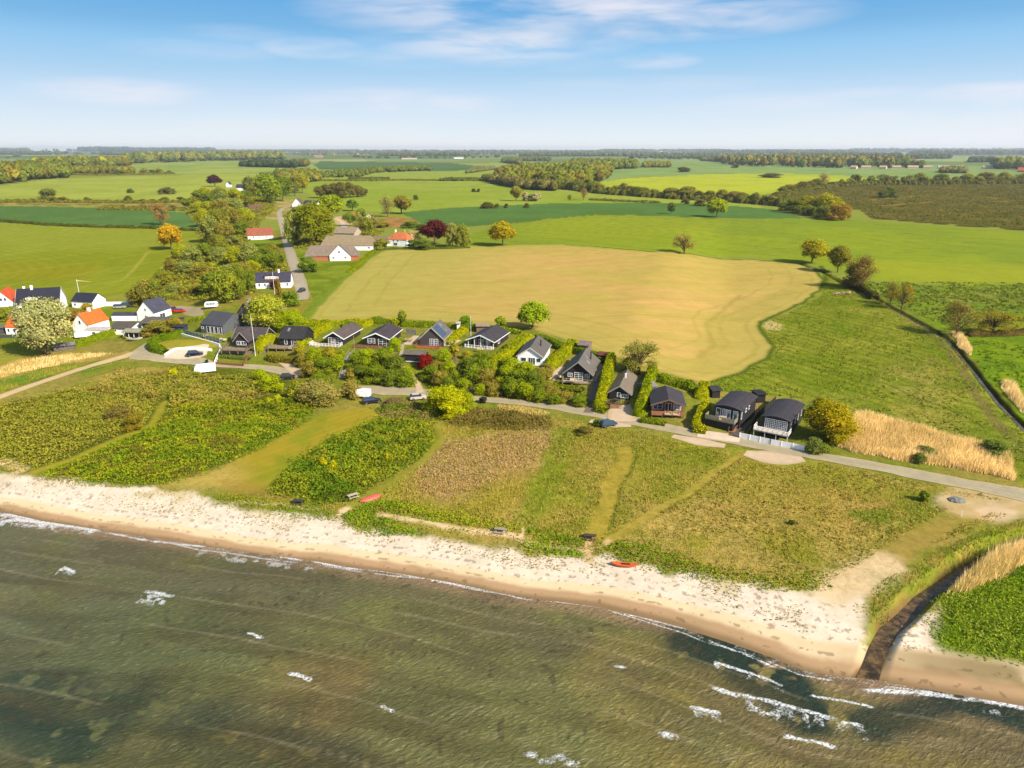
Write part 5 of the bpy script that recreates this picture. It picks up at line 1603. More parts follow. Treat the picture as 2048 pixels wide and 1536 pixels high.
hedge([(720, 655), (740, 648), (758, 642)], 1.8, 3.0, HY, 'lime hedge piece between the two black white-trimmed cottages', lumps=.25)
hedge([(895, 690), (915, 672), (930, 660)], 1.6, 2.6, HY, 'lime hedge right of the cottage with solar panels', lumps=.25)
hedge([(700, 545), (736, 512), (748, 504)], 1.3, 3.0, (150, 168, 24), 'low hedge along the left edge of the ploughed field', lumps=.2)
hedge([(760, 500), (800, 498), (880, 498), (940, 496)], 1.0, 3.0, (104, 126, 44), 'low hedge on the far left edge of the ploughed field', lumps=.4)
hedge([(1700, 566), (1725, 585), (1750, 600)], 2.5, 3.0, (96, 98, 46), 'dark scrub row along the ditch', lumps=.4)
hedge([(1935, 672), (1990, 672), (2050, 668), (2120, 668)], 1.6, 3.0, (122, 112, 62), 'brown hedge at the right edge beyond the ditch', lumps=.35)
hedge([(448, 494), (500, 492), (545, 490)], 1.6, 3.0, (116, 142, 44), 'clipped hedge across the paddock below the red tiled house', lumps=.15)
hedge([(383, 642), (410, 640), (440, 632)], 1.5, 3.0, (134, 160, 26), 'hedge behind the grey metal-roofed house', lumps=.15)
hedge([(440, 712), (470, 716), (500, 718)], 0.8, 1.6, (112, 130, 70), 'low planted row in the raised bed below the gabled dark house', lumps=.3)
hedge([(538, 716), (560, 722), (590, 722)], 1.8, 3.0, (134, 132, 44), 'olive bush row below the skylight cottage', lumps=.35)
hedge([(1112, 770), (1140, 774), (1170, 778)], 0.5, 5.0, (116, 128, 34), 'planted grassy bank in front of the steep-roofed cottage', lumps=.3, cat='plant bed', name='plant_bed')
hedge([(590, 630), (570, 650)], 2.2, 4.0, (160, 180, 22), 'bright hedge at the left tip of the ploughed field', lumps=.25)


# ------------------------------------------------------------------ field hedgerows and woods
def hedgerow(pts, hpx, n, cols, label, group, jit=0.4, kind='round', wmul=1.25, cat='tree'):
    """a row of single trees and bushes along photo points"""
    p = np.asarray(pts, float)
    s = np.concatenate([[0], np.cumsum(np.hypot(*np.diff(p, axis=0).T))])
    for i in range(n):
        t_ = (i + 0.5 + random.uniform(-jit, jit)) / n * s[-1]
        u, v = np.interp(t_, s, p[:, 0]), np.interp(t_, s, p[:, 1])
        h_ = hpx * random.uniform(0.65, 1.3)
        tree(u, v, h_ * wmul * random.uniform(0.8, 1.4), h_, random.choice(cols), label, random.choice(kind) if isinstance(kind, (list, tuple)) else kind, cat, group)


for pts_, h_, w_, l_ in [([(1060, 369), (1120, 377), (1200, 387), (1280, 393), (1350, 398), (1430, 401), (1500, 407), (1570, 413)], 5.5, 14, 'continuous low hedge under the hedgerow below the bright yellow field'),
                         ([(1660, 374), (1760, 369), (1850, 369), (1950, 368), (2060, 367), (2160, 366)], 5, 14, 'continuous scrub under the tree row along the heath'),
                         ([(-60, 405), (90, 405), (180, 406), (280, 406), (380, 405)], 2.4, 8, 'continuous low dark hedge on the left field boundary'),
                         ([(200, 419), (300, 420), (400, 422)], 2.2, 8, 'low brown hedge left of the pinkish tree'),
                         ([(1545, 400), (1570, 390), (1610, 380), (1680, 374)], 4, 12, 'brown scrub strip on the left rim of the heath'),
                         ([(140, 350), (200, 351), (268, 350), (350, 348)], 3, 12, 'low hedge along the upper left field edge'),
                         ([(630, 362), (720, 362), (800, 361), (960, 362)], 2.5, 12, 'low field hedge across the centre fields'),
                         ([(1180, 400), (1260, 404), (1320, 406)], 1.5, 8, 'weedy strip right of the thin pinkish tree')]:
    hedge(pts_, h_, w_, (118, 126, 50), l_, lumps=.6, dens=0.9, leaf=2.0, col2=(136, 138, 58))
OL = [(122, 128, 52), (138, 138, 62), (112, 122, 48), (144, 132, 66), (128, 140, 44)]
hedgerow([(1060, 368), (1120, 376), (1200, 386), (1280, 392), (1350, 397), (1430, 400), (1500, 406), (1560, 412)], 18, 34, OL, 'rounded tree of the hedgerow below the bright yellow field', 'hedgerow below the bright yellow field', wmul=1.35)
hedgerow([(1560, 420), (1600, 428), (1650, 437)], 22, 6, [(112, 128, 46), (128, 140, 50)], 'grey green shrub at the left of the clump before the heath', 'clump before the heath', kind='bush', wmul=1.5)
hedgerow([(1590, 425), (1640, 428), (1680, 430)], 30, 5, [(172, 174, 24), (158, 160, 30)], 'yellow tree of the clump before the heath', 'clump before the heath', wmul=1.1)
hedgerow([(1668, 440), (1700, 441)], 38, 2, [(156, 132, 48)], 'rust brown tree at the right of the clump before the heath', 'clump before the heath', kind='bush', wmul=1.3)
hedgerow([(1545, 398), (1570, 388), (1610, 378), (1680, 372)], 14, 10, [(122, 112, 56), (138, 120, 66), (112, 122, 48)], 'low brown shrub on the left rim of the heath', 'shrubs on the left rim of the heath', kind='bush', wmul=1.6)
hedgerow([(1670, 372), (1760, 368), (1850, 368), (1950, 367), (2060, 366)], 17, 24, [(124, 138, 44), (142, 146, 48), (112, 124, 60), (150, 150, 54), (130, 128, 66)], 'tree of the row along the far rim of the heath', 'row along the far rim of the heath', kind=['round', 'bush', 'open'], wmul=1.3)
hedgerow([(1755, 396), (1785, 394)], 16, 3, [(104, 120, 50)], 'dark green shrub on its own in the middle of the heath', 'shrubs in the middle of the heath', kind='bush', wmul=1.5)
hedgerow([(0, 404), (90, 404), (180, 405), (280, 405), (370, 404)], 8, 16, [(104, 112, 46), (118, 116, 54)], 'low dark shrub on the field boundary at the left', 'shrubs on the left field boundary', kind='bush', wmul=2.0)
hedgerow([(210, 418), (300, 419), (400, 421)], 9, 9, [(116, 112, 50), (128, 116, 60)], 'low brown shrub left of the pinkish tree', 'low brown shrubs by the dark green field', kind='bush', wmul=1.7)
hedge([(-60, 440), (0, 443), (100, 451), (200, 455), (300, 457), (400, 462)], 1.6, 4.5, (92, 104, 40), 'long dark weedy bank between the two left fields', lumps=.5, dens=3, leaf=1.0)
tree(100, 402, 40, 24, (128, 136, 70), 'grey green bush standing alone in the light green field at the left', 'bush', 'bush')
for (u, v, s_, l) in [(261, 386, 15, 'small round dark bush alone in the light field at the left'), (175, 404, 16, 'small bush left on the rough strip'), (257, 404, 20, 'wider bush middle of the rough strip')]:
    tree(u, v, s_, s_ * .6, (98, 116, 46), l, 'bush', 'bush')
hedgerow([(318, 388), (350, 388)], 11, 3, [(122, 126, 72)], 'grey bush of the trio in the light green field', 'trio of bushes in the light field', kind='bush', wmul=1.7)
tree(291, 348, 14, 12, (150, 156, 70), 'small round tree in the far left field', 'round')
tree(320, 348, 13, 12, (158, 158, 70), 'small yellowish tree in the far left field', 'round')
hedgerow([(150, 349), (200, 350), (268, 349), (350, 347)], 8, 10, [(118, 122, 58), (134, 134, 60)], 'small shrub along the upper left field edge', 'shrubs on the upper left field edge', kind='bush', wmul=1.9)
hedgerow([(940, 384), (966, 384)], 9, 2, [(92, 104, 44)], 'small dark bush of the pair in the middle field', 'pair of bushes in the middle field', kind='bush', wmul=1.7)
hedgerow([(955, 417), (1015, 416)], 11, 5, [(104, 112, 48)], 'dark bush of the short hedge above the dark green strip', 'short hedge above the dark green strip', kind='bush', wmul=1.6)
tree(1053, 416, 13, 10, (96, 104, 44), 'dark bush right of the short hedge above the dark green strip', 'bush', 'bush')
tree(831, 400, 12, 10, (96, 104, 44), 'dark bush alone in the centre field', 'bush', 'bush')
tree(1032, 402, 28, 28, (150, 148, 62), 'olive tree in the middle field left of the white blossoming bush', 'round')
hedgerow([(1045, 402), (1078, 402)], 13, 4, [(112, 120, 62), (186, 184, 150)], 'bush of the little group beside the olive tree', 'bushes beside the olive tree', kind='bush', wmul=1.5)
tree(1167, 400, 20, 22, (156, 134, 84), 'thin pinkish tree in front of the hedgerow', 'open')
tree(1139, 402, 14, 12, (140, 140, 66), 'small pale tree left of the thin pinkish tree', 'open')
for (u, v, s_) in [(1370, 408, 16), (1401, 412, 20), (1420, 408, 14)]:
    tree(u, v, s_ * 1.3, s_ * .7, (116, 118, 58), 'bush of the trio above the lone yellow-green tree', 'bush', 'bush', group='trio above the lone yellow-green tree')
for (u, v, w_, h_) in [(1368, 344, 30, 10), (1545, 355, 60, 8), (1472, 336, 20, 8)]:
    tree(u, v, w_, h_, (112, 118, 66), {1368: 'grey clump of bushes in the blue-green field, left of three', 1545: 'long low bush island in the yellow field', 1472: 'grey clump near the far wood, right of the first'}[u], 'bush', 'bush')


def wood(pts, hpx, cols, label, dens=1.0, name='woodland'):
    """a distant wood that reads as one mass: crowns packed over an outlined area"""
    q = PP(pts)[:, :2]
    pc = PP(pts)
    s_ = np.mean([mpp(p) for p in pc])
    Hm = hpx * s_
    sp = max(Hm * 0.62, 5)
    x0, y0 = q.min(0)
    x1, y1 = q.max(0)
    m = int((x1 - x0) * (y1 - y0) / sp ** 2 * 1.7 * dens)
    m = min(m, 6000)
    x, y = RNG.uniform(x0, x1, m), RNG.uniform(y0, y1, m)
    k = inside(x, y, q)
    x, y = x[k], y[k]
    if len(x) > 420:
        # keep the near rim and the tops that can be seen
        x, y = x[:420], y[:420]
    iv, if_ = ico()
    parts, cs_ = [], []
    cA = np.array([alb(*c) for c in cols]) * np.array([1.35, 1.5, 1.4])
    z = terrain(x, y)
    for i in range(len(x)):
        h_ = Hm * RNG.uniform(0.7, 1.15)
        r_ = sp * RNG.uniform(0.55, 0.85)
        c = cA[RNG.integers(len(cA))] * RNG.uniform(0.75, 1.2)
        v = iv * (1 + 0.22 * RNG.normal(size=(len(iv), 1)))
        parts.append((v * [r_ * .85, r_ * .85, h_ * 0.46] + [x[i], y[i], z[i] + h_ * 0.5], if_))
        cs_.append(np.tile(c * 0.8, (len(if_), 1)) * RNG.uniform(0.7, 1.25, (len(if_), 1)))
        m_ = 90
        d = RNG.normal(size=(m_, 3))
        d /= np.linalg.norm(d, axis=1)[:, None]
        d[:, 2] = np.abs(d[:, 2]) * 1.0 - 0.25
        p = d * [r_, r_, h_ * 0.5] * RNG.uniform(0.85, 1.12, (m_, 1)) + [x[i], y[i], z[i] + h_ * 0.52]
        V, Fc = tri_cloud(p, r_ * 0.42 * RNG.uniform(0.6, 1.3, m_), d, 0.3)
        parts.append((V, Fc))
        cs_.append(c * RNG.uniform(0.65, 1.35, (m_, 1)))
    V, Fc = join(parts)
    o = link(name, mesh_arrays(name, V, Fc, 3, M_COVER, np.concatenate(cs_)))
    return tag(o, label, None, None, 'stuff')


WG = [(128, 136, 50), (142, 144, 52), (116, 128, 46), (150, 138, 58), (132, 142, 60)]
wood([(-300, 400), (-40, 372), (0, 370), (60, 361), (130, 357), (140, 348), (120, 340), (40, 345), (-60, 352), (-300, 370)], 28, WG, None)
wood([(60, 345), (140, 337), (255, 335), (260, 328), (150, 326), (70, 334)], 17, WG + [(176, 170, 40)], None)
wood([(145, 348), (200, 347), (262, 349), (268, 346), (200, 342), (150, 343)], 12, [(150, 146, 52), (128, 132, 58)], None)
wood([(250, 328), (400, 323), (568, 319), (566, 314), (400, 316), (255, 322)], 15, [(136, 146, 72), (150, 152, 78), (124, 136, 66)], None)
wood([(990, 358), (1030, 372), (1110, 378), (1180, 366), (1222, 360), (1222, 346), (1160, 338), (1060, 340), (1010, 348)], 20, [(134, 142, 48), (144, 150, 48), (122, 132, 46), (150, 138, 60)], None, dens=1.4)
wood([(970, 362), (1010, 372), (1060, 380), (1110, 382), (1100, 374), (1020, 362)], 16, [(132, 124, 66), (126, 122, 66), (140, 130, 70)], None)
wood([(1130, 340), (1200, 341), (1272, 337), (1270, 331), (1150, 330)], 15, [(124, 138, 58), (136, 144, 62)], None)
wood([(1286, 335), (1338, 335), (1338, 331), (1290, 331)], 9, [(154, 150, 62), (140, 144, 60)], None)
wood([(1430, 326), (1490, 333), (1600, 335), (1700, 336), (1840, 338), (1840, 331), (1700, 322), (1480, 320), (1430, 321)], 15, [(142, 140, 72), (126, 134, 66), (154, 140, 70), (118, 130, 66)], None, dens=1.6)
wood([(1880, 346), (1930, 347), (1930, 343), (1885, 342)], 10, [(134, 132, 72), (150, 148, 90)], None)
wood([(1985, 338), (2080, 340), (2200, 340), (2200, 328), (1990, 330)], 17, [(136, 142, 72), (126, 136, 66)], None)
wood([(1938, 325), (1990, 325), (1990, 321), (1940, 321)], 8, [(92, 112, 74)], None)
wood([(500, 334), (590, 336), (592, 333), (502, 331)], 12, [(72, 92, 54), (84, 100, 58)], None)
wood([(480, 333), (512, 334), (512, 330), (482, 330)], 8, [(78, 98, 60)], None)
wood([(585, 333), (615, 334), (615, 330), (588, 330)], 12, [(84, 100, 56), (140, 130, 60)], None)
wood([(560, 366), (600, 368), (640, 362), (630, 352), (590, 350), (550, 356)], 16, [(140, 146, 56), (150, 140, 60), (112, 124, 52)], None)
wood([(520, 360), (552, 360), (552, 356), (524, 356)], 11, [(112, 124, 60)], None)
wood([(640, 356), (720, 354), (750, 346), (840, 342), (860, 340), (830, 338), (740, 341), (640, 350)], 8, [(130, 140, 62), (118, 130, 56)], None)
wood([(700, 360), (760, 360), (780, 358), (700, 357)], 4, [(104, 116, 52)], None)
wood([(740, 342), (860, 342), (866, 338), (740, 339)], 6, [(124, 134, 70), (110, 124, 60)], None)
wood([(880, 362), (960, 362), (990, 360), (900, 359)], 5, [(104, 116, 50)], None)
wood([(1005, 325), (1040, 330), (1042, 325), (1010, 321)], 8, [(122, 134, 68)], None)
wood([(930, 348), (985, 340), (990, 336), (950, 338)], 6, [(140, 144, 92)], None)
wood([(1040, 322), (1100, 322), (1100, 318), (1040, 318)], 6, [(116, 128, 76)], None)
wood([(1400, 300 + 22), (1440, 324), (1470, 322), (1420, 318)], 6, [(116, 128, 76)], None)
hedgerow([(0, 320), (60, 310), (150, 309), (300, 310), (460, 309)], 5, 26, [(108, 122, 84), (120, 130, 88)], 'tree of the hazy rows on the far left horizon', 'hazy rows on the far left horizon', wmul=2.4)
hedgerow([(700, 316), (800, 318), (900, 317), (1000, 316)], 6, 20, [(120, 130, 84), (108, 122, 80)], 'tree of the far rows beyond the dark field', 'far rows beyond the dark field', wmul=2.0)
hedgerow([(1250, 318), (1330, 319), (1430, 320)], 6, 14, [(110, 124, 80)], 'tree of the far row right of the centre woods', 'far row right of the centre woods', wmul=2.2)
# wooded ridges towards the horizon
for (u0, u1, v, h_, c) in [(-300, 60, 303, 7, (112, 130, 96)), (60, 180, 301, 5, (122, 140, 112)), (160, 260, 302, 8, (92, 116, 84)), (250, 430, 302, 7, (100, 118, 76)), (430, 620, 304, 5, (112, 128, 92)), (600, 1010, 305.5, 6, (116, 126, 84)),
                           (560, 720, 302.5, 4, (124, 136, 104)), (1000, 1300, 306, 6, (118, 132, 96)), (1200, 1460, 303, 5, (120, 134, 110)), (1400, 1720, 306.5, 7, (102, 120, 82)), (1500, 1700, 302, 4, (126, 142, 122)),
                           (1700, 2060, 304, 7, (92, 112, 84)), (1820, 2400, 309, 9, (96, 114, 78)), (760, 940, 311, 6, (112, 124, 78)), (1040, 1330, 312, 7, (112, 126, 76)), (1560, 1800, 312, 7, (104, 120, 74)), (-300, 120, 309, 7, (104, 122, 80)),
                           (200, 420, 309, 6, (110, 124, 78)), (900, 1500, 309, 5, (112, 128, 90)), (400, 900, 309, 4, (116, 130, 90)), (1480, 1900, 317, 9, (104, 120, 70)), (1300, 1480, 315, 6, (110, 124, 76))]:
    wood([(u0, v + 0.9), (u1, v + 0.9), (u1, v - 0.2), (u0, v - 0.2)], h_, [c, tuple(int(k_ * 0.88) for k_ in c), tuple(min(255, int(k_ * 1.08)) for k_ in c)], None, dens=2.5)
# ------------------------------------------------------------------ buildings
class MB:
    def __init__(s):
        s.v, s.f = [], []

    def box(s, x0, x1, y0, y1, z0, z1):
        b = len(s.v)
        s.v += [(x, y, z) for z in (z0, z1) for (x, y) in ((x0, y0), (x1, y0), (x1, y1), (x0, y1))]
        s.f += [tuple(b + i for i in q) for q in ((3, 2, 1, 0), (4, 5, 6, 7), (0, 1, 5, 4), (1, 2, 6, 5), (2, 3, 7, 6), (3, 0, 4, 7))]
        return s

    def prism(s, prof, axis, a0, a1):
        """closed profile [(p, z)...] extruded along 'y' (p is x) or 'x' (p is y)"""
        b = len(s.v)
        n = len(prof)
        for a in (a0, a1):
            for (p, z) in prof:
                s.v.append((p, a, z) if axis == 'y' else (a, p, z))
        s.f.append(tuple(range(b, b + n)))
        s.f.append(tuple(range(b + 2 * n - 1, b + n - 1, -1)))
        for i in range(n):
            j = (i + 1) % n
            s.f.append((b + i, b + j, b + n + j, b + n + i))
        return s

    def bar(s, p, q, r, k=6, r1=None):
        p, q = np.array(p, float), np.array(q, float)
        v, f = tube([p, q], r, r if r1 is None else r1, k)
        b = len(s.v)
        s.v += [tuple(x) for x in v]
        s.f += [tuple(int(b + i) for i in t_) for t_ in f]
        return s

    def poly(s, pts):
        b = len(s.v)
        s.v += [tuple(p) for p in pts]
        s.f.append(tuple(range(b, b + len(pts))))
        return s

    def build(s, name, mat, parent=None, smooth=False):
        me = bpy.data.meshes.new(name)
        me.from_pydata(s.v, [], s.f)
        import bmesh
        bm = bmesh.new()
        bm.from_mesh(me)
        bmesh.ops.recalc_face_normals(bm, faces=bm.faces)
        bm.to_mesh(me)
        bm.free()
        if smooth:
            me.polygons.foreach_set('use_smooth', [True] * len(me.polygons))
        me.materials.append(mat)
        return link(name, me, parent)


BOARD = lambda c: pmat('boards_%d_%d_%d' % c, c, 0.75, 0.10, 0.8, stripes=('Z', 1.6, 0.45))
PLAST = lambda c: pmat('render_%d_%d_%d' % c, c, 0.85, 0.05, 0.6)
ROOFM = lambda c: pmat('roofing_%d_%d_%d' % c, c, 0.75, 0.19, 0.9, spec=0.3, stripes=('Z', 1.3, 0.3))
ROOFC = lambda c: pmat('corrugated_%d_%d_%d' % c, c, 0.7, 0.12, 0.4, stripes=('X', 1.0, 0.35))
ROOFY = lambda c: pmat('corrugated_y_%d_%d_%d' % c, c, 0.7, 0.12, 0.4, stripes=('Y', 1.0, 0.35))
WOOD = lambda c: pmat('timber_%d_%d_%d' % c, c, 0.8, 0.2, 1.2)
WHITE = pmat('white_paint', (250, 248, 242), 0.6, 0.04, 1.0)
GREYT = pmat('grey_trim', (176, 178, 180), 0.6, 0.06, 1.0)
m_gl, t = mat_new('window_glass')
bs = t.n('ShaderNodeBsdfPrincipled', Base_Color=(0.035, 0.045, 0.055, 1), Roughness=0.06)
bs.inputs['Specular IOR Level'].default_value = 0.9
t.n('ShaderNodeOutputMaterial', Surface=bs)
GLASS = m_gl
m_bl, t = mat_new('window_with_curtain')
gg = t.n('ShaderNodeNewGeometry')
bs = t.n('ShaderNodeBsdfPrincipled', Base_Color=t.ramp(t.noise(gg.outputs['Position'], 1.1, 2), [(0.42, (0.05, 0.06, 0.07)), (0.56, (0.42, 0.42, 0.38))]), Roughness=0.1)
t.n('ShaderNodeOutputMaterial', Surface=bs)
CURT = m_bl


def window(root, side, W, D, y0, a, b, z0, z1, nx=2, nz=1, frame=WHITE, pane=GLASS, fw=0.09, name='window'):
    """window on one wall; a,b positions along that wall"""
    fr, pn = MB(), MB()

    def bx(mb, a0, a1, q0, q1, e0, e1):
        if side == 'front':
            mb.box(a0, a1, y0 - e1, y0 - e0, q0, q1)
        elif side == 'right':
            mb.box(W + e0, W + e1, a0, a1, q0, q1)
        elif side == 'left':
            mb.box(-e1, -e0, a0, a1, q0, q1)
    bx(pn, a + .02, b - .02, z0 + .02, z1 - .02, 0.004, 0.03)
    bx(fr, a - fw, a, z0 - fw, z1 + fw, 0.004, 0.07)
    bx(fr, b, b + fw, z0 - fw, z1 + fw, 0.004, 0.07)
    bx(fr, a, b, z0 - fw, z0, 0.004, 0.07)
    bx(fr, a, b, z1, z1 + fw, 0.004, 0.07)
    for i in range(1, nx):
        c = a + (b - a) * i / nx
        bx(fr, c - fw * .45, c + fw * .45, z0, z1, 0.01, 0.055)
    for i in range(1, nz):
        c = z0 + (z1 - z0) * i / nz
        bx(fr, a, b, c - fw * .35, c + fw * .35, 0.012, 0.05)
    o = fr.build(name, frame, root)
    pn.build('pane', pane, o)
    return o


def rail_run(mb_post, mb_rail, pts, z0, h_, solid=None, gap=1.1, bal=False):
    for (x0, y0), (x1, y1) in zip(pts[:-1], pts[1:]):
        L = math.hypot(x1 - x0, y1 - y0)
        n = max(1, round(L / gap))
        for i in range(n + 1):
            x, y = x0 + (x1 - x0) * i / n, y0 + (y1 - y0) * i / n
            mb_post.append(MB().box(x - .05, x + .05, y - .05, y + .05, z0, z0 + h_))
        mb_rail.bar((x0, y0, z0 + h_), (x1, y1, z0 + h_), 0.055, 4)
        mb_rail.bar((x0, y0, z0 + h_ * .5), (x1, y1, z0 + h_ * .5), 0.04, 4)
        mb_rail.bar((x0, y0, z0 + h_ * .2), (x1, y1, z0 + h_ * .2), 0.04, 4)


def house(name, label, A, B, depth, wh, rise, gable='front', wall=PLAST((250, 248, 242)), roof=ROOFM((88, 88, 96)), z=None, plinth=1.2, over=0.45, wins=(), doors=(),
          chim=(), porch=0.0, deck=None, barrel=False, sky=(), solar=None, trim=None, dormer=None, wing=None, group=None, cat='house', post=None, hip=0.0, gcol=None, yaw=None):
    if z is None:
        pa, pb = P1(*A), P1(*B)
        fz = (pa[2] + pb[2]) / 2 + 0.15
        pa, pb = PZ(A[0], A[1], fz), PZ(B[0], B[1], fz)
    else:
        fz = z
        pa, pb = PZ(A[0], A[1], z), PZ(B[0], B[1], z)
    W = float(np.hypot(*(pb - pa)))
    ang = math.atan2(pb[1] - pa[1], pb[0] - pa[0])
    if yaw is not None:
        ang = math.radians(yaw)
    root = thing(name, label, cat, (pa[0], pa[1], fz), ang, group)
    D = depth
    t_ = 0.16
    o = over
    if gable == 'front':
        k = rise / (W / 2)
        if barrel:
            prof = [(W * i / 8, wh + rise * math.sin(math.pi * i / 8) ** 0.8) for i in range(9)]
        else:
            prof = [(0, wh), (W / 2, wh + rise), (W, wh)]
        MB().prism([(0, -plinth)] + prof + [(W, -plinth)], 'y', porch, D).build('wall', wall, root)
        if barrel:
            up_ = [(-o + (W + 2 * o) * i / 12, wh + 0.06 + rise * (1.08 * math.sin(math.pi * i / 12) ** 0.85)) for i in range(13)]
            dn = [(x_, z_ - t_) for x_, z_ in up_][::-1]
            MB().prism(up_ + dn, 'y', -o, D + o * .6).build('roof', roof, root)
        else:
            e = wh - k * o
            up_ = [(-o, e + .05), (W / 2, wh + rise + .05), (W + o, e + .05)]
            MB().prism(up_ + [(x_, z_ + t_) for x_, z_ in up_[::-1]], 'y', -o, D + o * .7).build('roof', roof, root)
            if trim:
                mb = MB()
                mb.prism([(-o - .02, e - .10), (W / 2, wh + rise - .10), (W / 2, wh + rise + .24), (-o - .02, e + .24)], 'y', -o - .09, -o - .004)
                mb.prism([(W / 2 + .003, wh + rise - .10), (W + o + .02, e - .10), (W + o + .02, e + .24), (W / 2 + .003, wh + rise + .24)], 'y', -o - .09, -o - .004)
                mb.build('bargeboard', trim, root)
                g = MB().box(W + o + .004, W + o + .1, -o, D + o * .6, e - .02, e + .14)
                g.build('gutter', trim, root)
    else:
        y0_, y1_ = porch, D
        m_ = D / 2
        k = rise / m_
        e = wh - k * o
        if hip:
            V = [(0, 0, wh), (W, 0, wh), (W, D, wh), (0, D, wh)]
            MB().box(0, W, y0_, D, -plinth, wh).build('wall', wall, root)
            mb = MB()
            b0 = [(-o, -o, e), (W + o, -o, e), (W + o, D + o, e), (-o, D + o, e)]
            r0, r1 = (hip, m_, wh + rise), (W - hip, m_, wh + rise)
            mb.poly([b0[0], b0[1], r1, r0]).poly([b0[1], b0[2], r1]).poly([b0[2], b0[3], r0, r1]).poly([b0[3], b0[0], r0]).poly(b0[::-1])
            mb.build('roof', roof, root)
        else:
            MB().prism([(y0_, -plinth), (y0_, wh if not y0_ else wh), (m_, wh + rise), (D, wh), (D, -plinth)], 'x', 0, W).build('wall', wall, root)
            up_ = [(-o, e + .05), (m_, wh + rise + .05), (D + o, e + .05)]
            MB().prism(up_ + [(x_, z_ + t_) for x_, z_ in up_[::-1]], 'x', -o * .6, W + o * .6).build('roof', roof, root)
            if trim:
                mb = MB()
                for (x0, x1) in ((-o * .6 - .09, -o * .6 - .004), (W + o * .6 + .004, W + o * .6 + .09)):
                    mb.prism([(-o - .02, e - .08), (m_, wh + rise - .08), (m_, wh + rise + .24), (-o - .02, e + .24)], 'x', x0, x1)
                    mb.prism([(m_ + .003, wh + rise - .08), (D + o + .02, e - .08), (D + o + .02, e + .24), (m_ + .003, wh + rise + .24)], 'x', x0, x1)
                mb.build('bargeboard', trim, root)
    if porch:
        mb = MB()
        n = 3 if post is None else post
        for i in range(n):
            x = 0.08 + (W - 0.16) * i / (n - 1)
            zt = wh - .02 if gable != 'front' else wh + rise * (1 - abs(x - W / 2) / (W / 2)) - 0.02
            mb.box(x - .07, x + .07, 0.02, 0.16, -0.1, zt)
        mb.build('porch_post', trim or WHITE, root)
    for w_ in wins:
        side, a, b, z0_, z1_ = w_[:5]
        nx, nz = (w_[5], w_[6]) if len(w_) > 6 else (2, 1)
        pn = w_[7] if len(w_) > 7 else GLASS
        fr = w_[8] if len(w_) > 8 else WHITE
        L = W if side == 'front' else D
        window(root, side, W, D, porch, a * L, b * L, z0_, z1_, nx, nz, fr, pn)
    for d_ in doors:
        side, a, b, h_, dm = d_
        L = W if side == 'front' else D
        dd = MB()
        hd = MB()
        if side == 'front':
            dd.box(a * L, b * L, porch - .06, porch - .003, 0.02, h_)
            hd.box(b * L - .16, b * L - .10, porch - .1, porch - .062, 0.95, 1.1)
        else:
            dd.box(W + .003, W + .06, a * L, b * L, 0.02, h_)
            hd.box(W + .062, W + .1, b * L - .16, b * L - .1, .95, 1.1)
        q = dd.build('door', dm, root)
        hd.build('handle', GREYT, q)
    for c_ in chim:
        x, y, zt, s, cm = c_
        q = MB().box(x - s / 2, x + s / 2, y - s / 2, y + s / 2, wh * .8, zt).build('chimney', cm, root)
        MB().box(x - s / 2 - .06, x + s / 2 + .06, y - s / 2 - .06, y + s / 2 + .06, zt + .003, zt + .12).build('chimney_cap', cm, q)

    def on_roof(side, a0, a1, b0, b1, nm, mt, th=.06, fr=True):
        """a along ridge (0..1), b up the slope from eave (0..1)"""
        half = (W / 2) if gable == 'front' else D / 2
        sl = rise / half
        mb = MB()
        n_ = np.array([-sl, 1.0]) / math.hypot(sl, 1)
        L = D if gable == 'front' else W
        h0, h1 = wh + rise * b0 + .22, wh + rise * b1 + .22
        p0, p1 = half * b0, half * b1
        prof = [(p0, h0), (p1, h1), (p1 + n_[0] * th, h1 + n_[1] * th), (p0 + n_[0] * th, h0 + n_[1] * th)]
        if gable == 'front':
            if side == 'right':
                prof = [(W - p_, z_) for p_, z_ in prof]
            mb.prism(prof, 'y', a0 * L, a1 * L)
        else:
            if side == 'back':
                prof = [(D - p_, z_) for p_, z_ in prof]
            mb.prism(prof, 'x', a0 * L, a1 * L)
        return mb.build(nm, mt, root)
    for s_ in sky:
        on_roof(*s_, 'skylight', SKYL)
    if solar:
        q = on_roof(*solar, 'solar_panel', SOLARM)
    if dormer:
        a, b, zf, zt, dy = dormer
        q = MB().prism([(a * W, zf), (b * W, zf), (b * W, zt), (a * W, zt)], 'y', dy, D / 2 + .3).build('dormer', PLAST((232, 232, 232)), root)
        MB().prism([(a * W - .3, zt - .02), ((a + b) / 2 * W, zt + .55), (b * W + .3, zt - .02), (b * W + .3, zt + .12), ((a + b) / 2 * W, zt + .7), (a * W - .3, zt + .12)], 'y', dy - .3, D / 2 + .4).build('dormer_roof', roof, q)
        n = max(2, int((b - a) * W / 1.1))
        for i in range(n):
            x0 = a * W + .15 + (b * W - a * W - .3) * i / n
            x1 = a * W + .05 + (b * W - a * W - .3) * (i + 1) / n
            fr = MB()
            fr.box(x0, x0 + .08, dy - .05, dy - .004, zf + .35, zt - .15).box(x1 - .08, x1, dy - .05, dy - .004, zf + .35, zt - .15).box(x0 + .08, x1 - .08, dy - .05, dy - .004, zf + .35, zf + .43).box(x0 + .08, x1 - .08, dy - .05, dy - .004, zt - .23, zt - .15)
            f_ = fr.build('window', WHITE, q)
            f_['label'] = 'narrow white framed dormer window'
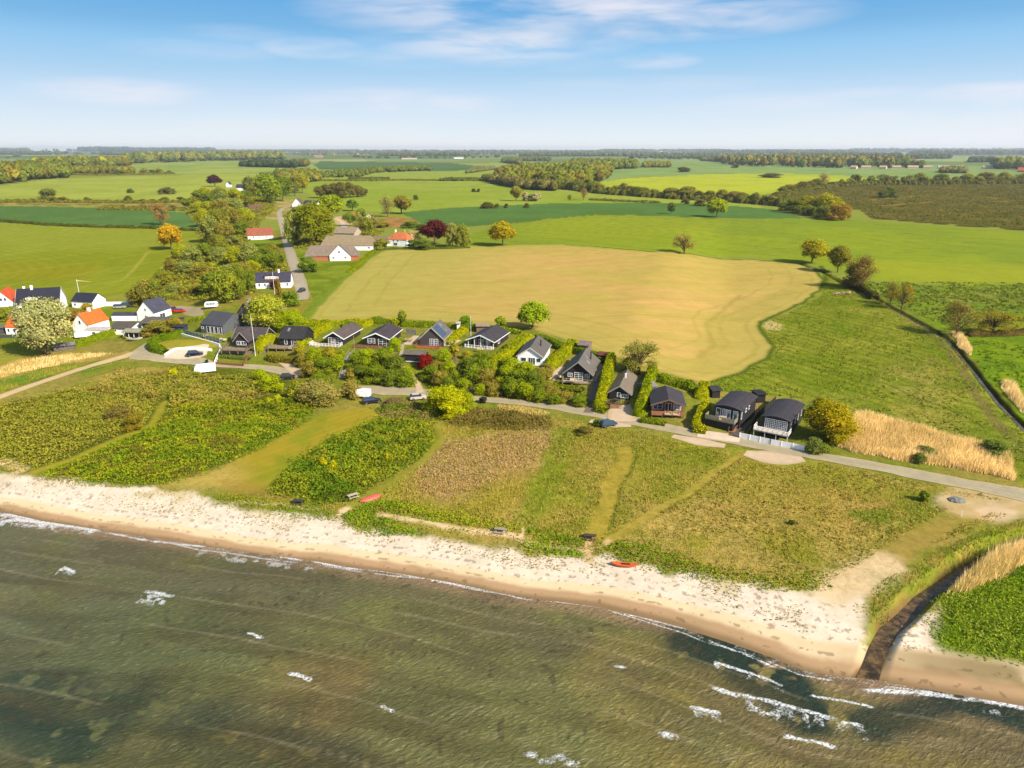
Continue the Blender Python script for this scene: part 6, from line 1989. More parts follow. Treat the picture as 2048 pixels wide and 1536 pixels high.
    if wing:
        # a gabled wing pushed out of the front: (x0, x1, yfront, wall height, rise, wall material, window list)
        x0, x1, yf, h2, r2, wm, ww = wing[:7]
        c = (x0 + x1) / 2
        q = MB().prism([(x0, -plinth), (x0, h2), (c, h2 + r2), (x1, h2), (x1, -plinth)], 'y', yf, D * .5).build('front_wing', wm, root)
        kk = r2 / ((x1 - x0) / 2)
        u_ = [(x0 - .4, h2 - kk * .4 + .05), (c, h2 + r2 + .05), (x1 + .4, h2 - kk * .4 + .05)]
        MB().prism(u_ + [(a, b + .16) for a, b in u_[::-1]], 'y', yf - .4, D * .5).build('wing_roof', roof, q)
        if trim:
            mb = MB()
            mb.prism([(x0 - .42, h2 - kk * .42 - .08), (c, h2 + r2 - .08), (c, h2 + r2 + .24), (x0 - .42, h2 - kk * .42 + .24)], 'y', yf - .49, yf - .404)
            mb.prism([(c + .003, h2 + r2 - .08), (x1 + .42, h2 - kk * .42 - .08), (x1 + .42, h2 - kk * .42 + .24), (c + .003, h2 + r2 + .24)], 'y', yf - .49, yf - .404)
            mb.build('bargeboard', trim, q)
        for (a, b, z0_, z1_, nx, nz) in ww:
            window(q, 'front', W, D, yf, a, b, z0_, z1_, nx, nz)
    if deck:
        # deck = (depth, x0, x1, z, post drop, deck material, rail kind, rail material)
        dd_, x0, x1, dz, drop, dm, rk, rm = deck
        MB().box(x0, x1, -dd_, porch - .02 if porch else -0.004, dz - .18, dz).build('deck', dm, root)
        if drop > 0.3:
            mb = MB()
            for i in range(4):
                x = x0 + .1 + (x1 - x0 - .2) * i / 3
                mb.box(x - .07, x + .07, -dd_ + .05, -dd_ + .19, dz - .18 - drop, dz - .183)
            mb.build('deck_post', dm if rk != 'white' else WHITE, root)
        pr, rl = [], MB()
        if rk == 'solid':
            rl.box(x0, x1, -dd_ - .06, -dd_, dz - .1, dz + .95)
            rl.box(x0 - .06, x0, -dd_, 0, dz - .1, dz + .95)
            rl.box(x1, x1 + .06, -dd_, 0, dz - .1, dz + .95)
            rl.build('railing', rm, root)
        elif rk == 'glass':
            rl.box(x0, x1, -dd_ - .03, -dd_ + .01, dz + .02, dz + .95).box(x1, x1 + .04, -dd_ + .02, 0, dz + .02, dz + .95).box(x0 - .04, x0, -dd_ + .02, 0, dz + .02, dz + .95)
            rl.build('railing', rm, root)
        elif rk:
            rail_run(pr, rl, [(x0, -.05), (x0, -dd_), (x1, -dd_), (x1, -.05)], dz, .95)
            q = rl.build('railing', rm, root)
            for p_ in pr:
                p_.build('railing_post', rm, q)
    return root, W


SKYL = pmat('skylight_glass', (150, 156, 160), 0.12, 0.1, 2.0, spec=0.8)
m_so, t = mat_new('solar_cells')
tc = t.n('ShaderNodeTexCoord')
br = t.n('ShaderNodeTexBrick', {'offset': 0.0}, Vector=tc.outputs['Object'], Color1=(0.012, 0.02, 0.045, 1), Color2=(0.015, 0.026, 0.055, 1), Mortar=(0.10, 0.12, 0.15, 1), Scale=1.0)
br.inputs['Mortar Size'].default_value = 0.03
bs = t.n('ShaderNodeBsdfPrincipled', Base_Color=br.outputs[0], Roughness=0.15)
t.n('ShaderNodeOutputMaterial', Surface=bs)
SOLARM = m_so

BLK = BOARD((52, 48, 50))
BLK2 = BOARD((42, 42, 46))
SLATE = ROOFM((84, 82, 88))
FELT = ROOFM((74, 72, 82))
GREYR = ROOFC((128, 126, 120))
NAVY = ROOFC((46, 50, 72))
W_ = PLAST((252, 250, 246))
DECKW = WOOD((176, 158, 132))
DECKB = WOOD((150, 110, 80))
GRP = 'summer cottages in the row above the shore road'

# --- the cottages, left to right
house('metal_roofed_house', 'long blue-grey timber house with ribbed dark metal roof beside the lawn', (403, 664), (447, 669), 11.5, 2.6, 3.0, 'side', BOARD((112, 124, 138)), ROOFC((86, 90, 102)), over=.2, trim=None,
      wins=[('front', .28, .40, .1, 2.2, 1, 1), ('front', .46, .58, .1, 2.2, 1, 1), ('front', .64, .76, .1, 2.2, 1, 1), ('front', .84, .94, .1, 2.2, 1, 1), ('front', .04, .12, 1.2, 1.8, 1, 1)], group=GRP)
house('gabled_cottage', 'black timber cottage with white-trimmed gable wing above the raised bed', (468, 690), (529, 692), 7.0, 2.3, 2.4, 'side', BLK, ROOFM((92, 86, 92)), trim=GREYT,
      wing=(1.7, 6.0, -2.6, 2.2, 2.4, BLK, [(2.5, 3.6, .9, 1.9, 2, 1), (3.9, 5.3, .9, 1.9, 2, 1)]), deck=(5.2, -1.5, 6.4, -.1, 1.0, DECKW, 'grey', WOOD((150, 146, 136))), group=GRP)
house('skylight_cottage', 'black cottage with a single skylight on its smooth dark roof', (561, 690), (607, 692), 7.5, 2.3, 2.6, 'side', BLK2, ROOFM((62, 64, 70)), sky=[('front', .22, .32, .5, .8)],
      wins=[('front', .2, .3, .4, 1.9, 1, 1), ('front', .5, .72, .1, 2.0, 3, 1)], deck=(3.4, -2.5, 5.5, -.1, 1.2, DECKW, 'grey', WOOD((160, 156, 146))), group=GRP)
house('gabled_cottage', 'black white-trimmed cottage with grey pitched roof, first of the twin pair', (654, 688), (686, 690), 12.5, 2.3, 1.5, 'front', BLK, ROOFM((104, 96, 96)), trim=WHITE, over=.7,
      wins=[('front', .12, .46, .1, 2.0, 2, 3), ('front', .54, .9, .1, 2.0, 2, 3)], deck=(2.5, -4.5, 5, -.1, 1.4, DECKW, 'white', WHITE), chim=[(1.6, 7, 4.3, .45, BLK)], group=GRP)
house('gabled_cottage', 'black white-trimmed cottage with brown deck and two white casement groups', (731, 690), (777, 692), 12, 2.3, 1.5, 'front', BLK, ROOFM((80, 72, 80)), trim=WHITE, over=.6,
      wins=[('front', .12, .42, .7, 2.0, 2, 3), ('front', .58, .92, .1, 2.0, 2, 3)], deck=(2.8, -2.6, 6.8, -.1, 1.4, DECKB, 'wood', WOOD((120, 84, 68))), group=GRP)
house('gabled_cottage', 'grey timber cottage with solar panels on a steep roof', (841, 691), (887, 693), 10, 2.3, 3.3, 'front', BOARD((92, 88, 96)), ROOFC((116, 116, 118)), trim=PLAST((206, 214, 206)), over=.35,
      wins=[('front', .42, .56, .2, 2.1, 2, 3), ('front', .62, .76, .2, 2.1, 2, 3), ('right', .1, .2, .1, 2.0, 1, 1)], solar=('right', .06, .5, .05, .88), sky=[('right', .6, .72, .62, .82), ('right', .62, .7, .2, .34)],
      deck=(2.6, -1.0, 6.2, -.1, 1.4, WOOD((182, 110, 70)), 'wood', WOOD((190, 112, 72))), group=GRP)
house('gabled_cottage', 'black cottage with a white veranda railing and white roof trim', (936, 694), (987, 699), 12.5, 2.35, 1.6, 'front', BLK, FELT, trim=WHITE, over=.5, porch=2.6, post=5,
      wins=[('front', .1, .2, .1, 2.0, 1, 1), ('front', .28, .5, .1, 2.0, 3, 1, CURT), ('front', .58, .74, .1, 2.0, 2, 1, CURT), ('right', .3, .4, .8, 1.8, 1, 1)], deck=(.6, -.8, 7.6, -.05, 1.6, WOOD((214, 202, 184)), 'white', WHITE), group=GRP)
house('gabled_cottage', 'white rendered cottage with a grey corrugated roof and black flue', (1035, 728), (1085, 731), 13.2, 2.4, 2.3, 'front', W_, ROOFY((110, 108, 108)), trim=PLAST((226, 226, 224)), over=.35,
      wins=[('front', .14, .34, .9, 1.9, 1, 1), ('front', .44, .70, .1, 2.0, 3, 1), ('front', .76, .92, .9, 1.9, 1, 1)], chim=[(5.3, 6.4, 5.2, .3, BLK2)], group=GRP)
house('gabled_cottage', 'black steep-roofed cottage with white cross-barred windows and double door', (1131, 759), (1181, 763), 12.5, 2.3, 2.7, 'front', BLK2, ROOFY((118, 116, 112)), trim=GREYT, over=.7,
      wins=[('front', .10, .26, .95, 1.8, 2, 2), ('front', .36, .68, .1, 2.05, 2, 4), ('front', .78, .94, .95, 1.8, 2, 2)], sky=[('right', .3, .4, .3, .6), ('right', .55, .63, .6, .8)], chim=[(5.2, 8, 5.3, .28, BLK2)],
      deck=(1.6, -.6, 7.0, -.1, .8, WOOD((206, 192, 168)), 'grey', WOOD((196, 188, 172))), group=GRP)
house('gabled_cottage', 'small black cottage with grey roof and broad wooden front steps', (1218, 800), (1259, 804), 13.5, 2.2, 1.7, 'front', BLK2, ROOFY((138, 130, 118)), trim=GREYT, over=.5, porch=0,
      wins=[('front', .40, .54, .5, 2.1, 1, 2), ('front', .60, .92, 1.0, 1.8, 3, 1)], chim=[(2.9, 7, 4.8, .3, W_)], z=3.9, plinth=1.5,
      deck=(2.3, -1.0, 4.8, -.05, 1.1, WOOD((140, 120, 100)), 'dark', WOOD((98, 84, 74))), group=GRP)
house('gabled_cottage', 'wooden porch cottage with reddish board front under a dark pitched roof', (1303, 829), (1368, 832), 9.6, 2.45, 1.35, 'front', BOARD((158, 116, 96)), FELT, trim=WOOD((134, 112, 96)), over=.35, porch=2.6, post=3, z=3.9, plinth=1.5,
      wins=[('front', .08, .34, .5, 1.9, 2, 2), ('front', .44, .62, .1, 2.0, 2, 1), ('front', .70, .92, .5, 1.9, 2, 2, CURT)], group=GRP,
      deck=(.02, -.02, 7.3, .0, 1.2, WOOD((166, 126, 96)), 'solid', BOARD((196, 138, 102))))
first_barrel, _bw = house('barrel_roofed_cottage', 'dark barrel-roofed cottage with glass balcony over a black basement', (1428, 831), (1481, 840), 11.6, 2.35, .6, 'front', BLK2, ROOFM((70, 68, 78)), z=4.8, plinth=2.4, yaw=-35, barrel=True, over=.35,
      wins=[('front', .08, .24, .1, 2.0, 1, 1, CURT), ('front', .32, .46, .1, 2.0, 1, 1, CURT), ('front', .50, .62, .1, 2.0, 1, 1, CURT), ('front', .74, .90, .1, 2.0, 1, 1, CURT), ('right', .06, .1, .2, 2.1, 1, 1), ('right', .3, .38, 1.0, 1.7, 1, 1), ('right', .5, .56, 1.0, 1.7, 1, 1)],
      deck=(2.4, -1.2, 5.4, -.05, 0, WOOD((176, 164, 144)), 'glass', pmat('balcony_glass', (168, 176, 166), .2, .08, 1)), group='pair of barrel-roofed cottages')
house('barrel_roofed_cottage', 'dark barrel-roofed cottage with a white grid window wall behind the white fence', (1523, 853), (1578, 861), 13, 2.35, .6, 'front', BLK2, ROOFM((68, 66, 76)), z=4.2, plinth=1.9, yaw=-34, barrel=True, over=.35,
      wins=[('front', .12, .32, .2, 2.15, 3, 5), ('front', .34, .52, .2, 2.15, 3, 5), ('front', .54, .72, .2, 2.15, 3, 5), ('front', .74, .92, .2, 2.15, 3, 5), ('right', .12, .18, .1, 2.1, 1, 1), ('right', .42, .46, .2, 2.1, 1, 1), ('right', .62, .66, .2, 2.1, 1, 1), ('right', .86, .9, .2, 2.1, 1, 1)],
      deck=(2.6, -1.0, 6.2, -.05, 1.5, WOOD((226, 222, 214)), 'white', WHITE), group='pair of barrel-roofed cottages')
MB().box(-.9, 5.1, -2.25, -.01, -2.4, -.24).build('basement', BLK2, first_barrel)
# boathouse and sheds
house('boathouse', 'small black flat-roofed boathouse on the bank behind the red maple', (809, 723), (850, 725), 3.6, 2.1, .35, 'side', BLK2, ROOFM((128, 122, 118)), over=.3, trim=None, wins=[('front', .08, .9, .05, .12, 1, 1)], cat='boathouse')
house('garden_shed', 'small blue-grey lean-to shed behind the wooden porch cottage', (1296, 790), (1312, 786), 3.2, 2.0, .5, 'side', BOARD((120, 124, 136)), ROOFM((148, 152, 160)), cat='shed')
house('garden_shed', 'low red-brown roofed shed behind the steep-roofed cottage', (1196, 722), (1212, 724), 3, 1.8, .4, 'side', BLK, ROOFM((128, 74, 60)), cat='shed')
house('garden_shed', 'grey flat hut behind the cottage with the white veranda', (953, 664), (978, 664), 3, 1.9, .3, 'side', WOOD((150, 130, 116)), ROOFM((176, 160, 148)), cat='shed')
house('garden_shed', 'tiny white outhouse right of the solar roof', (914, 660), (920, 660), 1.5, 2.2, .2, 'side', W_, ROOFM((210, 210, 206)), cat='shed')
house('garden_shed', 'pinkish grey shed behind the steep-roofed cottage gable', (1156, 704), (1176, 706), 4, 2.2, .6, 'side', WOOD((138, 124, 128)), ROOFM((150, 138, 142)), cat='shed')
house('garden_shed', 'small dark shed behind the first barrel-roofed cottage', (1424, 796), (1440, 794), 3, 1.9, .5, 'side', BLK2, ROOFM((60, 60, 66)), cat='shed')
house('garden_shed', 'dark flat shed between the barrel-roofed cottages and the meadow', (1514, 805), (1530, 804), 3, 2.0, .1, 'side', BLK2, ROOFM((46, 46, 52)), cat='shed')
house('tall_house', 'tall narrow grey timber house half hidden by the pale chestnut', (480, 652), (508, 655), 10, 4.6, 3.2, 'front', BOARD((150, 146, 138)), ROOFM((104, 98, 98)), trim=None,
      wins=[('front', .2, .8, .3, 2.2, 3, 1), ('front', .3, .5, 3.0, 4.0, 1, 1), ('front', .55, .75, 3.0, 4.0, 1, 1), ('right', .1, .3, .3, 2.2, 2, 1)], chim=[(1.2, 4, 8.3, .9, GREYT)])
# --- village on the left
house('white_house', 'white house with orange tiled roof and two small gable windows at the left edge', (-14, 624), (31, 621), 12, 3.2, 4.3, 'front', W_, ROOFM((236, 104, 52)), over=.2, wins=[('front', .42, .52, 4.0, 5.1, 1, 1), ('front', .60, .70, 4.0, 5.1, 1, 1)])
house('white_house', 'big white house with steep navy roof, dormer and two white chimneys', (35, 626), (122, 621), 9.5, 3.4, 4.8, 'side', W_, NAVY, over=.35, trim=PLAST((230, 230, 230)),
      wins=[('front', .07, .12, 1.0, 2.0, 1, 2), ('front', .2, .25, 1.0, 2.0, 1, 2), ('front', .5, .55, 1.0, 2.0, 1, 2)], chim=[(5.0, 4.6, 9.4, .8, W_), (2.2, 5.4, 9.0, .7, W_)], dormer=(.22, .5, 3.6, 5.6, .9))
house('white_barn', 'small white barn with navy roof beside the tall flagpole', (145, 615), (187, 617), 7, 2.6, 2.6, 'side', W_, NAVY, over=.3, wins=[('front', .1, .2, .9, 1.7, 1, 1)], cat='barn')
house('white_house', 'white gabled house with a slate-blue roof by the gravel parking area', (276, 640), (311, 642), 9, 3.0, 4.0, 'front', W_, ROOFM((82, 86, 112)), over=.2, wins=[('front', .46, .56, 3.6, 4.4, 1, 1), ('front', .44, .6, .9, 1.8, 2, 1), ('right', .3, .6, .1, 2.0, 2, 1)])
house('garden_annex', 'low white annex with dark roof left of the slate-blue gabled house', (224, 641), (275, 641), 4.0, 1.7, .8, 'side', W_, ROOFM((78, 82, 104)), over=.05, cat='annex')
house('white_house', 'white cottage with bright orange roof and white chimney right of the silver tree', (147, 662), (178, 664), 9.5, 2.4, 3.6, 'front', W_, ROOFM((240, 128, 50)), over=.2, wins=[('front', .45, .58, 2.6, 3.8, 1, 1)], chim=[(3, 5, 7.1, .8, W_)])
house('garage', 'long low white garage with pale flat roof behind the gravel yard', (172, 673), (216, 672), 5, 1.9, .5, 'side', W_, ROOFM((214, 214, 218)), over=.2, cat='garage', wins=[('front', .3, .45, .1, 1.5, 1, 1)])
house('white_house', 'white cottage with orange roof left behind the silver tree', (13, 668), (52, 668), 8, 2.4, 3.2, 'side', W_, ROOFM((240, 124, 48)), over=.2, wins=[('front', .1, .2, .8, 1.8, 1, 1), ('front', .38, .5, .8, 1.8, 1, 1)], sky=[('front', .4, .5, .4, .7)])
house('low_house', 'low white bungalow with a shallow grey-brown roof behind the clipped hedge', (220, 667), (262, 669), 8.5, 1.9, 1.3, 'side', W_, ROOFM((104, 100, 98)), over=.3, cat='bungalow', wins=[('front', .24, .34, .9, 1.4, 1, 1)])
house('low_house', 'low brown summer house with a wide flat grey roof and open terrace', (284, 658), (345, 659), 8.5, 2.2, .8, 'side', WOOD((116, 96, 84)), ROOFM((112, 110, 106)), over=.8, cat='bungalow', porch=2.0, post=5, wins=[('front', .2, .5, .2, 1.9, 3, 1), ('front', .6, .8, .2, 1.9, 2, 1)])
house('open_shed', 'open boat shed with pale green-grey roof and dark front opening', (247, 674), (289, 675), 4.5, 1.7, .45, 'side', WOOD((110, 96, 88)), ROOFM((176, 184, 164)), over=.5, cat='shed', porch=1.2, post=5)
house('garden_shed', 'small dark navy shed at the right end of the brown summer house', (345, 664), (368, 664), 3.2, 1.7, .2, 'side', BOARD((66, 76, 100)), ROOFM((60, 66, 84)), cat='shed')
house('garden_shed', 'low grey shed in the shade behind the silver tree trunk', (108, 702), (150, 698), 3.5, 1.4, .4, 'side', WOOD((128, 126, 128)), ROOFM((150, 148, 150)), cat='shed')
house('garden_shed', 'dark carport at the left edge below the orange-roofed cottage', (-20, 668), (8, 667), 4, 2.0, .5, 'side', WOOD((90, 92, 100)), ROOFM((110, 126, 130)), cat='carport')
# --- along the lane
house('white_house', 'white house with navy roof, wide dormer and flagpole beside the lane', (512, 577), (582, 575), 7.5, 2.6, 3.3, 'side', W_, ROOFM((74, 74, 100)), over=.3, dormer=(.27, .66, 2.9, 4.8, .9), chim=[(9.2, 3.7, 6.9, .7, W_)],
      wins=[('front', .08, .13, .8, 1.9, 1, 2), ('front', .24, .29, .8, 1.9, 1, 2), ('front', .4, .45, .8, 1.9, 1, 2), ('front', .88, .93, .8, 1.9, 1, 2)])
house('farm_building', 'thatched-looking grey hipped farmhouse with a white cross gable and brick ends', (610, 522), (716, 520), 10, 2.6, 4.6, 'side', pmat('brick_red', (206, 128, 92), .85, .12, 3), ROOFM((150, 140, 132)), over=.4, hip=2.6, cat='farmhouse',
      wing=(12.6, 23.0, -.9, 2.8, 5.2, W_, [(14, 15, 1.0, 2.0, 2, 1), (17, 18, 3.9, 4.8, 1, 1), (20, 21, 1.0, 2.0, 2, 1)]))
house('farm_building', 'long grey-brown roofed barn with white end wall behind the farmhouse', (642, 500), (746, 500), 13, 2.7, 4.6, 'side', W_, ROOFM((166, 154, 130)), over=.4, hip=2.0, cat='barn', wins=[('front', .90, .95, .9, 1.6, 1, 1)])
house('farm_building', 'grey barn extension reaching towards the orange-roofed farmhouse', (747, 492), (776, 492), 9, 2.2, 3.0, 'side', W_, ROOFM((140, 130, 112)), over=.3, cat='barn')
house('farm_building', 'grey gabled barn behind the long barn roof', (668, 474), (709, 475), 12, 2.6, 3.2, 'side', PLAST((206, 200, 188)), ROOFM((170, 160, 146)), cat='barn')
house('white_house', 'white farmhouse with orange hipped roof and two chimneys at the field corner', (776, 491), (814, 493), 9, 4.0, 3.6, 'side', W_, ROOFM((226, 134, 86)), over=.3, hip=3.4, chim=[(3.0, 4.5, 8.8, .7, W_), (9.0, 4.5, 9.2, .6, PLAST((226, 214, 150)))],
      wins=[('front', .28, .34, 2.4, 3.4, 1, 1), ('front', .5, .56, 2.4, 3.4, 1, 1), ('front', .3, .5, .3, 1.9, 3, 1)])
house('tiled_house', 'long white house with weathered red tiled roof left of the lane', (496, 479), (547, 477), 8.5, 2.5, 4.4, 'side', W_, ROOFM((176, 106, 84)), over=.3, wins=[('front', .2, .24, .7, 1.8, 1, 1), ('front', .42, .46, .7, 1.8, 1, 1), ('front', .7, .74, .7, 1.8, 1, 1)], cat='house')
house('low_house', 'low brown-roofed house at the far end of the lane', (502, 421), (527, 419), 10, 2.4, 2.6, 'side', PLAST((222, 188, 174)), ROOFM((130, 96, 88)), cat='house')
house('low_house', 'small dark brown roofed outbuilding before the low brown-roofed house', (500, 430), (523, 429), 8, 2.0, 1.8, 'side', WOOD((140, 116, 104)), ROOFM((110, 88, 82)), cat='outbuilding')
house('white_house', 'white steep-gabled house at the far bend of the lane', (585, 415), (603, 415), 12, 3.5, 5.5, 'front', W_, ROOFM((120, 108, 90)), over=.3)
house('white_house', 'long white house with dark roof right of the steep-gabled house', (605, 414), (633, 415), 11, 2.8, 3.6, 'side', W_, ROOFM((70, 72, 96)), over=.3, wins=[('front', .3, .4, .8, 1.8, 1, 1)])
house('farm_building', 'barn with a large plain navy roof below the steep-gabled house', (582, 426), (614, 427), 11, 2.0, 3.2, 'side', BLK2, ROOFM((58, 62, 90)), cat='barn')
house('white_house', 'long low white far house with navy roof among trees', (472, 381), (503, 381), 12, 4, 4.5, 'side', W_, ROOFM((62, 68, 96)))
house('white_house', 'little white far house left of the long navy-roofed one', (452, 374), (460, 374), 9, 4, 4, 'front', W_, ROOFM((70, 72, 96)))
house('farm_building', 'dark navy roof half hidden in the tree belt', (411, 393), (426, 393), 10, 2, 4, 'side', BLK2, ROOFM((52, 60, 92)), cat='barn')
house('white_house', 'far white house with trees around it beyond the green field', (560, 357), (580, 357), 12, 4.5, 5, 'side', W_, ROOFM((110, 110, 116)))
house('garden_shed', 'tiny orange roofed shed beside the brown earth patch', (695, 437), (709, 437), 6, 2, 2.4, 'side', WOOD((150, 90, 60)), ROOFM((236, 140, 70)), cat='shed')
house('garden_shed', 'tiny white hut beside the brown earth patch', (731, 439), (740, 439), 4, 2.4, 1.5, 'front', W_, ROOFM((226, 214, 190)), cat='hut')
house('farm_building', 'far pinkish farm roof in front of the dark copse', (628, 315), (645, 315), 20, 8, 8, 'side', PLAST((206, 170, 150)), ROOFM((196, 160, 140)), cat='barn')
house('farm_building', 'distant long white farm building at the left horizon', (12, 307), (33, 307), 40, 9, 8, 'side', W_, ROOFM((212, 190, 180)), cat='farm')
house('farm_building', 'second distant white farm building at the left horizon', (40, 306), (63, 306), 40, 5, 5, 'side', W_, ROOFM((226, 214, 200)), cat='farm')
house('farm_building', 'long pale distant greenhouse beyond the dark field', (803, 318.5), (832, 318.5), 40, 5, 3, 'side', PLAST((244, 236, 214)), ROOFM((240, 232, 214)), cat='greenhouse')
house('farm_building', 'distant white hall beyond the far rows, left of the centre wood', (908, 317.5), (926, 317.5), 40, 6, 5, 'side', W_, ROOFM((226, 226, 226)), cat='hall')
# the town on the centre horizon and the white row at the right wood edge
for i, (u, v, w_) in enumerate([(960, 304.2, 10), (985, 304, 14), (1004, 303.8, 8), (1030, 303.6, 12), (1048, 303.8, 22), (1076, 303.8, 18), (1100, 304, 8), (1112, 304, 16), (1135, 304, 8), (1250, 304, 8), (1293, 303.5, 10), (1320, 304, 6)]):
    r_, _w = house('distant_building', ['first', 'second', 'third', 'fourth', 'fifth', 'sixth', 'seventh', 'eighth', 'ninth', 'tenth', 'eleventh', 'twelfth'][i] + ' pale building from the left in the hazy town on the horizon', (u, v), (u + w_, v), 60, random.uniform(14, 30), 6, 'side', W_, ROOFM((226, 226, 230)), group='pale buildings of the hazy town', cat='building')
for i, (u, w_) in enumerate([(1700, 12), (1722, 20), (1758, 14), (1784, 18), (1815, 22), (1846, 18), (1876, 24), (1912, 14), (1965, 20), (1992, 12)]):
    house('row_house', ['first', 'second', 'third', 'fourth', 'fifth', 'sixth', 'seventh', 'eighth', 'ninth', 'tenth'][i] + ' cream house from the left in the row along the far right wood', (u, 337.6), (u + w_, 337.8), 16, 5, 5, 'side', PLAST((240, 226, 200)), ROOFM((214, 196, 176)), group='cream houses along the far right wood')
house('farm_building', 'far red-roofed building at the right edge', (2034, 344), (2060, 344.4), 20, 4, 8, 'side', PLAST((214, 130, 96)), ROOFM((206, 116, 84)), cat='building')
house('white_house', 'pale house standing in the far right wood', (1735, 329), (1743, 329), 16, 12, 6, 'front', PLAST((244, 226, 196)), ROOFM((236, 212, 180)))
house('white_house', 'pale house above the far right wood', (1496, 316), (1506, 316), 30, 14, 8, 'side', PLAST((236, 226, 206)), ROOFM((230, 216, 196)))


# ------------------------------------------------------------------ vehicles
def at(u, v, lift=0.0):
    p = P1(u, v)
    return (float(p[0]), float(p[1]), float(p[2]) + lift)


RUB = pmat('tyre_rubber', (44, 44, 46), .9, .05, 2)
RIM = pmat('wheel_rim', (170, 172, 176), .35, .05, 2, metal=.6)
LAMP = pmat('headlamp_glass', (236, 238, 240), .15, .03, 2)
TAIL = pmat('tail_lamp_glass', (190, 30, 24), .2, .03, 2)


def paintm(n, c):
    return pmat('car_paint_' + n, c, .22, .03, 1.0, spec=.7)


def car(label, u, v, heading, paint, kind='hatch', group=None):
    """heading in degrees: direction of the bonnet, world frame"""
    L, Wd = {'hatch': (4.1, 1.78), 'estate': (4.6, 1.8), 'suv': (4.5, 1.9), 'van': (5.0, 1.95)}[kind]
    ht = {'hatch': 1.48, 'estate': 1.46, 'suv': 1.75, 'van': 2.1}[kind]
    root = thing('parked_car', label, 'car', at(u, v, .08), math.radians(heading), group)
    # lower body: profile in x (length), bonnet at +x
    hl = L / 2
    prof = [(-hl + .05, .32), (-hl, .62), (-hl + .06, .92), (hl * .42, .96), (hl - .35, .80), (hl - .03, .66), (hl, .42), (hl - .06, .28)]
    cab = {'hatch': [(-hl + .12, .92), (-hl + .38, ht - .1), (-hl + .75, ht), (.25, ht - .02), (.95, .93)],
           'estate': [(-hl + .10, .92), (-hl + .32, ht - .06), (-hl + .6, ht), (.25, ht - .02), (1.0, .93)],
           'suv': [(-hl + .08, .92), (-hl + .22, ht - .1), (-hl + .5, ht), (.35, ht - .02), (1.0, .95)],
           'van': [(-hl + .05, .92), (-hl + .08, ht - .1), (-hl + .3, ht), (.9, ht - .04), (1.6, .95)]}[kind]

    def loft(prof_, y, taper, zc, name, mat, par, smooth=False):
        mb = MB()
        n = len(prof_)
        rings = []
        for (yy, k) in ((-y, taper), (-y * .94, 1.0), (y * .94, 1.0), (y, taper)):
            b = len(mb.v)
            for (x, z_) in prof_:
                mb.v.append((x * (1 if k == 1 else .985), yy, zc + (z_ - zc) * k))
            rings.append(b)
        for a, b in zip(rings[:-1], rings[1:]):
            for i in range(n):
                j = (i + 1) % n
                mb.f.append((a + i, a + j, b + j, b + i))
        mb.f.append(tuple(range(rings[0], rings[0] + n)))
        mb.f.append(tuple(range(rings[-1] + n - 1, rings[-1] - 1, -1)))
        return mb.build(name, mat, par, smooth)
    loft(prof, Wd / 2, .9, .6, 'body', paint, root)
    c2 = [(x, z_) for x, z_ in cab]
    g = MB()
    n = len(c2)
    for (s, k) in ((-1, 1), (1, 1)):
        for (x, z_) in c2:
            inset = 0.10 + 0.16 * (z_ - .92) / (ht - .92)
            g.v.append((x, s * (Wd / 2 - inset), z_))
    g.f.append(tuple(range(n)))
    g.f.append(tuple(range(2 * n - 1, n - 1, -1)))
    for i in range(n):
        j = (i + 1) % n
        g.f.append((i, j, n + j, n + i))
    gl = g.build('windows', GLASS, root)
    r_ = MB()
    x0, x1 = c2[2][0] - .02, c2[3][0] + .05
    r_.box(x0 - .15, x1, -(Wd / 2 - .27), Wd / 2 - .27, ht - .015, ht + .03)
    r_.build('roof', paint, root)
    for sx in (-hl + .8, hl - .82):
        for sy in (-1, 1):
            m_ = MB().bar((sx, sy * (Wd / 2 - .20), .32), (sx, sy * (Wd / 2 + .015), .32), .33, 14)
            b = len(m_.v)
            m_.f.append(tuple(range(14, 28)))
            wh_ = m_.build('wheel', RUB, root)
            rm = MB().bar((sx, sy * (Wd / 2 + .016), .32), (sx, sy * (Wd / 2 + .03), .32), .2, 10)
            rm.f.append(tuple(range(10, 20)))
            rm.build('rim', RIM, wh_)
    for sy in (-1, 1):
        MB().box(hl - .09, hl + .012, sy * (Wd / 2 - .38) - .17, sy * (Wd / 2 - .38) + .17, .6, .73).build('headlight', LAMP, root)
        MB().box(-hl - .012, -hl + .09, sy * (Wd / 2 - .3) - .14, sy * (Wd / 2 - .3) + .14, .68, .86).build('tail_light', TAIL, root)
    return root


car('dark blue car parked on the grass verge of the shore road', 1216, 852, 25, paintm('blue', (64, 96, 130)), 'hatch')
car('black car parked beside the white trailer box', 744, 806, 22, paintm('black', (36, 44, 72)), 'estate')
car('black car on the pale concrete drive near the lawn', 391, 711, 14, paintm('black', (36, 44, 72)), 'estate')
car('dark car driving on the lane beside the ploughed field', 603, 584, 255, paintm('dark', (58, 54, 62)), 'hatch')
car('white and black car half hidden behind the lime yellow tree', 836, 799, 15, paintm('white', (232, 230, 226)), 'hatch')
car('dark car half hidden by bushes on the gravel turning place', 576, 758, 10, paintm('dark', (58, 54, 62)), 'hatch')
car('bright red car parked at the edge of the gravel area, left one', 345, 624, 5, paintm('red', (226, 36, 30)), 'van')
car('bright red car parked at the edge of the gravel area, right one', 362, 625, 5, paintm('red', (226, 36, 30)), 'hatch')
car('silver car parked by the white wall left of the slate-blue gabled house', 240, 617, 8, paintm('silver', (196, 200, 206)), 'suv')
car('dark green car behind the silver car by the white wall', 256, 614, 8, paintm('green', (66, 84, 80)), 'suv')


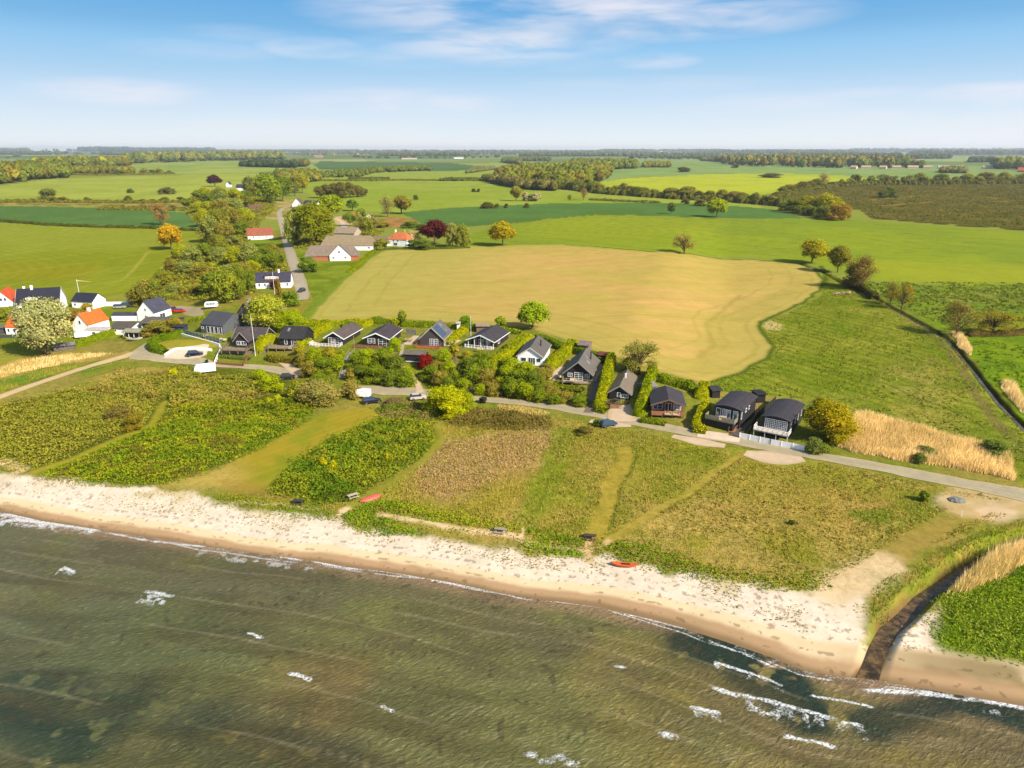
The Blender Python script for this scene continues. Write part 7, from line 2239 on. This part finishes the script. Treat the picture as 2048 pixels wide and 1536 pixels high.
def caravan(label, u, v, heading, L=5.6, ht=2.5, name='caravan', cat='caravan', window_=True):
    root = thing(name, label, cat, at(u, v, .05), math.radians(heading))
    hl = L / 2
    r = .38
    prof = [(-hl, .75), (-hl + .05, ht - .5), (-hl + .35, ht - .05), (hl - .7, ht), (hl - .12, ht - .6), (hl, 1.1), (hl - .2, .6), (-hl + .15, .55)]
    MB().prism(prof, 'x' if False else 'y', -1.05, 1.05).build('body', pmat('caravan_white', (252, 252, 250), .4, .03, 1), root)
    if window_:
        for a, b in ((-hl + .7, -hl + 1.7), (-.5, .6), (hl - 1.6, hl - .9)):
            MB().box(a, b, -1.075, -1.052, 1.45, 1.95).build('window', GLASS, root)
        MB().box(hl - .16, hl - .02, -.7, .7, 1.2, 1.7).build('window', GLASS, root)
    for sy in (-1, 1):
        m_ = MB().bar((-.1, sy * .85, .32), (-.1, sy * 1.06, .32), .32, 14)
        m_.f.append(tuple(range(14, 28)))
        m_.build('wheel', RUB, root)
    MB().bar((hl - .2, 0, .5), (hl + 1.1, 0, .5), .06, 6).bar((hl + 1.0, 0, .5), (hl + 1.0, 0, .05), .05, 6).build('drawbar', GREYT, root)
    return root


caravan('white caravan parked on the lane above the brown scrub', 411, 746, 205)
caravan('small white caravan or trailer at the right end of the gravel area', 424, 616, 10, 4.6, 2.3)


def boxtrailer(label, u, v, heading, L=3.4, wd=2.0, ht=2.0, mat=None, name='box_trailer', cat='trailer'):
    root = thing(name, label, cat, at(u, v, .05), math.radians(heading))
    mat = mat or pmat('trailer_white', (248, 248, 246), .5, .04, 1)
    MB().box(-L / 2, L / 2, -wd / 2, wd / 2, .5, ht).build('body', mat, root)
    MB().box(-L / 2 - .03, L / 2 + .03, -wd / 2 - .03, wd / 2 + .03, ht + .002, ht + .07).build('lid', mat, root)
    for sy in (-1, 1):
        m_ = MB().bar((0, sy * (wd / 2 - .15), .3), (0, sy * (wd / 2 + .03), .3), .3, 14)
        m_.f.append(tuple(range(14, 28)))
        m_.build('wheel', RUB, root)
    MB().bar((L / 2, 0, .5), (L / 2 + 1.0, 0, .45), .05, 6).build('drawbar', GREYT, root)
    return root


boxtrailer('plain white trailer box beside the parked black car', 727, 795, -12)
boxtrailer('white covered trailer in the gravel yard beside the long garage', 166, 676, 18, 4.2, 2.0, 1.9)
boxtrailer('small dark tilted cart standing on the verge of the shore road', 966, 806, 60, 1.5, 1.3, 1.25, pmat('black_plastic', (34, 36, 42), .5, .05, 2), 'handcart', 'cart')


def boat(label, u, v, heading, L, wd, col, upside=False, cover=None, name='boat', h_=.6):
    root = thing(name, label, 'boat', at(u, v, .02), math.radians(heading))
    mb = MB()
    n, K = 12, 7
    for i in range(n):
        s = i / (n - 1) * 2 - 1
        w = (max(0.0, 1 - abs(s) ** 2.6)) ** .75 * wd / 2 + .01
        sh = h_ * (1 - .45 * abs(s) ** 3)
        for j in range(K):
            a = math.pi * j / (K - 1)
            z_ = sh * math.sin(a) ** .8
            mb.v.append((s * L / 2, math.cos(a) * w, z_ if upside else h_ * 1.05 - z_ + .25 * abs(s) ** 3 * (1 if not upside else 0)))
    for i in range(n - 1):
        for j in range(K - 1):
            a = i * K + j
            mb.f.append((a, a + 1, a + K + 1, a + K))
    mb.build('hull', col, root, True)
    # keel / deck
    if upside:
        MB().box(-L * .36, L * .36, -.035, .035, h_ * .96, h_ * 1.1).build('keel', col, root)
    else:
        d = MB()
        top, bot = [], []
        for i in range(n):
            s = i / (n - 1) * 2 - 1
            w = (max(0.0, 1 - abs(s) ** 2.6)) ** .75 * wd / 2 * .97 + .008
            top.append((s * L / 2, w, h_ * 1.03 + .25 * abs(s) ** 3))
            bot.append((s * L / 2, -w, h_ * 1.03 + .25 * abs(s) ** 3))
        for i in range(n - 1):
            d.poly([top[i], top[i + 1], bot[i + 1], bot[i]])
        d.build('deck', cover or col, root, True)
        MB().box(-L * .12, L * .2, -wd * .16, wd * .16, h_ * 1.04, h_ * 1.2).build('cockpit', GLASS if cover is None else RUB, root)
    return root


boat('small white boat on the grass in front of the open boat shed', 269, 681, 8, 5.2, 1.7, pmat('hull_white', (236, 238, 232), .4, .05, 1), False, pmat('boat_cover', (206, 212, 202), .7, .05, 1), h_=.8)
boat('red rowing boat lying upturned in the bushes near the picnic table', 741, 998, 38, 4.2, 1.5, pmat('hull_red', (218, 110, 100), .6, .08, 1), True, name='rowing_boat', h_=.55)
boat('bright orange kayak lying on the sand', 1249, 1133, -8, 4.2, 1.1, pmat('kayak_orange', (242, 118, 40), .45, .05, 1), False, pmat('kayak_orange', (242, 118, 40)), name='kayak', h_=.42)


# ------------------------------------------------------------------ benches, poles, fences, bins
def picnic(label, u, v, heading, mat, bench_only=False):
    root = thing('picnic_table' if not bench_only else 'bench', label, 'bench' if bench_only else 'picnic table', at(u, v), math.radians(heading))
    if bench_only:
        MB().box(-.95, .95, -.22, .22, .42, .48).build('seat', mat, root)
        MB().prism([(.20, .6), (.26, .6), (.36, .95), (.30, .95)], 'x', -.95, .95).build('backrest', mat, root)
        for sx in (-.75, .75):
            MB().box(sx - .06, sx + .06, -.2, .3, 0, .42).build('leg', mat, root)
        return root
    MB().box(-1.0, 1.0, -.38, .38, .70, .76).build('tabletop', mat, root)
    for s in (-1, 1):
        MB().box(-1.0, 1.0, s * .72 - .14, s * .72 + .14, .42, .47).build('bench_seat', mat, root)
    for sx in (-.7, .7):
        MB().bar((sx, -.7, 0), (sx, -.2, .7), .05, 4).bar((sx, .7, 0), (sx, .2, .7), .05, 4).bar((sx, -.8, .4), (sx, .8, .4), .045, 4).build('leg_frame', mat, root)
    return root


GW = WOOD((176, 172, 160))
picnic('weathered grey picnic table on the sandy path among the beach bushes', 1001, 1065, -14, GW)
picnic('dark picnic table at the seaward end of the wide mown track', 1180, 1078, -10, WOOD((84, 70, 60)))
picnic('pale grey picnic table beside the upturned red boat', 706, 996, 35, WOOD((214, 208, 190)))
picnic('dark picnic table on the shore path at the left', 597, 1008, -6, WOOD((72, 70, 78)))
for i, (u, v) in enumerate([(1000, 795)]):
    pass


def pole(label, u, v, h_, r=.06, flag=None, col=None, name='flagpole', cat='flagpole'):
    root = thing(name, label, cat, at(u, v))
    m_ = col or WHITE
    MB().bar((0, 0, -.2), (0, 0, h_), r, 8, r * .6).build('pole', m_, root)
    if name == 'flagpole':
        MB().bar((0, 0, h_), (0, 0, h_ + .18), r * 1.3, 8).build('finial', pmat('finial_gold', (206, 176, 96), .4, .05, 1), root)
    if flag:
        mb = MB()
        n = 9
        for i in range(n):
            s = i / (n - 1)
            x = s * flag[0]
            dz = -.12 * s * flag[0]
            yy = .12 * math.sin(s * 7)
            w = .5 * (1 - s) + .03
            mb.v += [(x, yy, h_ - .2 + dz + 0), (x, yy, h_ - .2 + dz - w)]
        for i in range(n - 1):
            mb.f.append((2 * i, 2 * i + 2, 2 * i + 3, 2 * i + 1))
        mb.build('pennant', flag[1], root)
    return root


pole('white flagpole in front of the gabled dark house', 511, 712, 12.0, .08)
pole('white flagpole in front of the house with the wide dormer', 550, 592, 9.5, .08)
pole('tall white flagpole with a long pennant left of the village', 162, 605, 9.5, .1, (6.0, pmat('pennant_cloth', (240, 226, 170), .8, .03, 1)))
pole('slim flagpole behind the black cottage with the veranda', 942, 676, 7.0, .06)
pole('slim white pole beside the twin black cottage', 710, 716, 6.5, .07, name='wooden_pole', cat='pole', col=WOOD((210, 196, 172)))
pole('short weathered post on the beach edge near the kayak', 1222, 1118, 1.4, .06, name='post', cat='post', col=GW)
pole('short weathered post on the beach edge left of the sandy gap', 644, 1042, 1.8, .07, name='post', cat='post', col=GW)
pole('slim white pole on the left shoulder of the lane far away', 577, 414, 9, .12, name='lamp_pole', cat='pole', col=GW)
pole('pale marker post in the thicket, left one', 440, 832, 1.9, .07, name='post', cat='post', col=WOOD((226, 216, 180)))
pole('pale marker post in the thicket, right one', 491, 826, 1.9, .07, name='post', cat='post', col=WOOD((226, 216, 180)))
pole('small marker post on the right meadow near the parking place', 1922, 1032, 1.2, .06, name='post', cat='post', col=W_)


def fence(label, pts, h_, mat, t_=.07, name='fence', gap=2.0, panels=True, cat='fence'):
    q = PP(pts)
    o0 = q[0]
    root = thing(name, label, cat, tuple(o0))
    pm, pp_ = MB(), []
    for a, b in zip(q[:-1], q[1:]):
        L = np.hypot(*(b - a)[:2])
        n = max(1, int(round(L / gap)))
        d = (b - a) / n
        nrm = np.array([-(b - a)[1], (b - a)[0]]) / L * t_ / 2
        for i in range(n):
            p0, p1 = a + d * i - o0, a + d * (i + 1) - o0
            bb = len(pm.v)
            for (p, s) in ((p0, -1), (p1, -1), (p1, 1), (p0, 1)):
                for zz in ((-.3 if panels else h_ * .45), h_):
                    pm.v.append((p[0] + nrm[0] * s, p[1] + nrm[1] * s, p[2] + zz))
            pm.f += [(bb, bb + 2, bb + 3, bb + 1), (bb + 2, bb + 4, bb + 5, bb + 3), (bb + 4, bb + 6, bb + 7, bb + 5), (bb + 6, bb, bb + 1, bb + 7), (bb + 1, bb + 3, bb + 5, bb + 7)]
            pp_.append(p0)
        pp_.append(b - o0)
    pm.build('panel', mat, root)
    for p in pp_[:90]:
        MB().box(p[0] - .07, p[0] + .07, p[1] - .07, p[1] + .07, p[2] - .3, p[2] + h_ + .06).build('post', mat, root)
    return root


fence('long white board fence along the road below the barrel-roofed cottage', [(1479, 876), (1540, 889), (1608, 902)], 1.25, WHITE)
fence('dark timber screen between the two barrel-roofed cottages', [(1498, 868), (1512, 840), (1550, 806)], 1.7, BLK2)
fence('white garden wall left of the slate-blue gabled house', [(200, 612), (262, 611)], 1.6, W_, .25, 'garden_wall', cat='wall')
fence('long white retaining wall under the terrace of the grey metal-roofed house', [(358, 671), (440, 694)], 1.0, W_, .3, 'retaining_wall', cat='wall')
fence('glass balustrade along the terrace of the grey metal-roofed house', [(360, 667), (440, 688)], 1.7, pmat('balustrade_glass', (150, 170, 172), .15, .05, 1), .05, 'balustrade', cat='balustrade')
fence('white block wall around the pale concrete drive', [(330, 712), (350, 700), (384, 698), (424, 702)], .7, W_, .3, 'garden_wall', cat='wall')
fence('white rail fence beside the parked caravan', [(428, 734), (437, 712), (443, 700)], 1.2, WHITE, .05, panels=False)
fence('grey picket fence above the raised bed of the gabled dark house', [(440, 704), (506, 709)], 1.0, WOOD((168, 164, 152)), .05)
fence('grey screen fence behind the cottages near the solar roof', [(812, 668), (832, 670)], 1.7, WOOD((160, 164, 166)), .06)
fence('low timber edge of the raised bed', [(426, 728), (486, 733), (498, 712)], .7, WOOD((160, 104, 70)), .15, 'raised_bed_edge', cat='garden edging')
fence('dark fence at the left edge below the orange-roofed cottage', [(-20, 676), (34, 676)], 1.2, WOOD((84, 100, 100)), .06)


def steps(label, a, b, wd, n, mat, za=None, rails=True):
    """flight of steps going up the bank from photo point a to b"""
    p, q = P1(*a), P1(*b)
    L = np.hypot(*(q - p)[:2])
    ang = math.atan2(q[1] - p[1], q[0] - p[0])
    root = thing('garden_stairs', label, 'stairs', tuple(p), ang)
    fl = MB()
    for i in range(n):
        x = L * i / n
        zz = float(terrain(np.array([p[0] + math.cos(ang) * x]), np.array([p[1] + math.sin(ang) * x]))[0]) - p[2]
        fl.box(x, x + L / n * .96, -wd / 2, wd / 2, zz - .15, zz + .25)
    fl.build('treads', mat, root)
    if rails:
        for s in (-1, 1):
            rl = MB()
            prev = None
            for i in range(0, n + 1, max(1, n // 7)):
                x = L * i / n
                zz = float(terrain(np.array([p[0] + math.cos(ang) * x]), np.array([p[1] + math.sin(ang) * x]))[0]) - p[2]
                rl.box(x - .04, x + .04, s * wd / 2 - .04, s * wd / 2 + .04, zz, zz + 1.15)
                if prev:
                    rl.bar((prev[0], s * wd / 2, prev[1] + 1.15), (x, s * wd / 2, zz + 1.15), .05, 4)
                prev = (x, zz)
            rl.build('handrail', mat, root)
    return root


steps('grey straight garden stairs up the bank between the left cottages', (684, 756), (704, 706), 1.3, 26, WOOD((182, 186, 184)))
steps('upper brown garden stairs beside the solar-roofed cottage', (906, 728), (919, 698), 1.1, 14, WOOD((150, 118, 90)))
steps('long grey garden stairs from the road up below the veranda cottage', (948, 764), (906, 727), 1.1, 18, WOOD((160, 158, 138)))
steps('short garden stairs at the road end of the long grey stairs', (947, 784), (949, 764), 1.1, 8, WOOD((170, 162, 140)))
steps('curved stone steps up to the boathouse', (838, 768), (812, 738), 1.0, 14, WOOD((214, 196, 160)), rails=False)
steps('white stone steps below the white cottage', (1038, 757), (1050, 748), .9, 5, WOOD((226, 216, 196)), rails=False)
steps('broad wooden front steps of the small black cottage', (1236, 818), (1238, 808), 4.0, 4, WOOD((166, 132, 104)), rails=False)
steps('dark timber stairs beside the boathouse', (800, 726), (806, 690), .9, 14, WOOD((196, 190, 172)), rails=False)
steps('wide dark plank stairs between the barrel-roofed cottages', (1468, 874), (1492, 846), 2.4, 12, WOOD((104, 96, 90)), rails=False)
steps('brown timber ramp beside the first barrel-roofed cottage', (1462, 866), (1512, 815), 1.2, 20, WOOD((190, 142, 104)))
steps('grey plank stairs left of the skylight cottage', (524, 708), (534, 690), 1.4, 10, WOOD((150, 150, 150)))

# wheelie bins: one kind, copied
for i_, (u_, v_, z_, c_) in enumerate([(667, 688, 6.9, (228, 222, 206)), (745, 690, 7.0, (120, 90, 74)), (818, 684, 7.2, (196, 176, 150)), (903, 690, 7.0, (206, 198, 186)), (1090, 742, 6.0, (210, 204, 190)), (1120, 757, 5.9, (228, 220, 206)), (446, 684, 4.6, (214, 210, 200)), (415, 676, 4.4, (190, 186, 176)), (1232, 806, 3.9, (90, 84, 78)), (582, 700, 6.0, (196, 190, 178))]):
    q_ = P1(u_, v_)
    r_ = thing('garden_table', ['pale garden table on the deck of the twin black cottage', 'brown garden table on the brown deck', 'tan garden table on the terrace left of the solar-roofed cottage', 'pale garden table right of the solar-roofed cottage',
                                'grey garden table right of the white cottage', 'pale garden table on the gravel left of the steep-roofed cottage', 'white garden table on the terrace by the gabled dark house', 'grey garden table on the terrace of the grey metal-roofed house',
                                'dark garden table in front of the small black cottage', 'pale garden table on the deck of the skylight cottage'][i_], 'garden table', (float(q_[0]), float(q_[1]), float(q_[2]) + .25), i_ * .7)
    tm_ = WOOD(c_)
    MB().box(-.8, .8, -.45, .45, .7, .76).build('tabletop', tm_, r_)
    for sx_ in (-.7, .7):
        for sy_ in (-.36, .36):
            MB().box(sx_ - .04, sx_ + .04, sy_ - .04, sy_ + .04, -.3, .7).build('leg', tm_, r_)
    for sy_ in (-1, 1):
        MB().box(-.6, .6, sy_ * .85 - .2, sy_ * .85 + .2, .38, .45).box(-.6, .6, sy_ * 1.02 - .03, sy_ * 1.02 + .03, .452, .9).build('bench', tm_, r_)
BIN = pmat('bin_plastic', (44, 52, 60), .55, .05, 2)
b0 = thing('wheelie_bin', 'dark wheelie bin', 'bin', (0, 0, 0), 0, 'wheelie bins by the road')
MB().prism([(-.26, .08), (-.30, 1.0), (.30, 1.0), (.24, .08)], 'y', -.28, .28).build('bin_body', BIN, b0)
MB().prism([(-.34, 1.003), (-.3, 1.1), (.28, 1.12), (.36, 1.003)], 'y', -.31, .31).build('lid', BIN, b0)
MB().bar((-.24, -.3, .12), (-.24, .3, .12), .12, 8).build('wheels', RUB, b0)
ords = ['leftmost', 'second', 'third', 'fourth', 'fifth', 'rightmost']
spots = [((1056 + i * 5.6, 799 + i * .75), ords[i] + ' dark wheelie bin of the row of six by the verge') for i in range(6)]
spots += [((952, 786), 'dark wheelie bin at the foot of the long stairs, left one'), ((959, 787), 'dark wheelie bin at the foot of the long stairs, middle one'), ((966, 788), 'dark wheelie bin at the foot of the long stairs, right one'),
          ((1382, 858), 'teal wheelie bin left of the lime bush row at the road'), ((1003, 794), 'dark wheelie bin at the garden gate below the white cottage'), ((414, 727), 'green bin beside the parked caravan')]
for i, ((u, v), l) in enumerate(spots):
    o = b0 if i == 0 else copy_tree(b0)
    o.location = at(u, v, .06)
    o.rotation_euler = (0, 0, -.3)
    o['label'] = l


# parasols, garden furniture on the decks
def parasol(label, u, v, z, col, closed=False):
    p = PZ(u, v, z)
    root = thing('parasol', label, 'parasol', (p[0], p[1], z))
    MB().bar((0, 0, 0), (0, 0, 2.3), .04, 6).build('pole', WHITE, root)
    n = 8
    mb = MB()
    for i in range(n):
        a, b = 2 * math.pi * i / n, 2 * math.pi * (i + 1) / n
        R = 1.4
        mb.poly([(0, 0, 2.55), (R * math.cos(a), R * math.sin(a), 2.1), (R * math.cos(b), R * math.sin(b), 2.1)])
    mb.build('canopy', col, root)
    MB().box(-.3, .3, -.3, .3, 0, .08).build('base', RUB, root)


parasol('teal green parasol beside the small black cottage', 1209, 795, 3.3, pmat('parasol_teal', (150, 190, 172), .8, .04, 1))


def lounge(label, u, v, z, heading, mat, name='garden_sofa'):
    p = PZ(u, v, z)
    root = thing(name, label, 'garden sofa', (p[0], p[1], z), math.radians(heading))
    MB().box(-.8, .8, -.35, .35, .15, .42).build('seat', mat, root)
    MB().box(-.8, .8, .25, .38, .423, .85).build('backrest', mat, root)
    for sx in (-.72, .72):
        MB().box(sx - .08, sx + .08, -.35, .24, .423, .62).build('armrest', mat, root)


CR = pmat('cushion_cream', (240, 226, 200), .85, .05, 1)
for (u, v, z, l) in [(1336, 830, 4.0, 'cream sofa on the covered wooden porch, left one'), (1352, 831, 4.0, 'cream sofa on the covered wooden porch, right one'), (1445, 840, 4.95, 'cream sofa on the glass balcony'),
                     (1146, 763, 6.2, 'pale garden sofa on the terrace of the steep-roofed cottage'), (960, 700, 7.2, 'white sofa on the white veranda'), (1027, 729, 6.4, 'white garden chairs at the left corner of the white cottage')]:
    lounge(l, u, v, z, -15, CR)
# log and branch heap in the meadow
root = thing('log_heap', 'heap of pale cut logs in the meadow under the brown half bare tree', 'log heap', at(1686, 588))
for i in range(26):
    x, y, z_ = random.uniform(-4, 4), random.uniform(-1.6, 1.6), random.uniform(.1, .9)
    a = random.uniform(0, math.pi)
    MB().bar((x - math.cos(a), y - math.sin(a), z_ * .6), (x + math.cos(a), y + math.sin(a), z_), .16, 6).build('log', WOOD((206, 186, 150)), root)
# gravel heap by the parking place
root = thing('gravel_heap', 'small blue-grey gravel heap by the parking place near the stream', 'gravel heap', at(1914, 1001))
import bmesh
bm = bmesh.new()
bmesh.ops.create_icosphere(bm, subdivisions=3, radius=1)
for v_ in bm.verts:
    k_ = 1 + .25 * (random.random() - .5)
    v_.co = Vector((v_.co.x * 1.5 * k_, v_.co.y * 1.1 * k_, max(v_.co.z, -.1) * .55 * k_))
me = bpy.data.meshes.new('heap')
bm.to_mesh(me)
bm.free()
me.materials.append(pmat('blue_gravel', (140, 150, 156), .9, .2, 3))
link('heap', me, root)

# ------------------------------------------------------------------ the air
hz = MB().box(-14000, 14000, -600, 15500, -6, 110).build('haze', M_COVER)
hz.data.materials.clear()
m_air = bpy.data.materials.new('thin_haze')
m_air.use_nodes = True
t = NT(m_air.node_tree)
vol = t.n('ShaderNodeVolumePrincipled', Color=(0.93, 0.96, 1.0, 1), Density=0.00005, Anisotropy=0.3)
out = t.n('ShaderNodeOutputMaterial', Volume=vol)
hz.data.materials.append(m_air)
tag(hz, kind='stuff')

# ------------------------------------------------------------------ every look-alike gets its own place in its row
ORD = ['first', 'second', 'third', 'fourth', 'fifth', 'sixth', 'seventh', 'eighth', 'ninth', 'tenth', 'eleventh', 'twelfth', 'thirteenth', 'fourteenth', 'fifteenth', 'sixteenth', 'seventeenth',
       'eighteenth', 'nineteenth', 'twentieth'] + ['twenty-' + w_ for w_ in ('first', 'second', 'third', 'fourth', 'fifth', 'sixth', 'seventh', 'eighth', 'ninth')] + ['thirtieth'] + ['thirty-' + w_ for w_ in ('first', 'second', 'third', 'fourth', 'fifth', 'sixth')]
bylab = {}
for o_ in SC.objects:
    if o_.parent is None and 'label' in o_:
        bylab.setdefault(o_['label'], []).append(o_)
for lab, os_ in bylab.items():
    if len(os_) > 1:
        os_.sort(key=lambda o_: o_.location.x / max(1.0, o_.location.y))
        for i, o_ in enumerate(os_):
            if i < len(ORD):
                o_['label'] = (lab + ', ' + (ORD[i] if i < len(os_) - 1 or i > 20 else 'last') + ' from the left') if i < len(os_) - 1 else lab + ', rightmost of them'
